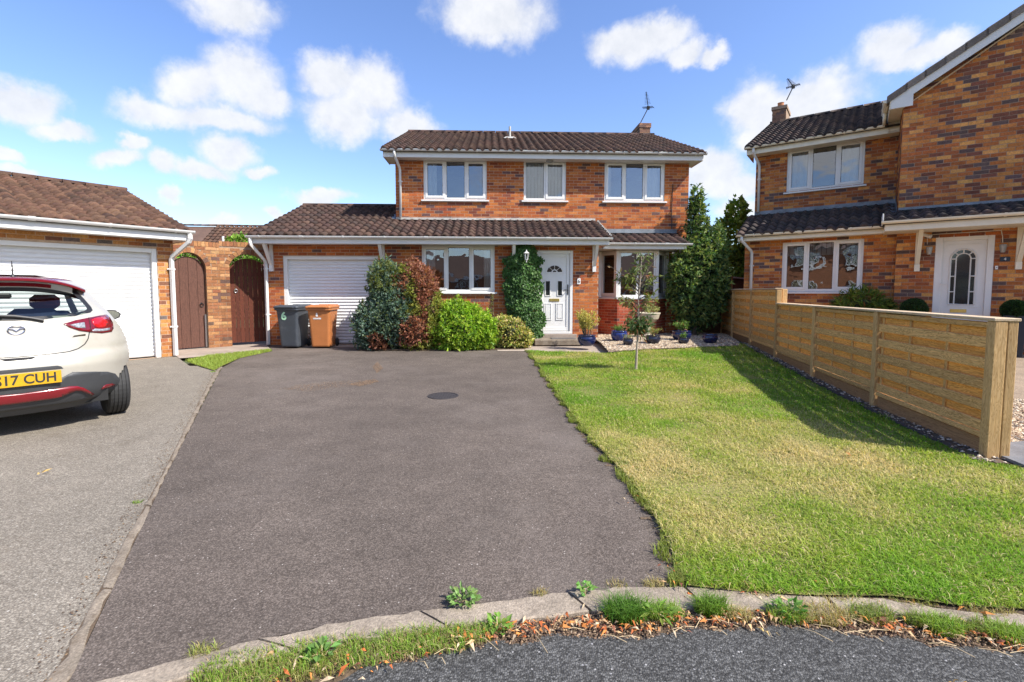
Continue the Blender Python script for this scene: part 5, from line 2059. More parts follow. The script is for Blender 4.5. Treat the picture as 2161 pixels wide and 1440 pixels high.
mb.add([(-6, 8.4, 0), (0, 8.4, 0), (0, 8.4, 2.5), (-6, 8.4, 2.5)], [(3, 2, 1, 0)])
mb.build('rear_wall', 'plain_brick', HG)
sg = 0.30
eg = 2.465
zg = lambda y: eg + sg * (y + 0.45)
mb = MB()
mb.add([(-6.3, -0.42, zg(-0.42)), (0.21, -0.42, zg(-0.42)), (0.21, 4.2, zg(4.2)), (-6.3, 4.2, zg(4.2)), (-6.3, -0.42, zg(-0.42) - 0.04), (0.21, -0.42, zg(-0.42) - 0.04), (0.21, 4.2, zg(4.2) - 0.04), (-6.3, 4.2, zg(4.2) - 0.04)],
       [(0, 1, 2, 3), (7, 6, 5, 4), (0, 4, 5, 1), (1, 5, 6, 2), (0, 3, 7, 4)])
mb.add([(-6.3, 4.2, zg(4.2)), (0.21, 4.2, zg(4.2)), (0.21, 8.85, zg(-0.45)), (-6.3, 8.85, zg(-0.45))], [(0, 1, 2, 3)])
rgar = mb.build('roof', 'roof_under', HG)
tile_roof(HG, rgar, (-6.3, -0.45, eg), 6.51, math.atan(sg), 4.65 / math.cos(math.atan(sg)), TILE_TAN, seed=63, gauge=0.31, w=0.205)
ridge(HG, rgar, (-6.32, 4.2, zg(4.2) + 0.03), (0.23, 4.2, zg(4.2) + 0.03), TILE_TAN, seed=64)
mb = MB()
mb.box(-6.3, 0.19, -0.395, -0.375, 2.305, 2.46)
mb.box(0.17, 0.19, -0.375, 1.2, 2.305, 2.46)
mb.build('fascia', 'white_plastic', HG, bevel=0.003)
mb = MB()
mb.box(-6.3, 0.17, -0.375, -0.012, 2.315, 2.33)
mb.box(0.004, 0.17, -0.012, 1.2, 2.315, 2.33)
mb.build('soffit', 'white_plastic', HG)
gutter(HG, (-6.3, -0.455, 2.505), (0.245, -0.455, 2.495), step=0.98, first=0.35)
downpipe(HG, [(0.17, -0.455, 2.46), (0.17, -0.455, 2.30), (-0.05, -0.06, 1.98), (-0.05, -0.06, 0.02)], square=True, clips=[(-0.05, -0.06, 1.75), (-0.05, -0.06, 0.6)])
roller_door(HG, -4.82, -0.351, 0.12, 0.02, 2.06, slat=0.077)
mb = MB()
mb.box(-0.352, -0.27, 0.02, 0.14, 0, 2.14)
mb.box(-4.9, -4.82, 0.02, 0.14, 0, 2.14)
mb.box(-4.82, -0.352, 0.02, 0.14, 2.06, 2.14)
mb.build('garage_door_frame', 'white_frame', HG, bevel=0.004)


# ------------------------------------------------------------------ arched garden wall and its two gates
def arch_wall(name, fr, x0, x1, ztop, gx0, gx1, zs, rise, label, seed, pal=PAL_WALL, th=0.215):
    """brick wall with one arched gateway: coursed bricks, a ring of voussoirs, a coping on edge"""
    h = empty(name, (fr.o[0], fr.o[1], 0), fr.a, label, 'garden wall')
    gm, gr = (gx0 + gx1) / 2, (gx1 - gx0) / 2
    arc = [(gm + gr * math.cos(t), zs + rise * math.sin(t)) for t in [math.pi * i / 16 for i in range(17)]]
    out = [(x0, 0), (gx0, 0)] + [(x, z) for x, z in arc[::-1]] + [(gx1, 0), (x1, 0), (x1, ztop), (x0, ztop)]
    A, fs = fill(out, 0.12)
    mb = MB()
    mb.add([(a[0], 0, a[1]) for a in A], fs)
    mb.add([(a[0], th, a[1]) for a in A], [tuple(reversed(f)) for f in fs])
    edge = [(gx0, 0)] + arc[::-1] + [(gx1, 0)]
    for a, b in zip(edge, edge[1:]):
        mb.add([(a[0], 0, a[1]), (b[0], 0, b[1]), (b[0], th, b[1]), (a[0], th, a[1])], [(0, 1, 2, 3)])
    mb.add([(x0, 0, ztop), (x1, 0, ztop), (x1, th, ztop), (x0, th, ztop)], [(0, 1, 2, 3)])
    mb.add([(x0, 0, 0), (x0, 0, ztop), (x0, th, ztop), (x0, th, 0)], [(0, 1, 2, 3)])
    mb.add([(x1, 0, 0), (x1, 0, ztop), (x1, th, ztop), (x1, th, 0)], [(3, 2, 1, 0)])
    wall = mb.build('wall_body', 'mortar_dark', h)
    rr = random.Random(seed)
    ring = 0.115
    z = 0.005
    r = 0
    while z + 0.065 < ztop - 0.11:
        s = x0 - (0.1125 if r % 2 else 0)
        zc = z + 0.033
        while s < x1:
            a, b = max(s + 0.005, x0), min(s + 0.22, x1)
            if zc < zs:
                lo, hi = gx0, gx1
            else:
                k = (zc - zs) / (rise + ring)
                hw = (gr + ring) * math.sqrt(max(0, 1 - k * k)) if k < 1 else -1
                lo, hi = gm - hw, gm + hw
            spans = [(a, b)]
            if hi > lo:
                spans = [(a, min(b, lo)), (max(a, hi), b)]
            for p, q in spans:
                if q - p < 0.025:
                    continue
                d = -0.005 - rr.uniform(0, 0.005)
                V = [(p, d, z), (q, d, z), (q, d, z + 0.065), (p, d, z + 0.065), (p, 0.01, z), (q, 0.01, z), (q, 0.01, z + 0.065), (p, 0.01, z + 0.065)]
                piece(h, wall, 'brick', 'brick', V, BOX5, pick(pal, rr))
            s += 0.225
        z += 0.075
        r += 1
    n = 15
    for i in range(n):
        t0, t1 = math.pi * (i + 0.06) / n, math.pi * (i + 0.94) / n
        q = [(gm + gr * math.cos(t1), zs + rise * math.sin(t1)), (gm + gr * math.cos(t0), zs + rise * math.sin(t0)),
             (gm + (gr + ring - 0.008) * math.cos(t0), zs + (rise + ring - 0.008) * math.sin(t0)), (gm + (gr + ring - 0.008) * math.cos(t1), zs + (rise + ring - 0.008) * math.sin(t1))]
        d = -0.008 - rr.uniform(0, 0.004)
        V = [(x, d, z_) for x, z_ in q] + [(x, 0.01, z_) for x, z_ in q]
        piece(h, wall, 'brick', 'brick', V, [tuple(reversed(f)) for f in BOX5], pick(pal, rr))
    k = x0
    while k < x1 - 0.02:
        e = min(k + 0.067, x1)
        V = [(k, -0.012, ztop - 0.105), (e, -0.012, ztop - 0.105), (e, -0.012, ztop + 0.006), (k, -0.012, ztop + 0.006), (k, th + 0.01, ztop - 0.105), (e, th + 0.01, ztop - 0.105), (e, th + 0.01, ztop + 0.006), (k, th + 0.01, ztop + 0.006)]
        piece(h, wall, 'brick', 'brick', V, BOX5, pick(pal, rr))
        k += 0.075
    return h


def arch_gate(name, fr, gx0, gx1, z0, zs, rise, y, n, m, label, ring_x, ring_z, seed, ring_m='black_metal'):
    """boarded gate with an arched head, every board its own piece"""
    w_ = fr.w((gx0 + gx1) / 2, y)
    g = empty(name, (w_[0], w_[1], z0), fr.a, label, 'gate')
    hw = (gx1 - gx0) / 2
    rr = random.Random(seed)
    cuts = [-hw] + [-hw + 2 * hw * (i + rr.uniform(-0.12, 0.12)) / n for i in range(1, n)] + [hw]
    top = lambda x: zs - z0 + rise * math.sqrt(max(0, 1 - (x / (hw * 1.03)) ** 2))
    for a, b in zip(cuts, cuts[1:]):
        k = 5
        xs_ = [a + 0.003 + (b - a - 0.006) * i / k for i in range(k + 1)]
        prof = [(xs_[0], 0.0), (xs_[-1], 0.0)] + [(x, top(x)) for x in xs_[::-1]]
        # grain runs along the object's x axis: lay the board out along x and stand it up
        c = (a + b) / 2
        V = [(z, 0.0, -(x - c)) for x, z in prof] + [(z, 0.022, -(x - c)) for x, z in prof]
        nn = len(prof)
        Fs = [tuple(range(nn)), tuple(range(2 * nn - 1, nn - 1, -1))] + [(i, nn + i, nn + (i + 1) % nn, (i + 1) % nn) for i in range(nn)]
        me = bpy.data.meshes.new('board')
        me.from_pydata(V, [], Fs)
        me.materials.append(MATS[m])
        o = add_obj('board', me, g, (c, rr.uniform(-0.003, 0.003), 0))
        o.rotation_euler = (0, -math.pi / 2, 0)
    mb = MB()
    for zz in (0.25, 1.0, 1.6):
        mb.box(-hw + 0.03, hw - 0.03, 0.03, 0.065, zz, zz + 0.1)
    mb.build('ledge', m, g)
    mb = MB()
    pts = [(ring_x + 0.035 * math.cos(R(30 * i)), -0.02, ring_z - 0.03 + 0.04 * math.sin(R(30 * i))) for i in range(13)]
    mb.tube(pts, 0.008, 6)
    mb.tube([(ring_x, 0.0, ring_z + 0.01), (ring_x, -0.028, ring_z + 0.01)], 0.016, 8)
    mb.build('ring_handle', ring_m, g)
    return g


W1 = Fr(*MG.w(0, 1.0)[:2], 51.0)
arch_wall('arched_garden_wall', W1, 0.0, 1.185, 2.43, 0.245, 0.90, 1.80, 0.38, 'brown brick wall with arched gateway beside the wide garage', 71)
arch_gate('plank_gate', W1, 0.255, 0.89, 0.03, 1.73, 0.36, 0.10, 4, 'gate_brown', 'weathered dark brown plank gate in the archway next to the wide garage', 0.24, 1.0, 72)
mb = MB()
mb.tube([(0, 0, 0), (0, 0, 0.75)], 0.022, 8)
w_ = W1.w(0.87, 0.06)
tag(mb.build('gate_bolt', 'steel', None, (w_[0], w_[1], 0.03)), 'grey metal drop bolt standing by the weathered brown gate', 'bolt')
E1 = np.array(W1.w(1.185, 0.0)[:2])
E2 = np.array(M6.w(-0.005, 0.22)[:2])
dv = E2 - E1
W2 = Fr(E1[0], E1[1], math.degrees(math.atan2(dv[1], dv[0])))
LW2 = float(np.linalg.norm(dv))
ga_, gb2 = W2.at(487, 640, 0.0)[0], W2.at(566, 640, 0.0)[0]
gb2 = min(gb2, LW2 - 0.02)
arch_wall('arched_garden_wall', W2, 0.0, LW2, 2.47, ga_, gb2, 1.87, 0.33, 'brown brick wall with arched gateway between the two garages', 73)
arch_gate('plank_gate', W2, ga_ + 0.01, gb2 - 0.01, 0.07, 1.78, 0.32, 0.16, 8, 'gate_red', 'reddish brown boarded gate in the archway nearest the wheelie bins', -0.27, 1.28, 74, 'steel')

# ------------------------------------------------------------------ roof of a bungalow behind the garden wall
BB = Fr(-19.5, 23.6, 6.0)
HB = empty('bungalow', (BB.o[0], BB.o[1], 0), BB.a, 'far bungalow whose tan tiled roof shows above the arched garden wall', 'bungalow')
mb = MB()
mb.box(0, 12, 0, 7, 0, 2.45)
mb.build('wall', 'plain_brick', HB)
mb = MB()
mb.add([(-0.3, -0.4, 2.45), (12.3, -0.4, 2.45), (12.3, 3.5, 5.0), (-0.3, 3.5, 5.0), (-0.3, 7.4, 2.45), (12.3, 7.4, 2.45)], [(0, 1, 2, 3), (3, 2, 5, 4), (0, 3, 4), (1, 5, 2)])
rb_ = mb.build('roof', 'hill_roof', HB)
tile_roof(HB, rb_, (3.0, -0.42, 2.47), 7.5, math.atan2(2.55, 3.9), 4.66, TILE_TAN, seed=76, gauge=0.33, w=0.25)
ridge(HB, rb_, (-0.3, 3.5, 5.06), (12.3, 3.5, 5.06), TILE_TAN, seed=77)
mb = MB()
mb.box(-0.3, 12.3, -0.46, -0.42, 2.33, 2.48)
mb.build('fascia', 'white_plastic', HB)
xq, zq = BB.at(471, 508, 1.0)
mb = MB()
mb.tube([(xq, 1.0, zq - 0.2), (xq, 1.0, zq + 0.22)], 0.06, 8)
mb.build('vent_pipe', 'white_plastic', HB)

# ------------------------------------------------------------------ homes across the road, seen only mirrored in the windows
OB = Fr(16.0, -14.0, 180.0 + 4)
HO = empty('bungalow', (OB.o[0], OB.o[1], 0), OB.a, 'bungalow across the road, mirrored in the ground floor windows', 'bungalow')
mb = MB()
mb.box(0, 22, 0, 7, 0, 2.5)
mb.build('wall', 'plain_brick', HO)
mb = MB()
mb.add([(-0.4, -0.5, 2.5), (22.4, -0.5, 2.5), (22.4, 3.5, 4.6), (-0.4, 3.5, 4.6), (-0.4, 7.5, 2.5), (22.4, 7.5, 2.5)], [(0, 1, 2, 3), (3, 2, 5, 4), (0, 3, 4), (1, 5, 2)])
mb.build('roof', 'hill_roof', HO)
mb = MB()
mb.box(-0.4, 22.4, -0.54, -0.5, 2.36, 2.52)
mb.build('fascia', 'white_plastic', HO)
for x in (1.5, 4.5, 10.5, 16.5, 19.5):
    window(HO, x, -0.1, 0.95, 1.8, 1.25, TRI, room=False)
mb = MB()
mb.box(7.3, 8.2, -0.03, 0.05, 0.1, 2.2)
mb.build('front_door', 'white_frame', HO)
roller_door(HO, 12.4, 14.7, -0.04, 0.05, 2.15, slat=0.3)
OC = Fr(-12.0, -9.0, 180.0 - 55)
HC = empty('brick_house', (OC.o[0], OC.o[1], 0), OC.a, 'house across the road, mirrored in the lower window of the gabled house', 'house')
mb = MB()
mb.box(-7, 7, 0, 7, 0, 4.6)
mb.build('wall', 'plain_brick', HC)
mb = MB()
mb.add([(-7.4, -0.5, 4.6), (7.4, -0.5, 4.6), (7.4, 3.5, 6.6), (-7.4, 3.5, 6.6), (-7.4, 7.5, 4.6), (7.4, 7.5, 4.6)], [(0, 1, 2, 3), (3, 2, 5, 4), (0, 3, 4), (1, 5, 2)])
mb.build('roof', 'hill_roof', HC)
for x in (-5.5, -2, 3.5):
    for z in (0.9, 3.2):
        window(HC, x, -0.1, z, 1.8, 1.15, TRI, room=False)


# ------------------------------------------------------------------ the new slatted fence
FA = math.atan2(FD[1], FD[0])
LF = float(np.linalg.norm(FENCE_B - FENCE_A))
NP = 5
PITCH = LF / NP


def board_mesh(name, L, t, h, m, bev=0.004):
    mb = MB()
    mb.bbox(0, L, -t / 2, t / 2, 0, h, bev)
    me = bpy.data.meshes.new(name)
    me.from_pydata(mb.v, [], mb.f)
    me.materials.append(MATS[m])
    return me


def fence_panel(par, s0, s1, zb, zt0, zt1, hz, nslat, cap_over=(0.0, 0.0), vscale=1.0):
    """one panel in the fence's own frame (x along the run): frame, slats woven front and back, battens"""
    L = s1 - s0
    fm = board_mesh('slat', L + 0.03, 0.018, hz, 'fence_slat')
    bm = board_mesh('slat', L + 0.03, 0.018, hz * 1.08, 'fence_slat_glow')
    z = zb
    gapz = (zt1 - zb - 0.04) / nslat
    for i in range(nslat):
        front = (i % 2 == 0)
        o = add_obj('slat', fm if front else bm, par, (s0 - 0.015, 0.024 if front else -0.004, z + (0 if front else -0.006)))
        o.rotation_euler = (0, random.uniform(-0.002, 0.002), 0)
        z += gapz
    bt = board_mesh('batten', zt1 - zb - 0.01, 0.035, 0.035, 'fence_slat')
    for k in (0.03, 1 / 3, 2 / 3, 0.97):
        o = add_obj('batten', bt, par, (s0 + L * k - 0.017, 0.002, zb))
        o.rotation_euler = (0, -math.pi / 2, 0)
        o.location.x += 0.035
    r = board_mesh('rail', L - 0.004, 0.04, 0.045, 'fence_slat')
    add_obj('rail', r, par, (s0 + 0.002, 0.018, zt1 - 0.045))
    add_obj('rail', r, par, (s0 + 0.002, 0.018, zb - 0.048))


def post_mesh(h, w=0.085):
    return board_mesh('post', h, w, w, 'fence_post', 0.006)


def put_post(par, s, y, zb, h, w=0.085):
    o = add_obj('post', post_mesh(h, w), par, (s + w / 2, y, zb))
    o.rotation_euler = (0, -math.pi / 2, 0)
    return o


base = lambda s: float(zt(*(FENCE_A + FD * s)))
lowF = empty('slatted_fence', (FENCE_A[0], FENCE_A[1], 0), FA, 'low new timber fence of three woven slat panels beside the lawn', 'fence')
TOPL = 1.065
for i in range(3):
    s0, s1 = i * PITCH + 0.05, (i + 1) * PITCH - 0.05
    zb = base((s0 + s1) / 2)
    gbm = board_mesh('gravel_board', s1 - s0, 0.04, 0.16, 'gravel_board')
    add_obj('gravel_board', gbm, lowF, (s0, 0.0, zb - 0.03))
    fence_panel(lowF, s0, s1, zb + 0.185, 0, TOPL + (0.03 if i == 2 else 0.0) - 0.0, 0.088, 10)
    put_post(lowF, i * PITCH + (0.048 if i == 0 else 0), 0.012, base(i * PITCH) - 0.06, TOPL + 0.07 - base(i * PITCH))
    cp = board_mesh('cap_rail', PITCH - 0.006, 0.17, 0.024, 'fence_cap')
    add_obj('cap_rail', cp, lowF, (i * PITCH + 0.003, 0.005 - 0.03, TOPL + 0.012))
# doubled posts at the end of the run
put_post(lowF, 0.04, -0.066, base(0) - 0.06, TOPL + 0.055, 0.065)

# frame of taller panels
tallF = empty('slatted_fence', tuple(FENCE_A + FD * 3 * PITCH) + (0,), FA, 'taller end of the new woven timber fence nearest the gravel bed', 'fence')
TOPT = 1.335
for i in range(3):
    s0, s1 = i * PITCH + 0.05, (i + 1) * PITCH - 0.05
    if i == 2:
        s1 = 2.75 * PITCH
    zb = base((s0 + s1) / 2 + 3 * PITCH)
    gbm = board_mesh('gravel_board', s1 - s0, 0.04, 0.15, 'gravel_board')
    add_obj('gravel_board', gbm, tallF, (s0, 0.0, zb - 0.02))
    fence_panel(tallF, s0, s1, zb + 0.18, 0, TOPT, 0.092, 12)
    put_post(tallF, i * PITCH, 0.012, zb - 0.06, TOPT + 0.06 - zb)
    cp = board_mesh('cap_rail', (s1 - s0) + 0.09, 0.13, 0.022, 'fence_cap')
    add_obj('cap_rail', cp, tallF, (s0 - 0.045, 0.005, TOPT + 0.012))
put_post(tallF, 0.105, -0.11, base(3 * PITCH) - 0.06, TOPT - 0.02)

# ------------------------------------------------------------------ old brown fences at the back


def old_fence(a, b, z0, z1, n, label, seed):
    a, b = np.array(a), np.array(b)
    L = float(np.linalg.norm(b - a))
    d = (b - a) / L
    e = empty('board_fence', (a[0], a[1], 0), math.atan2(d[1], d[0]), label, 'fence')
    h = (z1 - z0) / n
    me = board_mesh('board', L, 0.018, h + 0.02, 'old_fence')
    rr = random.Random(seed)
    for i in range(n):
        o = add_obj('board', me, e, (0, rr.uniform(-0.004, 0.004), z0 + i * h))
        o.rotation_euler = (R(-6), 0, 0)
    k = max(1, round(L / 1.8))
    for i in range(k + 1):
        put_post(e, L * i / k, 0.03, z0 - 0.1, z1 - z0 + 0.15, 0.08)
    cp = board_mesh('cap_rail', L, 0.09, 0.02, 'old_fence')
    add_obj('cap_rail', cp, e, (0, 0, z1 + 0.02))
    return e


old_fence(M6.w(10.85, 1.9)[:2], tuple(FENCE_B + FD * 1.35), 0.1, 1.42, 9, 'dark brown boarded fence in the corner behind the tall evergreen', 81)
old_fence((5.5, 14.0), (6.75, 14.6), 0.1, 1.72, 10, 'taller old boarded fence between the two houses', 82)
# lean-to roof sheet behind that fence
sh = empty('garden_shed', (5.7, 15.6, 0), R(-15), 'garden shed with pale felt roof behind the old boarded fence', 'shed')
mb = MB()
mb.box(0, 1.8, 0, 1.6, 0, 1.72)
mb.build('wall', 'old_fence', sh)
mb = MB()
mb.add([(-0.1, -0.15, 1.95), (1.9, -0.15, 1.72), (1.9, 1.7, 1.72), (-0.1, 1.7, 1.95), (-0.1, -0.15, 1.91), (1.9, -0.15, 1.68), (1.9, 1.7, 1.68), (-0.1, 1.7, 1.91)], [(0, 1, 2, 3), (7, 6, 5, 4), (0, 4, 5, 1), (0, 3, 7, 4), (1, 5, 6, 2)])
mb.build('roof', 'lead_pale', sh)


# ------------------------------------------------------------------ wheelie bins
def rrect(w, d, r, k=4):
    pts = []
    for cx_, cy_, a0 in ((w / 2 - r, d / 2 - r, 0), (-w / 2 + r, d / 2 - r, 90), (-w / 2 + r, -d / 2 + r, 180), (w / 2 - r, -d / 2 + r, 270)):
        for i in range(k + 1):
            t = R(a0 + 90 * i / k)
            pts.append((cx_ + r * math.cos(t), cy_ + r * math.sin(t)))
    return pts


def loft(mb, rings, cap0=True, cap1=True, col=None):
    n = len(rings[0])
    vs = [p for rg in rings for p in rg]
    fs = []
    for i in range(len(rings) - 1):
        for j in range(n):
            q = (j + 1) % n
            fs.append((i * n + j, i * n + q, (i + 1) * n + q, (i + 1) * n + j))
    if cap0:
        fs.append(tuple(range(n - 1, -1, -1)))
    if cap1:
        fs.append(tuple(range((len(rings) - 1) * n, len(rings) * n)))
    mb.add(vs, fs, col)
    return mb


def wheelie_bin(loc, rotz, m, label, H=1.0):
    e = empty('wheelie_bin', loc, rotz, label, 'wheelie bin', 'wheelie bins by the garage')
    ring = lambda w, d, z, r=0.05, oy=0.0: [(x, y + oy, z) for x, y in rrect(w, d, r)]
    b = MB()
    loft(b, [ring(0.40, 0.44, 0.03, 0.05), ring(0.42, 0.47, 0.06, 0.06), ring(0.46, 0.55, 0.5, 0.06), ring(0.50, 0.63, 0.84, 0.06), ring(0.51, 0.65, 0.87, 0.06), ring(0.56, 0.71, 0.875, 0.05), ring(0.56, 0.71, 0.92, 0.05)])
    b.build('body', m, e, smooth=False, bevel=0.004)
    l = MB()
    loft(l, [ring(0.575, 0.735, 0.921, 0.05), ring(0.585, 0.745, 0.945, 0.055), ring(0.57, 0.73, 0.965, 0.06), ring(0.47, 0.6, 0.985, 0.08), ring(0.2, 0.26, 0.992, 0.08)])
    l.bbox(-0.2, 0.2, -0.40, -0.355, 0.93, 0.965, 0.008)
    l.build('lid', m, e, bevel=0.004)
    h = MB()
    h.tube([(-0.22, 0.36, 0.93), (-0.22, 0.42, 0.98), (0.22, 0.42, 0.98), (0.22, 0.36, 0.93)], 0.016, 8)
    for sx in (-0.2, 0.2):
        h.bbox(sx - 0.03, sx + 0.03, -0.2, -0.14, 0.965, 0.998, 0.006)
    h.build('handle', m, e, bevel=0.003)
    for sx in (-1, 1):
        w = MB()
        prof = [(0.0, -0.022), (0.085, -0.022), (0.098, -0.012), (0.098, 0.012), (0.085, 0.022), (0.0, 0.022)]
        w.lathe(prof, 20)
        w.v = [(z + sx * 0.235, x + 0.25, y + 0.1) for x, y, z in w.v]
        wo = w.build('wheel', 'tyre', e, smooth=False)
        hb = MB()
        hb.lathe([(0.045, 0.0), (0.04, 0.012), (0.0, 0.014)], 14)
        hb.v = [(sx * (0.257 + z), x + 0.25, y + 0.1) for x, y, z in hb.v]
        hb.build('hub', 'black_plastic', wo)
    return e


B1 = G(607, 737)
bin1 = wheelie_bin((B1[0], B1[1] + 0.34, 0.006), R(-3), 'bin_grey', 'dark grey wheelie bin with pale green number 6')
B2 = G(671, 737)
bin2 = wheelie_bin((B2[0], B2[1] + 0.34, 0.006), R(4), 'bin_orange', 'orange brown wheelie bin with white printed crest', 1.0)
o = add_obj('numeral', text_mesh('6', 0.25, 'green_print', bold=0.008), bin1, (-0.07, -0.306, 0.735))
o.rotation_euler = (R(90 + 6.7), 0, 0)
pr = MB()
pr.add([(-0.022, 0, 0.03), (0.022, 0, 0.03), (0.022, 0, 0.075), (0.0, 0, 0.1), (-0.022, 0, 0.075)], [(0, 1, 2, 3, 4)])
pr.add([(-0.012, 0, 0.085), (0.012, 0, 0.085), (0.012, 0, 0.115), (-0.012, 0, 0.115)], [(0, 1, 2, 3)])
po = pr.build('crest', 'white_print', bin2, (-0.04, -0.304, 0.70))
po.rotation_euler = (R(6.7), 0, 0)
pr = MB()
q = random.Random(4)
x = -0.085
while x < 0.085:
    wd = q.uniform(0.008, 0.02)
    pr.add([(x, 0, -0.02), (x + wd, 0, -0.02), (x + wd, 0, 0.018 + q.uniform(-0.008, 0.004)), (x, 0, 0.018)], [(0, 1, 2, 3)])
    x += wd + 0.004
po = pr.build('printed_label', 'white_print', bin2, (-0.04, -0.302, 0.688))
po.rotation_euler = (R(6.7), 0, 0)


# ------------------------------------------------------------------ the white hatchback, seen from behind
CARX, CARY, CARA = -4.769, 4.4955, R(50)
car = empty('parked_car', (CARX, CARY, -0.004), CARA, 'white hatchback with red roof spoiler parked facing the wide garage', 'car')


def smooth_tab(zs, vs, k=9):
    z = np.linspace(0.15, 1.5, 271)
    v = np.interp(z, zs, vs)
    ker = np.hanning(k)
    ker /= ker.sum()
    vp_ = np.pad(v, k // 2, mode='edge')
    return z, np.convolve(vp_, ker, 'valid')


TW = smooth_tab([0.2, 0.27, 0.36, 0.5, 0.65, 0.8, 0.914, 1.0, 1.126, 1.258, 1.335, 1.40, 1.435, 1.46, 1.475], [0.70, 0.775, 0.815, 0.838, 0.847, 0.835, 0.80, 0.755, 0.685, 0.61, 0.56, 0.50, 0.44, 0.34, 0.2])
TR = smooth_tab([0.2, 0.27, 0.36, 0.46, 0.62, 0.70, 0.74, 0.85, 1.0, 1.05, 1.12, 1.2, 1.3, 1.37, 1.42, 1.44, 1.46, 1.475], [-0.46, -0.53, -0.58, -0.60, -0.625, -0.61, -0.58, -0.57, -0.54, -0.51, -0.45, -0.37, -0.26, -0.18, -0.1, 0.0, 0.35, 0.7], 7)
TFr = smooth_tab([0.2, 0.3, 0.6, 0.8, 0.9, 0.95, 1.0, 1.2, 1.4, 1.44, 1.46, 1.475], [3.3, 3.42, 3.45, 3.35, 3.0, 2.75, 2.55, 2.1, 1.55, 1.35, 1.1, 0.9])
cw = lambda z: np.interp(z, *TW)
cr_ = lambda z: np.interp(z, *TR)
cf = lambda z: np.interp(z, *TFr)
cd = lambda z: np.interp(z, [0.2, 0.5, 0.9, 1.1, 1.4, 1.47], [0.40, 0.45, 0.42, 0.36, 0.30, 0.15])
ysurf = lambda x, z: cr_(z) + cd(z) * np.minimum(np.abs(x) / cw(z), 1) ** 3.2

WIN = [(0.0, 1.052), (0.2, 1.056), (0.4, 1.072), (0.53, 1.098), (0.556, 1.118), (0.553, 1.15), (0.51, 1.24), (0.465, 1.318), (0.40, 1.338), (0.2, 1.345), (0.0, 1.348)]
WIN = WIN + [(-x, z) for x, z in WIN[-2:0:-1]]
wc = np.array([0.0, 1.2])
WINi = [(x * 0.935, 1.2 + (z - 1.2) * 0.86) for x, z in WIN]

zrow = np.concatenate([np.arange(0.2, 1.40, 0.022), [1.40, 1.415, 1.43, 1.442, 1.452, 1.461, 1.468, 1.475]])
sA = np.sin(np.linspace(0, math.pi / 2, 30))
half = []
rings_ = []
for z in zrow:
    w, y0, dd, y1 = cw(z), cr_(z), cd(z), cf(z)
    P = [(w * s, y0 + dd * s ** 3.2) for s in sA]
    ya, yb = y0 + dd, y1 - 0.5
    P += [(w + 0.01 * math.sin(math.pi * t), ya + (yb - ya) * t) for t in np.linspace(0, 1, 30)[1:]]
    P += [(w * s, y1 - 0.5 * s ** 3) for s in sA[::-1][1::2]]
    rings_.append([(x, y, z) for x, y in P] + [(-x, y, z) for x, y in P[-2:0:-1]])
nR = len(rings_[0])
VV = np.array([p for r in rings_ for p in r])
body_f, roof_f, sill_f = [], [], []
for i in range(len(zrow) - 1):
    for j in range(nR):
        q = (j + 1) % nR
        f = (i * nR + j, i * nR + q, (i + 1) * nR + q, (i + 1) * nR + j)
        c = VV[list(f)].mean(0)
        x, y, z = c
        if y < 0.1 and inside(np.array(WINi), np.array([x]), np.array([z]))[0]:
            continue
        if 1.0 < z < 1.33 and 0.2 < y < cf(z) - 0.55 and abs(x) > cw(z) * 0.95 and not (0.95 < y < 1.07):
            continue
        if 0.99 < z < 1.37 and y > cf(z) - 0.42:
            continue
        if abs(x) > 0.5 and z < 0.7 and ((y ** 2 + (z - 0.29) ** 2) < 0.335 ** 2 or ((y - 2.57) ** 2 + (z - 0.29) ** 2) < 0.335 ** 2):
            continue
        (roof_f if z > 1.412 else sill_f if z < 0.265 else body_f).append(f)
roof_f.append(tuple(range((len(zrow) - 1) * nR, len(zrow) * nR)))


def car_mesh(name, fs, m):
    me = bpy.data.meshes.new(name)
    used = sorted({i for f in fs for i in f})
    mp_ = {k: i for i, k in enumerate(used)}
    me.from_pydata([tuple(VV[k]) for k in used], [], [tuple(mp_[k] for k in f) for f in fs])
    me.materials.append(MATS[m])
    me.polygons.foreach_set('use_smooth', np.ones(len(me.polygons), dtype=bool))
    return add_obj(name, me, car)


car_mesh('body', body_f, 'car_white')
car_mesh('roof', roof_f, 'car_red')
car_mesh('sill', sill_f, 'car_trim')


def ov(name, poly, off, m, step=0.03, mirror=False, parent=car):
    """panel that follows the curved tail of the car"""
    objs = []
    for sgn in ((1, -1) if mirror else (1,)):
        A, fs = fill(poly, step)
        V = [(sgn * a[0], float(ysurf(a[0], a[1])) - off, a[1]) for a in A]
        # a thin edge so that the panel has thickness
        n0 = len(V)
        me = bpy.data.meshes.new(name)
        F_ = [tuple(f) if sgn > 0 else tuple(reversed(f)) for f in fs]
        me.from_pydata(V, [], F_)
        me.materials.append(MATS[m])
        me.update()
        if sum(p.normal.y for p in me.polygons) > 0:
            me.flip_normals()
        me.polygons.foreach_set('use_smooth', np.ones(len(me.polygons), dtype=bool))
        o = add_obj(name, me, parent)
        if off > 0.004:
            sd = o.modifiers.new('thickness', 'SOLIDIFY')
            sd.thickness = off
            sd.offset = -1
        objs.append(o)
    return objs


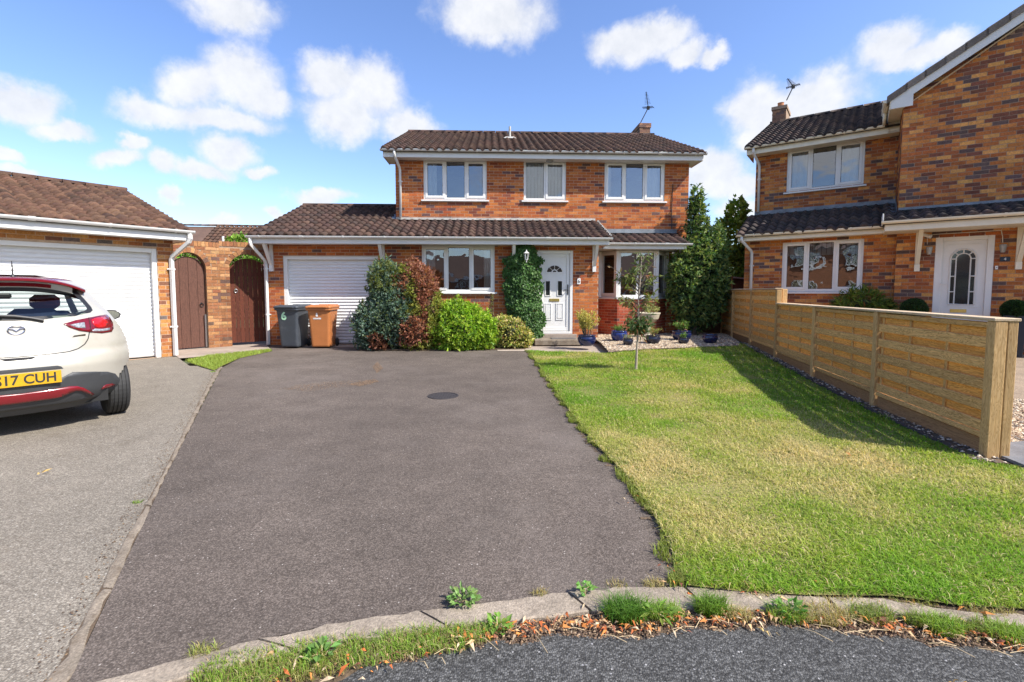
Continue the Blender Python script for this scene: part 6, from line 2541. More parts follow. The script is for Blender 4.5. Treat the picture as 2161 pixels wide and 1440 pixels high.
def ribbon(name, pts, wd, off, m, parent=car):
    mb = MB()
    P = np.array(pts, float)
    # resample
    d = np.r_[0, np.cumsum(np.linalg.norm(np.diff(P, axis=0), axis=1))]
    t = np.linspace(0, d[-1], max(8, int(d[-1] / 0.015)))
    Q = np.stack([np.interp(t, d, P[:, 0]), np.interp(t, d, P[:, 1])], 1)
    T_ = np.gradient(Q, axis=0)
    T_ /= np.linalg.norm(T_, axis=1)[:, None]
    Nn = np.stack([-T_[:, 1], T_[:, 0]], 1)
    A, B = Q + Nn * wd / 2, Q - Nn * wd / 2
    vs = [(a[0], float(ysurf(a[0], a[1])) - off, a[1]) for a in A] + [(b[0], float(ysurf(b[0], b[1])) - off, b[1]) for b in B]
    n = len(Q)
    mb.add(vs, [(i, n + i, n + i + 1, i + 1) for i in range(n - 1)])
    return mb.build(name, m, parent)


# glass with its black printed border
rw = ov('rear_window', WIN, 0.003, 'glass_car', 0.05)[0]
mb = MB()
n = len(WIN)
o_ = [(x, float(ysurf(x, z)) - 0.005, z) for x, z in WIN]
i_ = [(x, float(ysurf(x, z)) - 0.005, z) for x, z in [(x * 0.915, 1.2 + (z - 1.2) * 0.82) for x, z in WIN]]
mb.add(o_ + i_, [(k, (k + 1) % n, n + (k + 1) % n, n + k) for k in range(n)])
mb.build('window_border', 'black_plastic', rw)

# lamps
LT = [(0.31, 1.007), (0.40, 1.035), (0.505, 1.052), (0.62, 1.068), (0.675, 1.07), (0.70, 1.04), (0.716, 0.985), (0.714, 0.93), (0.69, 0.897), (0.60, 0.894), (0.50, 0.915), (0.42, 0.935), (0.35, 0.972)]
for sgn in (1, -1):
    par = None
    A, fs = fill(LT, 0.03)
    for nm, poly, off, m in (('tail_light', LT, 0.010, 'light_red'), ('reversing_lamp', [(0.355, 0.995), (0.40, 1.005), (0.465, 1.012), (0.468, 0.955), (0.41, 0.963)], 0.0125, 'light_clear'),
                             ('brake_lamp', [(0.527, 1.03), (0.56, 1.045), (0.62, 1.052), (0.655, 1.05), (0.672, 1.02), (0.665, 0.975), (0.63, 0.95), (0.58, 0.948), (0.545, 0.97), (0.53, 1.0)], 0.0135, 'light_bright'),
                             ('indicator_lamp', [(0.52, 0.935), (0.545, 0.945), (0.60, 0.935), (0.68, 0.94), (0.675, 0.915), (0.61, 0.912), (0.52, 0.92)], 0.0125, 'light_clear')):
        q = ov(nm, [(sgn * x, z) for x, z in poly], off, m, 0.03, parent=par or car)[0]
        if par is None:
            par = q
    ribbon('lamp_joint', [(sgn * 0.505, 1.054), (sgn * 0.508, 0.912)], 0.006, 0.0125, 'car_gap', par)
    ribbon('panel_gap', [(sgn * 0.0, 0.735), (sgn * 0.2, 0.737), (sgn * 0.33, 0.747), (sgn * 0.40, 0.768), (sgn * 0.45, 0.805), (sgn * 0.478, 0.85), (sgn * 0.495, 0.915)], 0.008, 0.002, 'car_gap')
    ribbon('panel_gap', [(sgn * 0.55, 0.893), (sgn * 0.575, 0.84), (sgn * 0.68, 0.83), (sgn * 0.80, 0.84)], 0.004, 0.002, 'car_gap') if False else None
    ov('reflector', [(sgn * x, z) for x, z in [(0.56, 0.338), (0.585, 0.368), (0.61, 0.378), (0.665, 0.372), (0.695, 0.350), (0.69, 0.342)]], 0.016, 'light_red', 0.02)
    # rear bumper insert, half by half
BL = [(0.0, 0.50), (0.25, 0.505), (0.305, 0.535), (0.345, 0.556), (0.40, 0.548), (0.52, 0.53), (0.62, 0.508), (0.69, 0.47), (0.735, 0.40), (0.752, 0.34), (0.748, 0.30), (0.70, 0.277), (0.6, 0.262), (0.5, 0.255), (0.0, 0.255)]
BLs = BL + [(-x, z) for x, z in BL[-2:0:-1]]
bi = ov('bumper_insert', BLs, 0.008, 'car_trim', 0.04)[0]
RL = [(0.0, 0.408), (0.2, 0.415), (0.33, 0.422), (0.375, 0.415), (0.42, 0.39), (0.465, 0.345), (0.507, 0.303), (0.492, 0.293), (0.44, 0.335), (0.40, 0.365), (0.36, 0.372), (0.315, 0.358), (0.27, 0.338), (0.22, 0.328), (0.0, 0.322)]
RLs = RL + [(-x, z) for x, z in RL[-2:0:-1]]
ov('bumper_lip', RLs, 0.022, 'car_red', 0.03)
ov('plate_recess', [(-0.28, 0.60), (0.28, 0.60), (0.265, 0.622), (0.24, 0.633), (-0.24, 0.633), (-0.265, 0.622)], 0.003, 'car_trim', 0.03)
ov('boot_handle', [(-0.115, 0.727), (0.115, 0.727), (0.08, 0.706), (-0.08, 0.706)], 0.003, 'car_gap', 0.03)
# number plate standing proud of the bumper
yp = float(ysurf(0, 0.535)) - 0.018
pb = MB()
pb.bbox(-0.262, 0.262, yp - 0.006, yp + 0.008, 0.479, 0.592, 0.003)
np_o = pb.build('number_plate', 'plate_yellow', car)
o = add_obj('lettering', text_mesh('DS17 CUH', 0.104, 'black_print', bold=0.002, extrude=0.001), np_o, (0.0, yp - 0.0075, 0.534))
o.rotation_euler = (R(90), 0, 0)
o.scale = (0.96, 1.1, 1)
# badge: ring with a wing across it
bx, bz = 0.0, 0.968
yb0 = float(ysurf(0, bz)) - 0.008
bm = MB()
bm.tube([(bx + 0.052 * math.cos(R(15 * i)), yb0, bz + 0.040 * math.sin(R(15 * i))) for i in range(25)], 0.0055, 6)
bm.tube([(bx - 0.047, yb0, bz + 0.016), (bx - 0.024, yb0, bz + 0.010), (bx - 0.008, yb0, bz - 0.004), (bx, yb0, bz - 0.012), (bx + 0.008, yb0, bz - 0.004), (bx + 0.024, yb0, bz + 0.010), (bx + 0.047, yb0, bz + 0.016)], 0.005, 6)
bm.build('badge', 'chrome', car)
bm = MB()
ye = float(ysurf(0.41, 0.887)) - 0.006
bm.add([(0.362, float(ysurf(0.362, 0.885)) - 0.006, 0.878), (0.462, float(ysurf(0.462, 0.885)) - 0.006, 0.886), (0.462, float(ysurf(0.462, 0.885)) - 0.006, 0.900), (0.375, float(ysurf(0.375, 0.885)) - 0.006, 0.894)], [(0, 1, 2, 3)])
bm.build('name_badge', 'chrome', car)

# roof spoiler in bands
zc2 = lambda x: 1.432 - 0.10 * (abs(x) / 0.52) ** 2.6
X = np.linspace(-0.53, 0.53, 41)


def band(name, a, b, ya, yb, m, xm=0.53):
    mb = MB()
    xs2 = X[np.abs(X) <= xm + 1e-6]
    k = len(xs2)
    bend = lambda x: 0.22 * (abs(x) / 0.53) ** 3.0
    vs = [(x, ya + bend(x), zc2(x) + a) for x in xs2] + [(x, yb + bend(x), zc2(x) + b) for x in xs2]
    mb.add(vs, [(i, k + i, k + i + 1, i + 1) for i in range(k - 1)])
    return mb.build(name, m, car, smooth=True)


sp = MB()
bend = lambda x: 0.22 * (abs(x) / 0.53) ** 3.0
prof = lambda x: [(0.15, 0.012), (-0.1, 0.012), (-0.33, 0.0), (-0.355, -0.010), (-0.35, -0.028), (-0.30, -0.036), (0.1, -0.05)]
rg_ = [[(x, y + bend(x), zc2(x) + dz) for y, dz in prof(x)] for x in X]
loft(sp, rg_)
sp.f = [tuple(reversed(f)) for f in sp.f]
so = sp.build('spoiler', 'car_red', car, smooth=False)
band('spoiler_underside', -0.034, -0.09, -0.325, -0.29, 'car_white', 0.43)
band('high_brake_light', -0.045, -0.078, -0.327, -0.303, 'light_red', 0.27)
band('window_surround', -0.088, -0.125, -0.295, -0.262, 'black_plastic', 0.51)

# wiper, aerial, exhaust
wp = MB()
wpts = [(-0.30, 1.10), (-0.12, 1.098), (0.0, 1.088), (0.10, 1.068), (0.178, 1.045)]
wp.tube([(x, float(ysurf(x, z)) - 0.03, z) for x, z in wpts], [0.012, 0.014, 0.014, 0.012, 0.012], 6)
wp.tube([(x, float(ysurf(x, z - 0.012)) - 0.012, z - 0.014) for x, z in wpts], 0.007, 4)
wp.build('wiper', 'black_plastic', car)
an = MB()
an.tube([(0.045, 0.12, 1.45), (0.043, 0.12, 1.60)], [0.007, 0.004], 6)
an.lathe([(0.02, 0), (0.014, 0.02), (0.0, 0.025)], 10, (0.045, 0.12, 1.447))
an.build('antenna', 'black_plastic', car)
ex = MB()
ex.tube([(0.405, -0.50, 0.315), (0.405, -0.1, 0.315)], 0.035, 14, caps=False)
ex.build('exhaust', 'chrome', car)
ex = MB()
ex.tube([(0.405, -0.47, 0.315), (0.405, -0.46, 0.315)], 0.034, 14)
ex.bbox(0.10, 0.40, -0.40, 0.1, 0.265, 0.335, 0.03)
ex.build('silencer', 'silver_grey', car)
ub = MB()
ub.box(-0.62, 0.62, -0.40, 3.2, 0.22, 0.36)
ub.build('underbody', 'car_gap', car)
for sx in (-1, 1):
    for yy in (0.0, 2.57):
        t = MB()
        pr = [(0.19, -0.085), (0.262, -0.092), (0.287, -0.075)]
        for gx in (-0.05, -0.017, 0.017, 0.05):
            pr += [(0.292, gx - 0.006), (0.284, gx - 0.004), (0.284, gx + 0.004), (0.292, gx + 0.006)]
        pr += [(0.287, 0.075), (0.262, 0.092), (0.19, 0.085)]
        t.lathe(pr, 40)
        t.v = [(z + sx * 0.735, x + yy, y + 0.292) for x, y, z in t.v]
        wo = t.build('wheel', 'tyre', car)
        h = MB()
        h.lathe([(0.19, 0.06), (0.17, 0.075), (0.06, 0.07), (0.05, 0.08), (0.0, 0.08)], 20)
        h.v = [(sx * (0.735 + z), x + yy, y + 0.292) for x, y, z in h.v]
        h.build('rim', 'silver_grey', wo)
# door mirrors
for sx in (-1, 1):
    mr = MB()
    K = 12
    rgs = []
    for k in range(7):
        t = k / 6
        s = math.cos(t * math.pi / 2 * 0.95)
        rgs.append([(sx * (0.985 + 0.115 * s * math.cos(2 * math.pi * j / K) * (1 if sx > 0 else -1)), 1.48 + 0.12 * t, 1.0 + 0.068 * s * math.sin(2 * math.pi * j / K)) for j in range(K)])
    loft(mr, rgs)
    mr.box(min(sx * 0.72, sx * 0.9), max(sx * 0.72, sx * 0.9), 1.5, 1.58, 0.955, 0.985)
    mo = mr.build('door_mirror', 'black_plastic', car)
    g = MB()
    g.add([(sx * 0.985 + 0.1 * math.cos(2 * math.pi * j / K), 1.477, 1.0 + 0.056 * math.sin(2 * math.pi * j / K)) for j in range(K)], [tuple(range(K))])
    g.build('mirror_glass', 'chrome', mo)
# cabin
cb_ = MB()
cb_.box(-0.66, 0.66, -0.30, 2.4, 0.36, 0.60)
cb_.box(-0.66, 0.66, 0.42, 0.56, 0.60, 1.0)
cb_.box(-0.66, 0.66, 2.3, 2.5, 0.6, 0.97)
cb_.box(-0.60, 0.60, -0.32, 0.42, 0.90, 0.93)
cb_.build('cabin', 'seat_dark', car)
for sx in (-1, 1):
    s = MB()
    s.bbox(sx * 0.36 - 0.22, sx * 0.36 + 0.22, 1.15, 1.3, 0.6, 1.08, 0.06)
    s.bbox(sx * 0.36 - 0.13, sx * 0.36 + 0.13, 1.17, 1.27, 1.1, 1.27, 0.045)
    s.build('seat', 'seat_red', car)
bgm = MB()
bgm.bbox(-0.2, 0.2, -0.14, 0.14, 0, 0.2, 0.07)
bgm.bbox(0.02, 0.3, -0.1, 0.12, 0.0, 0.17, 0.06)
w0_ = Vector((0.17, 0.06, 0.935))
tag(bgm.build('bag', 'bag_blue', None, tuple(Matrix.Translation((CARX, CARY, 0)) @ Matrix.Rotation(CARA, 4, 'Z') @ w0_), CARA), 'dark blue bag lying behind the rear window of the white car', 'bag')
mm_ = MB()
mm_.bbox(-0.13, 0.13, 1.78, 1.81, 1.22, 1.29, 0.02)
mm_.build('rear_view_mirror', 'black_plastic', car)


# ------------------------------------------------------------------ plants
def unit(a):
    return a / np.maximum(np.linalg.norm(a, axis=1), 1e-9)[:, None]


def leaf_mesh(P, D, N, L, W, C, m='leaf', fold=0.15, name='foliage', tri=False):
    """many leaf-sized faces: base P, axis D, normal N"""
    P, D, N = np.asarray(P, float), unit(np.asarray(D, float)), np.asarray(N, float)
    S = np.cross(D, N)
    S = unit(S)
    N = np.cross(S, D)
    L = np.asarray(L, float)[:, None]
    W = np.asarray(W, float)[:, None]
    mid = P + D * L * 0.45
    A = P
    B = mid + S * W / 2 + N * W * fold
    T_ = P + D * L - N * L * 0.12
    E_ = mid - S * W / 2 + N * W * fold
    V = np.stack([A, B, T_, E_], 1).reshape(-1, 3)
    n = len(P)
    Fa = np.arange(4 * n).reshape(n, 4)
    return mesh_np(name, V, Fa, m, C)


def sphere_dirs(n, r):
    v = r.normal(size=(n, 3))
    return unit(v)


def jitter(c, n, r, a=0.25, hue=0.12):
    c = np.asarray(c, float)
    k = 1 + r.uniform(-a, a, (n, 1))
    return np.clip(c[None] * k * (1 + r.uniform(-hue, hue, (n, 3))), 0.003, 0.9)


def lumpy(n, r, lumps, shell=(0.72, 1.04), bump=0.16, freq=4.0):
    """points in the outer shell of a group of ellipsoids, dented by noise; returns positions and outward directions"""
    vol = np.array([l[3] * l[4] + l[4] * l[5] + l[3] * l[5] for l in lumps])
    k = r.choice(len(lumps), size=n, p=vol / vol.sum())
    Lc = np.array([l[:3] for l in lumps])[k]
    Lr = np.array([l[3:6] for l in lumps])[k]
    d = sphere_dirs(n, r)
    ph = d * freq + k[:, None] * 1.7
    nz = np.sin(ph[:, 0] * 1.9 + 1.3) * np.sin(ph[:, 1] * 2.3 + 0.4) * np.sin(ph[:, 2] * 2.1 + 2.0) + 0.5 * np.sin(ph[:, 0] * 4.7) * np.sin(ph[:, 2] * 5.1 + ph[:, 1] * 3)
    rad = r.uniform(shell[0], shell[1], n) ** 0.5 * (1 + bump * nz)
    P = Lc + d * Lr * rad[:, None]
    # drop points buried inside another ellipsoid
    keep = np.ones(n, bool)
    for j, l in enumerate(lumps):
        q = (P - np.array(l[:3])) / np.array(l[3:6])
        keep &= ~((k != j) & ((q ** 2).sum(1) < 0.6))
    out = unit(d / Lr)
    return P[keep], out[keep], k[keep]


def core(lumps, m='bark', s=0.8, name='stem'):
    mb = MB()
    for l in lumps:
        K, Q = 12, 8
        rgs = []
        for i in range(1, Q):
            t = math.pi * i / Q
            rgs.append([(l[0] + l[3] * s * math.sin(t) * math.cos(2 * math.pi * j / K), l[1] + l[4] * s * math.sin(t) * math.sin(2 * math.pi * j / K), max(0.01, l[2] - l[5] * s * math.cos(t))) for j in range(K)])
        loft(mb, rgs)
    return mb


def shrub(name, loc, lumps, n, cols, L, W, label, cat='shrub', m='leaf', droop=0.0, seed=1, spray=1, stem=True, bump=0.24, coreS=0.74, colfn=None, up=0.35, group=None, shell=(0.62, 1.12), core_m='leaf_core'):
    r = np.random.default_rng(seed)
    e = empty(name, loc, 0, label, cat, group)
    P, O, k = lumpy(n, r, lumps, bump=bump, shell=shell)
    ok = P[:, 2] > 0.0
    P, O, k = P[ok], O[ok], k[ok]
    n = len(P)
    Ps, Ds, Ns, Ls, Ws, Cs = [], [], [], [], [], []
    if colfn is None:
        ci = r.choice(len(cols), n, p=np.array([c[3] for c in cols]) / sum(c[3] for c in cols))
        base = np.array([c[:3] for c in cols])[ci]
    else:
        base = colfn(P, r)
    A = unit(O + r.normal(size=(n, 3)) * 0.55 + np.array([0, 0, up - droop]))
    ck = 0.72 + 0.56 * vnoise(P[:, 0] * 1.3 + P[:, 2] * 0.4 + seed, P[:, 2] + P[:, 1] * 0.8, 0.16, seed)
    base = base * ck[:, None]
    for s in range(spray):
        D = unit(A + r.normal(size=(n, 3)) * (0.0 if s == 0 else 0.6))
        Ps.append(P + (0 if s == 0 else 1) * A * (L * 0.25) * s / spray)
        Ds.append(D)
        Ns.append(unit(O + r.normal(size=(n, 3)) * 0.8))
        Ls.append(L * r.uniform(0.6, 1.25, n))
        Ws.append(W * r.uniform(0.7, 1.2, n))
        Cs.append(np.clip(base * (1 + r.uniform(-0.25, 0.25, (n, 1))) * (1 + r.uniform(-0.1, 0.1, (n, 3))), 0.003, 0.9))
    me = leaf_mesh(np.concatenate(Ps), np.concatenate(Ds), np.concatenate(Ns), np.concatenate(Ls), np.concatenate(Ws), np.concatenate(Cs), m)
    add_obj('foliage', me, e)
    if stem:
        core(lumps, s=coreS).build('inner_core', core_m, e, smooth=True)  # solid dark core that stops the view through the leaves
    return e


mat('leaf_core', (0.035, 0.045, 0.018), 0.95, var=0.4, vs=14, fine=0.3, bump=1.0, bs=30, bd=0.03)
mat('twig_core', (0.10, 0.055, 0.03), 0.95, var=0.4, vs=14, fine=0.3, bump=1.0, bs=30, bd=0.03)


def wpx(u, v, depth):
    d = ray(u, v)
    t = depth / d[1]
    return np.array([0, 0, EYE]) + d * t


# big mixed conifers: blue-green, dying brown, gold
Y0 = 10.75
s_ = Y0 / 1000.0 * 1.0


def lump_px(u, v, a, b, depth, dd, o):
    """ellipsoid covering a patch of the view at a depth, in the frame of the shrub at o"""
    c = wpx(u, v, depth)
    k = depth / F
    return (c[0] - o[0], c[1] - o[1], c[2] - o[2], a * k, dd, b * k)


o1 = (G(800, 742)[0], 10.75, 0.0)
blue_l = [lump_px(805, 690, 52, 62, 10.72, 0.5, o1), lump_px(815, 600, 34, 48, 10.8, 0.42, o1), lump_px(838, 660, 36, 56, 10.6, 0.35, o1)]
TEAL = [(0.13, 0.20, 0.155, 4), (0.08, 0.14, 0.10, 3), (0.22, 0.29, 0.21, 2), (0.21, 0.25, 0.09, 1.2)]


def blue_col(P, r):
    n = len(P)
    base = np.array([c[:3] for c in TEAL])[r.choice(4, n, p=[0.36, 0.3, 0.22, 0.12])]
    x, z = P[:, 0], P[:, 2]
    br = (np.hypot((x + 0.02) / 0.2, (z - 0.18) / 0.22) + r.normal(size=n) * 0.12 < 1)
    base[br] = (0.20, 0.085, 0.055)
    top = (z > 1.35) & (r.random(n) < 0.5)
    base[top] = (0.17, 0.20, 0.06)
    return base


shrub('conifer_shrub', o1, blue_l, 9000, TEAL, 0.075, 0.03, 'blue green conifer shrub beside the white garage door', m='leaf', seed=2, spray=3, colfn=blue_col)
o2 = (G(882, 742)[0], 10.78, 0.0)
red_l = [lump_px(882, 690, 44, 58, 10.7, 0.45, o2), lump_px(876, 610, 44, 54, 10.8, 0.42, o2), lump_px(905, 660, 26, 60, 10.75, 0.36, o2)]


def red_col(P, r):
    n = len(P)
    base = np.array([(0.36, 0.15, 0.09), (0.28, 0.11, 0.07), (0.44, 0.21, 0.13), (0.2, 0.08, 0.055)])[r.choice(4, n, p=[0.4, 0.25, 0.2, 0.15])]
    x, z = P[:, 0], P[:, 2]
    nz = vnoise(x * 3 + 5, z * 3, 0.9, 4) + 0.3 * (x > 0.2)
    g = (nz + r.normal(size=n) * 0.06 > 0.68)
    base[g] = np.array([(0.30, 0.30, 0.06), (0.21, 0.24, 0.05)])[r.choice(2, g.sum())]
    return base


shrub('conifer_shrub', o2, red_l, 8500, TEAL, 0.065, 0.028, 'rust brown dying conifer shrub with gold green tips', m='leaf', seed=3, spray=3, colfn=red_col, core_m='twig_core')
o3 = (G(980, 740)[0], 10.8, 0.0)
yel_l = [lump_px(975, 698, 56, 52, 10.7, 0.45, o3), lump_px(965, 672, 36, 36, 10.8, 0.35, o3), lump_px(1010, 705, 36, 40, 10.75, 0.35, o3)]
shrub('bright_shrub', o3, yel_l, 7500, [(0.33, 0.48, 0.045, 4), (0.23, 0.39, 0.035, 3), (0.44, 0.56, 0.08, 2), (0.12, 0.23, 0.03, 1.5)], 0.09, 0.035, 'bright lime green conifer shrub below the ground floor window', seed=4, spray=3, droop=0.15)
o4 = (G(1085, 738)[0], 10.95, 0.02)
var_l = [lump_px(1080, 706, 30, 32, 10.9, 0.3, o4), lump_px(1104, 714, 20, 22, 10.9, 0.25, o4), lump_px(1060, 690, 16, 22, 11.0, 0.25, o4), lump_px(1045, 712, 14, 26, 11.0, 0.25, o4)]
shrub('variegated_shrub', o4, var_l, 4200, [(0.55, 0.52, 0.15, 4), (0.34, 0.38, 0.08, 3), (0.62, 0.54, 0.26, 2), (0.12, 0.17, 0.04, 2), (0.36, 0.18, 0.10, 1)], 0.055, 0.032, 'cream variegated low shrub between lime shrub and ivy', seed=5, spray=2)

# twiggy plant under the window
e = empty('twiggy_plant', (G(1035, 735)[0], 11.25, 0.02), 0, 'sparse upright twiggy plant against the brick under the window', 'plant')
r = np.random.default_rng(6)
mb = MB()
Pp = []
for i in range(6):
    x = r.uniform(-0.2, 0.2)
    pts = [(x, 0, 0), (x + r.uniform(-0.05, 0.05), 0.02, 0.5), (x + r.uniform(-0.1, 0.1), 0.03, r.uniform(0.95, 1.3))]
    mb.tube(pts, [0.008, 0.006, 0.003], 5)
    for k in range(26):
        t = r.uniform(0.3, 1)
        Pp.append(np.array(pts[0]) * (1 - t) + np.array(pts[2]) * t)
mb.build('stem', 'bark', e)
Pp = np.array(Pp)
n = len(Pp)
add_obj('foliage', leaf_mesh(Pp, sphere_dirs(n, r) + [0, 0, 0.3], sphere_dirs(n, r), np.full(n, 0.06), np.full(n, 0.03), jitter((0.22, 0.2, 0.07), n, r)), e)

# ivy climbing by the door
r = np.random.default_rng(8)
iv = empty('ivy', M6.w(6.25, -0.05, 0.03), M6.a, 'dark green ivy climbing the wall left of the white front door', 'climbing plant')
n = 9000
U = r.uniform(-0.75, 0.75, n)
Z = r.uniform(0.15, 2.42, n)
px_w = lambda z: np.interp(z, [0.1, 0.5, 0.9, 1.4, 1.8, 2.05, 2.2, 2.42], [0.26, 0.40, 0.46, 0.44, 0.44, 0.46, 0.30, 0.22])
px_c = lambda z: np.interp(z, [0.1, 0.5, 0.9, 1.4, 1.8, 2.05, 2.2, 2.42], [0.18, 0.10, 0.0, -0.02, -0.03, -0.02, 0.0, 0.02])
edge = 1 - np.abs(U - px_c(Z)) / (px_w(Z) * (0.85 + 0.3 * vnoise(U * 0 + 3, Z, 0.12, 2)))
ok = edge > 0
U, Z, edge = U[ok], Z[ok], edge[ok]
n = len(U)
dep = -0.04 - (0.30 * np.sqrt(np.clip(edge, 0, 1)) * (0.6 + 0.5 * vnoise(U, Z, 0.22, 9))) * r.uniform(0.55, 1.0, n)
P = np.stack([U, dep, Z], 1)
D = unit(np.stack([r.normal(size=n) * 0.6, -0.5 + r.normal(size=n) * 0.3, -0.8 + r.normal(size=n) * 0.5], 1))
Nn = unit(np.stack([r.normal(size=n) * 0.4, np.full(n, -1.0), 0.4 + r.normal(size=n) * 0.4], 1))
ci = np.array([(0.05, 0.12, 0.025), (0.08, 0.17, 0.04), (0.13, 0.22, 0.07), (0.035, 0.085, 0.02)])[r.choice(4, n, p=[0.35, 0.35, 0.15, 0.15])]
add_obj('foliage', leaf_mesh(P, D, Nn, r.uniform(0.045, 0.085, n), r.uniform(0.045, 0.075, n), np.clip(ci * (1 + r.uniform(-0.3, 0.3, (n, 1))), 0, 1), 'glossy_leaf'), iv)
mb = MB()
for i in range(5):
    x = -0.2 + 0.1 * i
    mb.tube([(x * 0.4 + 0.1, -0.03, 0), (x, -0.03, 0.8), (x * 1.3, -0.03, 1.7)], [0.015, 0.01, 0.005], 5)
mb.build('stem', 'bark', iv)


# ------------------------------------------------------------------ pots
def pot(u, v, wpx_, hpx, label, m='blue_glaze', kind=0):
    g = T(u, v)
    k = g[1] / F
    w, h = wpx_ * k / 2, hpx * k
    e = empty('glazed_pot', (g[0], g[1] + w * 0.7, g[2] + 0.01), 0, label, 'pot', 'glazed pots outside the house')
    mb = MB()
    pr = [(w * 0.62, 0.0), (w * 0.70, 0.015), (w * 0.92, h * 0.35), (w * 1.0, h * 0.62), (w * 0.97, h * 0.8), (w * 0.88, h * 0.88), (w * 0.95, h * 0.93), (w * 0.99, h * 0.97), (w * 0.96, h), (w * 0.84, h * 0.985), (w * 0.8, h * 0.9)]
    mb.lathe(pr, 28)
    mb.build('bowl', m, e, smooth=True)
    mb = MB()
    mb.lathe([(w * 0.82, h * 0.88), (w * 0.4, h * 0.93), (0.0, h * 0.94)], 16)
    mb.build('compost', 'soil', e)
    return e, w, h


def tuft(parent, base, n, spread, H, cols, L, W, seed, m='leaf', up=0.5, stems=8, lean=(0, 0)):
    r = np.random.default_rng(seed)
    mb = MB()
    P = []
    D = []
    for i in range(stems):
        a = r.uniform(0, 6.28)
        tip = np.array([math.cos(a) * spread * r.uniform(0.2, 1) + lean[0], math.sin(a) * spread * r.uniform(0.2, 1) + lean[1], H * r.uniform(0.6, 1)])
        b = np.array([math.cos(a) * spread * 0.25, math.sin(a) * spread * 0.25, 0])
        mid = (b + tip) / 2 + np.array([0, 0, 0.1 * H])
        mb.tube([tuple(np.array(base) + q) for q in (b, mid, tip)], [0.005, 0.004, 0.002], 4)
        for k in range(n // stems):
            t = r.uniform(0.3, 1.05)
            q = b * (1 - t) ** 2 + 2 * mid * t * (1 - t) + tip * t * t
            P.append(np.array(base) + q + r.normal(size=3) * 0.02)
            D.append(tip - b)
    mb.build('stem', 'bark', parent)
    P = np.array(P)
    n = len(P)
    D = unit(np.array(D)) * 0.5 + sphere_dirs(n, r) + np.array([0, 0, up])
    ci = r.choice(len(cols), n, p=np.array([c[3] for c in cols]) / sum(c[3] for c in cols))
    C = np.clip(np.array([c[:3] for c in cols])[ci] * (1 + r.uniform(-0.25, 0.25, (n, 1))), 0, 0.9)
    add_obj('foliage', leaf_mesh(P, D, sphere_dirs(n, r) + [0, -0.3, 0.6], L * r.uniform(0.6, 1.2, n), W * r.uniform(0.7, 1.2, n), C, m), parent)


YEL = [(0.58, 0.50, 0.13, 4), (0.48, 0.42, 0.10, 3), (0.36, 0.36, 0.07, 2), (0.62, 0.52, 0.22, 1)]
GRN = [(0.12, 0.22, 0.04, 3), (0.20, 0.30, 0.06, 2), (0.07, 0.14, 0.03, 2)]
e, w, h = pot(1240, 732, 40, 23, 'navy glazed pot of yellow leaved shrub right of the front door')
pl_ = empty('yellow_shrub', (e.location.x, e.location.y, e.location.z + h * 0.94), 0, 'upright yellow leaved shrub growing in the pot by the front door', 'shrub')
tuft(pl_, (0, 0, 0), 1500, 0.29, 0.56, YEL, 0.045, 0.025, 11, stems=34)
e, w, h = pot(1309, 722, 36, 22, 'bright blue glazed pot with low green plant below the bay window', 'bright_glaze')
tuft(e, (0, 0, h * 0.92), 160, 0.16, 0.12, GRN, 0.06, 0.025, 12, stems=14)
e, w, h = pot(1327, 731, 22, 15, 'small dark glazed pot left of the young tree trunk', 'dark_glaze')
tuft(e, (0, 0, h * 0.92), 90, 0.1, 0.08, [(0.25, 0.28, 0.12, 2), (0.4, 0.36, 0.2, 1)], 0.05, 0.02, 13, stems=8)
e, w, h = pot(1381, 728, 31, 18, 'dark blue glazed pot right of the young tree trunk', 'dark_glaze')
tuft(e, (0, 0, h * 0.92), 160, 0.2, 0.16, [(0.35, 0.33, 0.12, 2), (0.2, 0.26, 0.06, 2), (0.4, 0.2, 0.08, 1)], 0.07, 0.018, 14, stems=14)
e, w, h = pot(1443, 721, 41, 21, 'wide dark blue glazed pot under the tall evergreen')
tuft(e, (0, 0, h * 0.92), 320, 0.2, 0.22, GRN + [(0.4, 0.15, 0.12, 0.5)], 0.08, 0.03, 15, stems=18)
e, w, h = pot(1445, 728, 23, 14, 'small dark glazed pot in front of the wide blue pot', 'dark_glaze')
tuft(e, (0, 0, h * 0.92), 120, 0.1, 0.07, GRN, 0.05, 0.025, 16, stems=8)
e, w, h = pot(1503, 727, 32, 19, 'empty blue glazed pot alone on gravel near the fence')
# pedestal planter of cast stone
g = T(1380, 716)
k = (g[1] + 0.25) / F
pe = empty('pedestal_planter', (g[0] - 0.06, g[1] + 0.3, g[2]), 0, 'pale cast stone pedestal bowl below the bay window', 'planter')
mb = MB()
mb.lathe([(0.14, 0), (0.14, 0.06), (0.1, 0.10), (0.075, 0.22), (0.075, 0.34), (0.11, 0.38)], 20)
mb.build('pedestal', 'cast_stone', pe, smooth=False)
mb = MB()
mb.lathe([(0.10, 0.38), (0.16, 0.40), (0.24, 0.48), (0.28, 0.60), (0.295, 0.62), (0.28, 0.635), (0.24, 0.6)], 24)
mb.build('bowl', 'cast_stone', pe, smooth=False)
tuft(pe, (0.05, 0, 0.6), 160, 0.25, 0.18, [(0.5, 0.48, 0.2, 2), (0.25, 0.3, 0.1, 2)], 0.08, 0.02, 17, stems=14, lean=(0.1, 0))

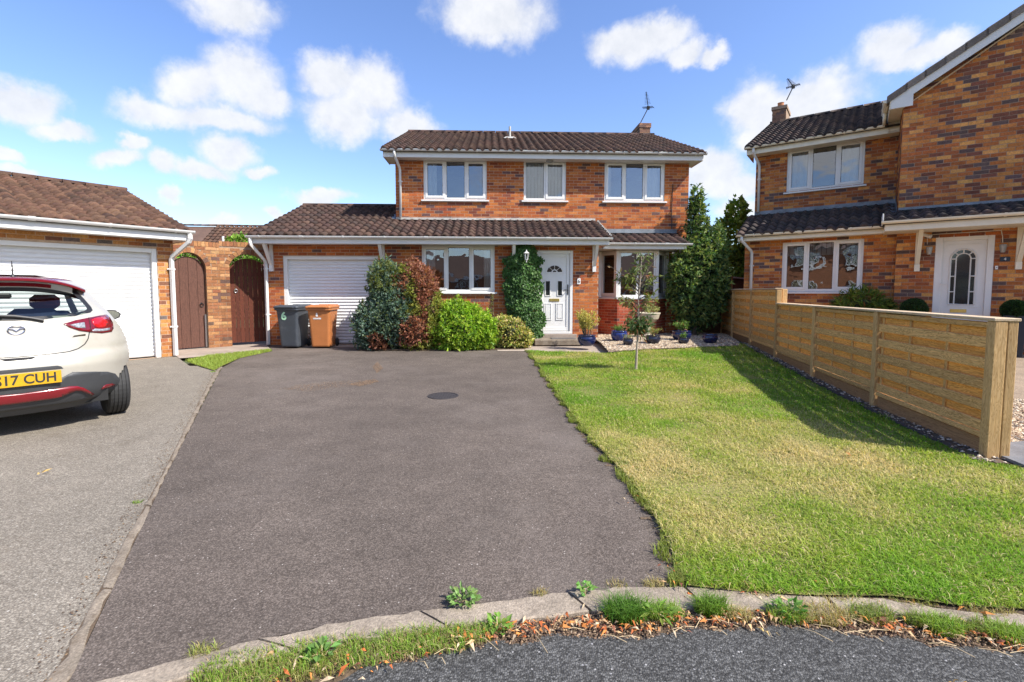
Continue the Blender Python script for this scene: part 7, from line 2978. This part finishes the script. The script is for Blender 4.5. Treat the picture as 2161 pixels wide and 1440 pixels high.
# ------------------------------------------------------------------ young tree in the lawn
r = np.random.default_rng(21)
tb = T(1342, 781)
tr = empty('young_tree', (tb[0], tb[1], tb[2]), 0, 'slender young tree with sparse narrow leaves standing in the lawn', 'tree')
kk_ = tb[1] / F
mb = MB()
trunk = [(0, 0, 0), (0.01, 0, 0.35), (0.03, 0.0, 0.7), (0.02, 0, 1.1), (0.05, 0, 1.5), (0.06, 0, 1.86)]
mb.tube(trunk, [0.022, 0.018, 0.015, 0.012, 0.008, 0.004], 8)
mb.tube([(0, 0, -0.01), (0, 0, 0.02)], [0.045, 0.024], 8)
mb.build('trunk', 'pale_bark', tr)
Pn, Dn, Cn = [], [], []
br = MB()


def limb(z0, ang, ln, rise, nleaf, col, clump=0.0):
    t = np.interp(z0, [p[2] for p in trunk], range(len(trunk)))
    i = min(int(t), len(trunk) - 2)
    b = np.array(trunk[i]) * (1 - (t - i)) + np.array(trunk[i + 1]) * (t - i)
    tip = b + np.array([math.cos(ang) * ln, math.sin(ang) * ln * 0.7, rise])
    md = (b + tip) / 2 + np.array([0, 0, 0.05])
    br.tube([tuple(b), tuple(md), tuple(tip)], [0.007, 0.005, 0.002], 5)
    for k in range(nleaf):
        t = r.uniform(0.25, 1.08)
        q = b * (1 - t) ** 2 + 2 * md * t * (1 - t) + tip * t * t
        Pn.append(q + r.normal(size=3) * (0.012 + clump))
        Dn.append(np.array([math.cos(ang), math.sin(ang), -0.3]) * 0.5 + r.normal(size=3) * 0.7 + [0, 0, -0.25])
        Cn.append(col)


for i in range(26):
    limb(0.55 + r.uniform(0, 0.2), r.uniform(0, 6.28), r.uniform(0.10, 0.2), r.uniform(-0.05, 0.16), 20, (0.075, 0.13, 0.04), 0.02)
for i in range(14):
    limb(0.8 + r.uniform(0, 0.35), r.choice([0, math.pi]) + r.uniform(-0.7, 0.7), r.uniform(0.15, 0.32), r.uniform(0.0, 0.2), 15, (0.24, 0.25, 0.085))
for i in range(15):
    limb(1.15 + r.uniform(0, 0.35), r.choice([0, math.pi]) + r.uniform(-0.8, 0.8), r.uniform(0.2, 0.42), r.uniform(0.0, 0.22), 16, (0.15, 0.18, 0.05))
for i in range(13):
    limb(1.45 + r.uniform(0, 0.3), r.uniform(0, 6.28), r.uniform(0.06, 0.2), r.uniform(0.03, 0.15), 12, (0.14, 0.18, 0.06))
limb(1.25, math.pi, 0.5, 0.42, 3, (0.3, 0.2, 0.12))
limb(1.3, 0.3, 0.3, 0.5, 3, (0.3, 0.2, 0.12))
br.build('branch', 'bark', tr)
n = len(Pn)
Cn = np.array(Cn) * (1 + r.uniform(-0.35, 0.4, (n, 1)))
rd = r.random(n) < 0.10
Cn[rd] = (0.34, 0.14, 0.06)
add_obj('crown', leaf_mesh(np.array(Pn), np.array(Dn), sphere_dirs(n, r) + [0, -0.2, 0.6], r.uniform(0.055, 0.12, n), r.uniform(0.018, 0.032, n), Cn, 'leaf'), tr)

# ------------------------------------------------------------------ tall evergreen at the corner, tree beyond
og = (wpx(1465, 700, 12.45)[0], 12.45, 0.12)
ev_l = [lump_px(1470, 575, 44, 70, 12.45, 0.5, og), lump_px(1440, 600, 27, 50, 12.3, 0.42, og), lump_px(1502, 545, 27, 62, 12.5, 0.4, og), lump_px(1470, 640, 46, 48, 12.45, 0.42, og), lump_px(1470, 478, 17, 52, 12.6, 0.2, og), lump_px(1470, 430, 10, 34, 12.6, 0.12, og), lump_px(1505, 600, 26, 50, 12.5, 0.4, og)]
EVG = [(0.10, 0.175, 0.06, 4), (0.16, 0.24, 0.07, 3), (0.27, 0.33, 0.10, 2.6), (0.035, 0.08, 0.035, 2.5), (0.25, 0.28, 0.09, 1.0)]
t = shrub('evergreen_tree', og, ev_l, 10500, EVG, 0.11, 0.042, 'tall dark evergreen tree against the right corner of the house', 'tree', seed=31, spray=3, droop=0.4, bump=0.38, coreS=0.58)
mb = MB()
mb.tube([(0, 0, -0.1), (0, 0, 1.2), (0.02, 0, 3.2)], [0.07, 0.06, 0.02], 8)
mb.build('trunk', 'bark', t)
od = (wpx(1560, 600, 17.5)[0], 17.5, 0.0)
dc_l = [lump_px(1548, 500, 32, 40, 17.5, 0.6, od), lump_px(1575, 560, 40, 50, 17.5, 0.7, od), lump_px(1555, 450, 16, 26, 17.5, 0.4, od), lump_px(1535, 570, 30, 40, 17.5, 0.6, od), lump_px(1600, 520, 26, 40, 17.5, 0.6, od)]
t = shrub('leafy_tree', od, dc_l, 3800, [(0.18, 0.30, 0.055, 4), (0.26, 0.40, 0.08, 3), (0.10, 0.18, 0.035, 3)], 0.17, 0.13, 'leafy green tree showing between the two houses', 'tree', seed=32, spray=2, bump=0.4, stem=False)
mb = MB()
mb.tube([(0, 0, 0), (0.05, 0, 1.6), (0, 0, 3.9)], [0.14, 0.1, 0.02], 8)
for a in (0.4, 1.7, 2.9, 4.2, 5.3):
    mb.tube([(0.03, 0, 1.3 + 0.2 * a), (0.5 * math.cos(a), 0.4 * math.sin(a), 2.1 + 0.25 * a)], [0.04, 0.01], 5)
mb.build('trunk', 'bark', t)
# greenery behind the arched gates
for (u, v, d, lb, rx) in ((410, 545, 12.3, 'green climber behind the weathered brown gate', 34), (525, 545, 13.4, 'green climber behind the reddish boarded gate', 34)):
    oo = (wpx(u, 640, d)[0], d, 0.0)
    shrub('garden_climber', oo, [lump_px(u, v, rx, 16, d, 0.25, oo), lump_px(u, v + 70, rx, 60, d, 0.25, oo)], 1300, [(0.14, 0.28, 0.03, 3), (0.22, 0.36, 0.05, 2), (0.08, 0.16, 0.02, 2)], 0.1, 0.07, lb, 'shrub', seed=u, stem=False)
oo = (wpx(515, 505, 16.0)[0], 16.0, 0.0)
shrub('garden_tree', oo, [lump_px(508, 512, 26, 12, 16, 0.3, oo), lump_px(512, 560, 26, 50, 16, 0.4, oo)], 1500, [(0.16, 0.30, 0.03, 3), (0.24, 0.38, 0.05, 2), (0.09, 0.18, 0.02, 2)], 0.13, 0.08, 'bright green tree top showing over the arched wall', 'tree', seed=90, stem=False)
# bushes in front of number 4
w_ = M4.w(2.42, -0.45)
ob = (w_[0], w_[1], 0.1)
shrub('bamboo_bush', ob, [(0, 0, 0.8, 0.50, 0.35, 0.42), (0.3, -0.1, 0.55, 0.4, 0.3, 0.45), (-0.35, 0.0, 0.6, 0.35, 0.3, 0.35)], 3000, [(0.14, 0.21, 0.03, 3), (0.07, 0.13, 0.02, 3), (0.24, 0.27, 0.06, 1), (0.22, 0.11, 0.04, 0.6)], 0.15, 0.026, 'arching narrow leaved bush under the ground floor window of the gabled house', 'bush', seed=41, droop=0.5, spray=2, coreS=0.6)


def box_ball(u, v, rp, y, label, planter=None):
    x, z = M4.at(u, v, y)
    w_ = M4.w(x, y)
    k = math.hypot(w_[0], w_[1]) / F * (w_[1] / math.hypot(w_[0], w_[1]))
    rad = rp * k
    zg_ = float(zt(w_[0], w_[1]))
    e = shrub('box_ball', (w_[0], w_[1], zg_), [(0, 0, z - zg_, rad, rad, rad)], 3800, [(0.03, 0.075, 0.022, 3), (0.05, 0.11, 0.03, 2), (0.018, 0.045, 0.015, 2)], 0.03, 0.02, label, 'topiary', seed=int(u), bump=0.03, spray=2, coreS=0.9, group='clipped box balls', shell=(0.9, 1.06))
    if planter:
        p = MB()
        s, hh = rad * 0.82, z - zg_ - rad * 0.55
        loft(p, [[(x_, y_, 0.0) for x_, y_ in rrect(1.7 * s, 1.7 * s, 0.02)], [(x_, y_, hh) for x_, y_ in rrect(2.1 * s, 2.1 * s, 0.02)]])
        q = tag(p.build('planter', 'navy', None, (w_[0], w_[1], zg_), M4.a), planter, 'planter', 'planters by the door')
    return e


box_ball(1929, 653, 21, yW - 0.42, 'clipped box ball left of the arched-glass door', 'black square planter under the left box ball')
box_ball(2141, 655, 20, yW - 0.42, 'clipped box ball right of the arched-glass door', 'black square planter under the right box ball')


# ------------------------------------------------------------------ grass, gravel, fallen leaves
def sample_poly(poly, n, r):
    poly = np.array(poly)
    lo, hi = poly.min(0), poly.max(0)
    P = r.uniform(lo, hi, (n, 2))
    return P[inside(poly, P[:, 0], P[:, 1])]


def poly_area(p):
    p = np.array(p)
    x, y = p[:, 0], p[:, 1]
    return 0.5 * abs(np.dot(x, np.roll(y, 1)) - np.dot(y, np.roll(x, 1)))


def blades(P, Z, H, W, C, r, lean=0.6, name='grass'):
    n = len(P)
    a = r.uniform(0, 2 * math.pi, n)
    d = np.stack([np.cos(a), np.sin(a)], 1)
    s = np.stack([-np.sin(a + r.normal(size=n) * 0.5), np.cos(a)], 1)
    ln = lean * r.uniform(0.2, 1.3, n)
    b = np.concatenate([P, Z[:, None]], 1)
    sv = np.concatenate([s, np.zeros((n, 1))], 1) * (W / 2)[:, None]
    dv = np.concatenate([d, np.zeros((n, 1))], 1)
    up = np.array([0, 0, 1.0])
    m = b + up * (H * 0.6)[:, None] + dv * (H * ln * 0.35)[:, None]
    t = b + up * (H * np.clip(1.0 - 0.35 * ln, 0.25, 1))[:, None] + dv * (H * ln)[:, None]
    V = np.stack([b - sv, b + sv, m + sv * 0.7, m - sv * 0.7, t], 1).reshape(-1, 3)
    k = np.arange(n) * 5
    F1 = np.stack([k, k + 1, k + 2], 1)
    F2 = np.stack([k, k + 2, k + 3], 1)
    F3 = np.stack([k + 3, k + 2, k + 4], 1)
    Fa = np.concatenate([F1, F2, F3])
    return mesh_np(name, V, Fa, 'grass', np.concatenate([C, C, C]))


def grass_col(x, y, r):
    n = len(x)
    a = vnoise(x, y, 0.9, 1) * 0.6 + vnoise(x, y, 0.3, 2) * 0.4
    dry = np.exp(-(((x - 2.6) / 1.5) ** 2 + ((y - 3.3) / 1.0) ** 2)) * 0.48 + np.exp(-(((x - 2.6) / 1.0) ** 2 + ((y - 6.2) / 2.2) ** 2)) * 0.16
    fd = np.abs((np.stack([x, y], 1) - FENCE_A) @ FN)
    greener = np.exp(-(fd / 0.7) ** 2) * 0.28 * (y > 3.4) + np.exp(-((y - 1.9) / 0.35) ** 2) * 0.06  # greener beside the fence and along the near edge
    p = np.clip(0.43 + (a - 0.5) * 1.6 + dry - greener + r.normal(size=n) * 0.13, 0, 1)
    green = np.array([0.18, 0.345, 0.022])
    mid = np.array([0.34, 0.41, 0.055])
    straw = np.array([0.62, 0.50, 0.24])
    k = p[:, None]
    C = np.where(k < 0.5, green + (mid - green) * k * 2, mid + (straw - mid) * (k - 0.5) * 2)
    st = r.random(n) < 0.04 + 0.24 * p
    C[st] = np.array([0.60, 0.50, 0.26])
    dk = r.random(n) < 0.10
    C[dk] = np.array([0.12, 0.20, 0.025])
    return np.clip(C * (1 + r.uniform(-0.3, 0.3, (n, 1))), 0.01, 0.8)


r = np.random.default_rng(51)
area = poly_area(LAWN)
P = sample_poly(LAWN, int(1050000), r)
dist = np.hypot(P[:, 0], P[:, 1])
bb_area = (np.array(LAWN).max(0) - np.array(LAWN).min(0)).prod()
dens0 = 1050000 / bb_area
want = np.clip(20000 * (2.6 / dist) ** 1.35, 2600, dens0)
keep = r.random(len(P)) < want / dens0
ufr = CX + F * P[:, 0] / np.maximum(P[:, 1], 0.1)
keep &= (ufr < 2900)
P = P[keep]
dist = dist[keep]
Z = zt(P[:, 0], P[:, 1]) - 0.006
tall = vnoise(P[:, 0], P[:, 1], 0.25, 6)
Hh = (0.016 + 0.024 * tall) * r.uniform(0.6, 1.4, len(P)) * (1 + 0.05 * dist)
Wd = 0.0030 * (1 + 0.16 * dist) * r.uniform(0.7, 1.3, len(P))
g = add_obj('lawn_grass', blades(P, Z, Hh, Wd, grass_col(P[:, 0], P[:, 1], r), r, 1.5))
tag(g, 'mown patchy lawn grass between drive and fence', 'grass', kind='stuff')

# narrow strip of grass by the gates
P = sample_poly(STRIP, 60000, r)
P = P[: 9000]
g = add_obj('strip_grass', blades(P, np.full(len(P), 0.006), 0.06 * r.uniform(0.5, 1.3, len(P)), 0.006 * r.uniform(0.7, 1.3, len(P)), jitter((0.30, 0.38, 0.07), len(P), r, 0.35), r))
tag(g, 'narrow grass strip between gate path and driveway', 'grass', kind='stuff')


# verge by the kerb: clumps of grass of different kinds
def clump_at(u, v, n, rad, h, col, seed, w=0.0032, lean=0.7, sq=0.6):
    q = np.random.default_rng(seed)
    c = G(u, v)
    a = q.uniform(0, 6.28, n)
    rr_ = rad * np.sqrt(q.random(n))
    P = np.stack([c[0] + rr_ * np.cos(a), c[1] + rr_ * np.sin(a) * sq], 1)
    return P, np.full(n, -0.006), h * q.uniform(0.5, 1.25, n), np.full(n, w) * q.uniform(0.7, 1.3, n), jitter(col, n, q, 0.3)


VG = (0.22, 0.34, 0.045)
DRYG = (0.42, 0.35, 0.16)
parts = []
verge = [(470, 1425, 260, 0.10, 0.05, VG), (430, 1378, 120, 0.05, 0.05, (0.30, 0.32, 0.08)), (520, 1412, 420, 0.14, 0.05, VG), (610, 1395, 420, 0.14, 0.05, VG), (700, 1380, 420, 0.14, 0.05, VG), (790, 1370, 420, 0.13, 0.05, VG),
         (870, 1358, 480, 0.12, 0.055, VG), (940, 1350, 400, 0.11, 0.05, VG), (1000, 1338, 320, 0.08, 0.05, VG), (1045, 1325, 160, 0.05, 0.05, VG), (560, 1430, 300, 0.14, 0.045, (0.28, 0.3, 0.07)), (660, 1405, 260, 0.12, 0.04, (0.28, 0.3, 0.07)),
         (1320, 1300, 620, 0.085, 0.085, (0.10, 0.21, 0.025)), (1400, 1295, 220, 0.08, 0.06, VG), (1500, 1290, 460, 0.06, 0.075, (0.15, 0.26, 0.03)), (1440, 1228, 160, 0.05, 0.06, (0.25, 0.28, 0.07)), (1560, 1300, 120, 0.06, 0.05, DRYG),
         (1660, 1300, 200, 0.08, 0.05, VG), (1740, 1300, 260, 0.1, 0.055, DRYG), (1840, 1300, 240, 0.09, 0.055, (0.22, 0.28, 0.06)), (1990, 1326, 380, 0.075, 0.06, VG), (1935, 1312, 140, 0.05, 0.05, (0.22, 0.28, 0.06)),
         (2130, 1342, 320, 0.08, 0.055, VG), (2080, 1330, 160, 0.07, 0.05, (0.22, 0.28, 0.06)), (1600, 1246, 160, 0.09, 0.035, DRYG), (1760, 1252, 200, 0.11, 0.035, DRYG), (1920, 1262, 200, 0.11, 0.035, (0.3, 0.3, 0.08)), (2080, 1284, 200, 0.1, 0.04, DRYG), (1380, 1235, 120, 0.05, 0.035, DRYG), (1300, 1236, 60, 0.05, 0.03, DRYG), (1140, 1254, 60, 0.04, 0.03, DRYG), (290, 1060, 40, 0.03, 0.03, VG), (450, 785, 60, 0.05, 0.04, VG)]
for i, (u, v, n, rad, h, c) in enumerate(verge):
    parts.append(clump_at(u, v, int(n * (1.0 if v > 1320 and u < 1100 else 1.6)), rad, h * (0.75 if u < 1100 else 1), c, 100 + i, 0.0026))
    if i < 12 or u > 1600:
        parts.append(clump_at(u, v, n // 2, rad * 1.1, h * 0.7, DRYG, 300 + i, 0.0024))
cat_ = [np.concatenate([p[k] for p in parts]) for k in range(5)]
g = add_obj('verge_grass', blades(*cat_, r, 0.9))
tag(g, 'tufts of grass growing along the kerb and road edge', 'grass', kind='stuff')

# ragged grass creeping over the drive's right edge
dr = np.array([T(u, v)[:2] for u, v in DRIVE_RIGHT])
d = np.r_[0, np.cumsum(np.linalg.norm(np.diff(dr, axis=0), axis=1))]
n = 9000
t = r.uniform(0, d[-1], n)
nb = vnoise(t, t * 0, 0.12, 8)
off = (nb - 0.62) * 0.16 + r.uniform(0, 0.07, n)
P = np.stack([np.interp(t, d, dr[:, 0]) + off, np.interp(t, d, dr[:, 1])], 1)
g = add_obj('edge_grass', blades(P, np.full(n, 0.003), 0.04 * r.uniform(0.5, 1.4, n), 0.0035 * r.uniform(0.8, 1.4, n) * (1 + 0.1 * P[:, 1]), jitter((0.24, 0.28, 0.06), n, r, 0.35), r))
tag(g, 'ragged grass fringe creeping over the right edge of the drive', 'grass', kind='stuff')

# earth along that edge
mb = MB()
for i in range(420):
    t = r.uniform(0, d[-1])
    x, y = np.interp(t, d, dr[:, 0]), np.interp(t, d, dr[:, 1])
    s = r.uniform(0.004, 0.012)
    mb.bbox(x - 0.03 + r.normal() * 0.022 - s, x - 0.03 + s, y - s, y + s, -0.002, s * 0.6, s * 0.35)
tag(mb.build('edge_earth', 'soil'), 'crumbs of dark earth along the lawn edge of the drive', 'earth', kind='stuff')


# gravel
def stones(name, poly, n, size, cols, seed, label, terrain=True, zoff=0.0, flat=0.55):
    q = np.random.default_rng(seed)
    P = sample_poly(poly, n * 6, q)[:n]
    n = len(P)
    base = np.array([(1, 0, 0), (0.2, 0.95, 0.1), (-0.85, 0.45, 0), (-0.7, -0.7, 0.1), (0.35, -0.9, 0), (0.1, 0.05, 1.0)])
    Fs = np.array([(0, 1, 5), (1, 2, 5), (2, 3, 5), (3, 4, 5), (4, 0, 5)])
    a = q.uniform(0, 6.28, n)
    s = size * q.uniform(0.55, 1.35, n)
    ca, sa = np.cos(a), np.sin(a)
    B = base[None] * (1 + q.uniform(-0.25, 0.25, (n, 6, 3)))
    X = (B[:, :, 0] * ca[:, None] - B[:, :, 1] * sa[:, None] * 0.7) * s[:, None] + P[:, :1]
    Y = (B[:, :, 0] * sa[:, None] + B[:, :, 1] * ca[:, None] * 0.7) * s[:, None] + P[:, 1:2]
    z0 = (zt(P[:, 0], P[:, 1]) if terrain else np.zeros(n)) + zoff
    Zz = B[:, :, 2] * (s * flat)[:, None] + z0[:, None] + q.uniform(0, 0.008, n)[:, None]
    V = np.stack([X, Y, Zz], 2).reshape(-1, 3)
    Fa = (Fs[None] + (np.arange(n) * 6)[:, None, None]).reshape(-1, 3)
    ci = np.array([c[:3] for c in cols])[q.choice(len(cols), n, p=np.array([c[3] for c in cols]) / sum(c[3] for c in cols))]
    C = np.repeat(np.clip(ci * (1 + q.uniform(-0.2, 0.2, (n, 1))), 0, 0.85), 5, 0)
    o = add_obj(name, mesh_np(name, V, Fa, 'stone', C))
    tag(o, label, 'gravel', kind='stuff')


PALE = [(0.46, 0.37, 0.25, 4), (0.36, 0.26, 0.165, 3), (0.56, 0.48, 0.37, 2), (0.24, 0.155, 0.095, 2.5), (0.2, 0.17, 0.14, 1.5)]
stones('gravel', BED, 16000, 0.022, PALE, 61, 'pale gravel spread before the bay window', zoff=0.012)
stones('gravel', STRIPG, 1700, 0.015, [(0.62, 0.52, 0.40, 2), (0.34, 0.26, 0.18, 2), (0.10, 0.085, 0.075, 2)], 62, 'white and grey stones along the foot of the fence', zoff=0.01)
near4 = [tuple(FENCE_A - FN * 0.06 - FD * 0.1), tuple(FENCE_A - FN * 0.06 + FD * 2.5), tuple(FENCE_A - FN * 3.2 + FD * 2.5), tuple(FENCE_A - FN * 3.2 + FD * 0.2)]
stones('gravel', near4, 12000, 0.024, PALE, 63, 'pale gravel of the neighbouring front garden beyond the fence', zoff=-0.004)
# slate edging between the lawn and the stones
es = empty('slate_edging', (0, 0, 0), 0, 'dark slate edging pieces laid between lawn and fence', 'edging')
q = random.Random(5)
s = 0.1
while s < LF - 1.4:
    L_ = q.uniform(0.3, 0.5)
    c = FENCE_A + FD * (s + L_ / 2) + FN * 0.155
    mb = MB()
    mb.bbox(-L_ / 2 + 0.006, L_ / 2 - 0.006, -0.025, 0.025, -0.02, 0.016, 0.006)
    mb.build('slate', 'iron', es, (c[0], c[1], float(zt(*c)) + 0.004), FA + q.uniform(-0.04, 0.04))
    s += L_
# stone in the neighbours' gravel
c = T(2157, 872)


def leaf_curl(n, P, Z, size, C, q, m='dry_leaf', name='leaves'):
    a = q.uniform(0, 6.28, n)
    D = np.stack([np.cos(a), np.sin(a), q.uniform(-0.1, 0.35, n)], 1)
    N = np.stack([q.normal(size=n) * 0.5, q.normal(size=n) * 0.5, np.ones(n)], 1)
    B = np.concatenate([P, Z[:, None]], 1)
    k = q.choice([0.45, 0.8, 1.25], n, p=[0.45, 0.35, 0.2])
    return leaf_mesh(B, D, N, size * k * q.uniform(0.7, 1.3, n), size * k * 0.3 * q.uniform(0.5, 1.3, n), C, m, fold=0.7, name=name)


# drifts of fallen leaves in the gutter
q = np.random.default_rng(71)
drift = [(1080, 1330, 60, 0.10), (1130, 1325, 80, 0.10), (1190, 1320, 90, 0.10), (1250, 1312, 90, 0.08), (1290, 1325, 60, 0.07), (1350, 1330, 60, 0.07), (1400, 1320, 70, 0.08), (1450, 1312, 80, 0.08), (1510, 1312, 80, 0.08), (1560, 1305, 60, 0.08),
         (1620, 1308, 60, 0.08), (1700, 1310, 40, 0.07), (1780, 1315, 30, 0.07), (1860, 1320, 70, 0.07), (1900, 1328, 70, 0.06), (1960, 1345, 50, 0.06), (2060, 1345, 60, 0.06), (2120, 1358, 40, 0.07), (2150, 1362, 30, 0.05), (1020, 1345, 50, 0.09), (980, 1352, 40, 0.09), (820, 1392, 40, 0.12), (700, 1415, 40, 0.14),
         (600, 1428, 30, 0.14), (900, 1372, 30, 0.1), (1640, 1258, 16, 0.12), (1760, 1262, 14, 0.12), (1900, 1275, 14, 0.12), (1420, 1210, 10, 0.12), (1360, 1060, 10, 0.12), (1310, 990, 10, 0.1), (1450, 1250, 16, 0.08), (1500, 1250, 12, 0.1), (2040, 1300, 14, 0.1)]
PP, CC = [], []
for u, v, n, rad in drift:
    c = G(u, v)
    n = int(n * 0.55)
    k = q.normal(size=(n, 2)) * np.array([rad * 0.6, rad * 0.27])
    PP.append(c[:2] + k)
PP = np.concatenate(PP)
n = len(PP)
cols = np.array([(0.62, 0.24, 0.06), (0.50, 0.13, 0.035), (0.60, 0.38, 0.19), (0.60, 0.46, 0.30), (0.22, 0.08, 0.045)])[q.choice(5, n, p=[0.27, 0.2, 0.23, 0.14, 0.16])]
cols = np.clip(cols * (1 + q.uniform(-0.25, 0.2, (n, 1))), 0, 0.9)
Zl = np.where(PP[:, 1] > 1.98, 0.022, 0.0) + q.uniform(0.0, 0.014, n)
o = add_obj('leaf_litter', leaf_curl(n, PP, Zl, 0.034, cols, q))
tag(o, 'orange and tan fallen leaves drifted along the kerb', 'leaves', kind='stuff')
# dry grass stalks and twigs lying about
mb = MB()
for i in range(46):
    u, v = q.uniform(880, 2150), 0
    v = np.interp(u, [p[0] for p in ROAD_EDGE], [p[1] for p in ROAD_EDGE]) + q.uniform(-30, 14)
    c = G(u, v)
    a = q.normal() * 0.5
    L_ = q.uniform(0.04, 0.13)
    mb.tube([(c[0], c[1], 0.004), (c[0] + L_ * 0.5 * math.cos(a), c[1] + L_ * 0.5 * math.sin(a) + q.normal() * 0.006, 0.012), (c[0] + L_ * math.cos(a), c[1] + L_ * math.sin(a), 0.003)], 0.0012, 4)
mat('straw', (0.55, 0.42, 0.24), 0.8)
tag(mb.build('dry_stalks', 'straw'), 'dry grass stalks lying along the road edge', 'stalks', kind='stuff')

# crumbs of earth and broken leaf between the leaves
q3 = np.random.default_rng(75)
ve = kl[4:] + [(x, y - 0.01) for x, y in re[::-1] if x > -0.4]
stones('verge_grit', ve, 5200, 0.006, [(0.12, 0.075, 0.045, 3), (0.22, 0.14, 0.08, 2), (0.34, 0.24, 0.15, 1), (0.08, 0.05, 0.035, 2)], 76, 'brown crumbs of soil and broken leaf below the kerb', terrain=False, zoff=-0.014)
# dirt gathered beside the edging of the drive
stones('edging_grit', [(x - 0.10, y) for x, y in ea] + [(x + 0.012, y) for x, y in ea[::-1]], 5200, 0.005, [(0.11, 0.07, 0.04, 3), (0.2, 0.13, 0.07, 2), (0.07, 0.045, 0.03, 2)], 77, 'brown dirt gathered along the edging between the two drives', terrain=False, zoff=-0.005)
# brown grit washed together on the drive
for i, pl in enumerate(([(585, 822), (640, 812), (700, 806), (780, 803), (790, 812), (720, 818), (650, 826)], [(735, 812), (790, 800), (800, 806), (760, 816)], [(1045 / 1.33, 775), (1060 / 1.33, 764), (1075 / 1.33, 778), (1058 / 1.33, 788)])):
    stones('drive_grit', P2(*pl), 900, 0.006, [(0.16, 0.10, 0.06, 3), (0.24, 0.16, 0.10, 2), (0.1, 0.065, 0.04, 2)], 80 + i, ('long streak of brown grit washed across the drive', 'short streak of brown grit near the middle of the drive', 'small brown grit patch on the drive before the conifers')[i], terrain=False, zoff=0.0)

# single fallen leaves that stand out
for i, (u, v, s, c, lb, zz) in enumerate([(1794, 972, 0.06, (0.5, 0.16, 0.04), 'single orange leaf lying on the dry lawn', None), (2018, 1434, 0.05, (0.62, 0.34, 0.07), 'yellow orange leaf lying on the dark road', -0.018),
                                          (1620, 1334, 0.05, (0.6, 0.42, 0.16), 'tan curled leaf at the road edge', -0.015), (195 / 2.4, 1004, 0.09, (0.5, 0.34, 0.12), 'tan leaf lying on the grey neighbouring drive', 0.0)]):
    q2 = np.random.default_rng(200 + i)
    g_ = T(u, v) if zz is None else G(u, v)
    P = np.zeros((3, 2)) + q2.normal(size=(3, 2)) * 0.008
    me = leaf_curl(3, P, np.full(3, 0.012), s, np.array([c] * 3) * (1 + q2.uniform(-0.2, 0.2, (3, 1))), q2)
    z = g_[2] + 0.02 if zz is None else zz
    tag(add_obj('fallen_leaf', me, None, (g_[0], g_[1], z)), lb, 'leaf', 'stray fallen leaves')


# broad-leaved weeds growing out of the kerb
def weed(u, v, n, rad, L, W, col, label, seed, z=0.0, up=0.5):
    q = np.random.default_rng(seed)
    c = G(u, v)
    e = empty('weed', (c[0], c[1], z), 0, label, 'weed', 'weeds along the kerb')
    a = q.uniform(0, 6.28, n)
    rr_ = rad * np.sqrt(q.random(n))
    P = np.stack([rr_ * np.cos(a), rr_ * np.sin(a) * 0.7, q.uniform(0.0, 0.04, n)], 1)
    D = np.stack([np.cos(a), np.sin(a), np.full(n, up)], 1) + q.normal(size=(n, 3)) * 0.35
    add_obj('foliage', leaf_mesh(P, D, q.normal(size=(n, 3)) * 0.4 + [0, -0.2, 1], L * q.uniform(0.6, 1.2, n), W * q.uniform(0.7, 1.2, n), jitter(col, n, q, 0.25), 'leaf'), e)
    mb = MB()
    for i in range(6):
        k = q.integers(0, n)
        mb.tube([(0, 0, -0.01), tuple(P[k] * 0.5 + [0, 0, 0.01]), tuple(P[k])], 0.0015, 4)
    mb.build('stem', 'straw', e)


weed(978, 1274, 110, 0.06, 0.026, 0.017, (0.19, 0.30, 0.09), 'round grey green weed at the top edge of the kerb', 1, 0.012)
weed(1236, 1258, 20, 0.03, 0.03, 0.026, (0.17, 0.34, 0.07), 'broad leaved weed in the kerb joint', 2, 0.012, 0.4)
weed(680, 1388, 24, 0.045, 0.035, 0.026, (0.15, 0.28, 0.06), 'broad leaved weed in the verge grass on the left', 3, 0.0, 0.6)
weed(1385, 1302, 18, 0.05, 0.05, 0.02, (0.22, 0.33, 0.06), 'light green weed beside the dark grass tuft', 4, 0.0, 0.5)
weed(1050, 1330, 30, 0.04, 0.03, 0.02, (0.2, 0.36, 0.06), 'small leafy weed at the end of the verge grass', 5, 0.0, 0.5)
weed(1665, 1298, 34, 0.05, 0.04, 0.018, (0.13, 0.27, 0.05), 'dark green weed below the kerb near the lawn', 6, 0.0, 0.5)

flush()
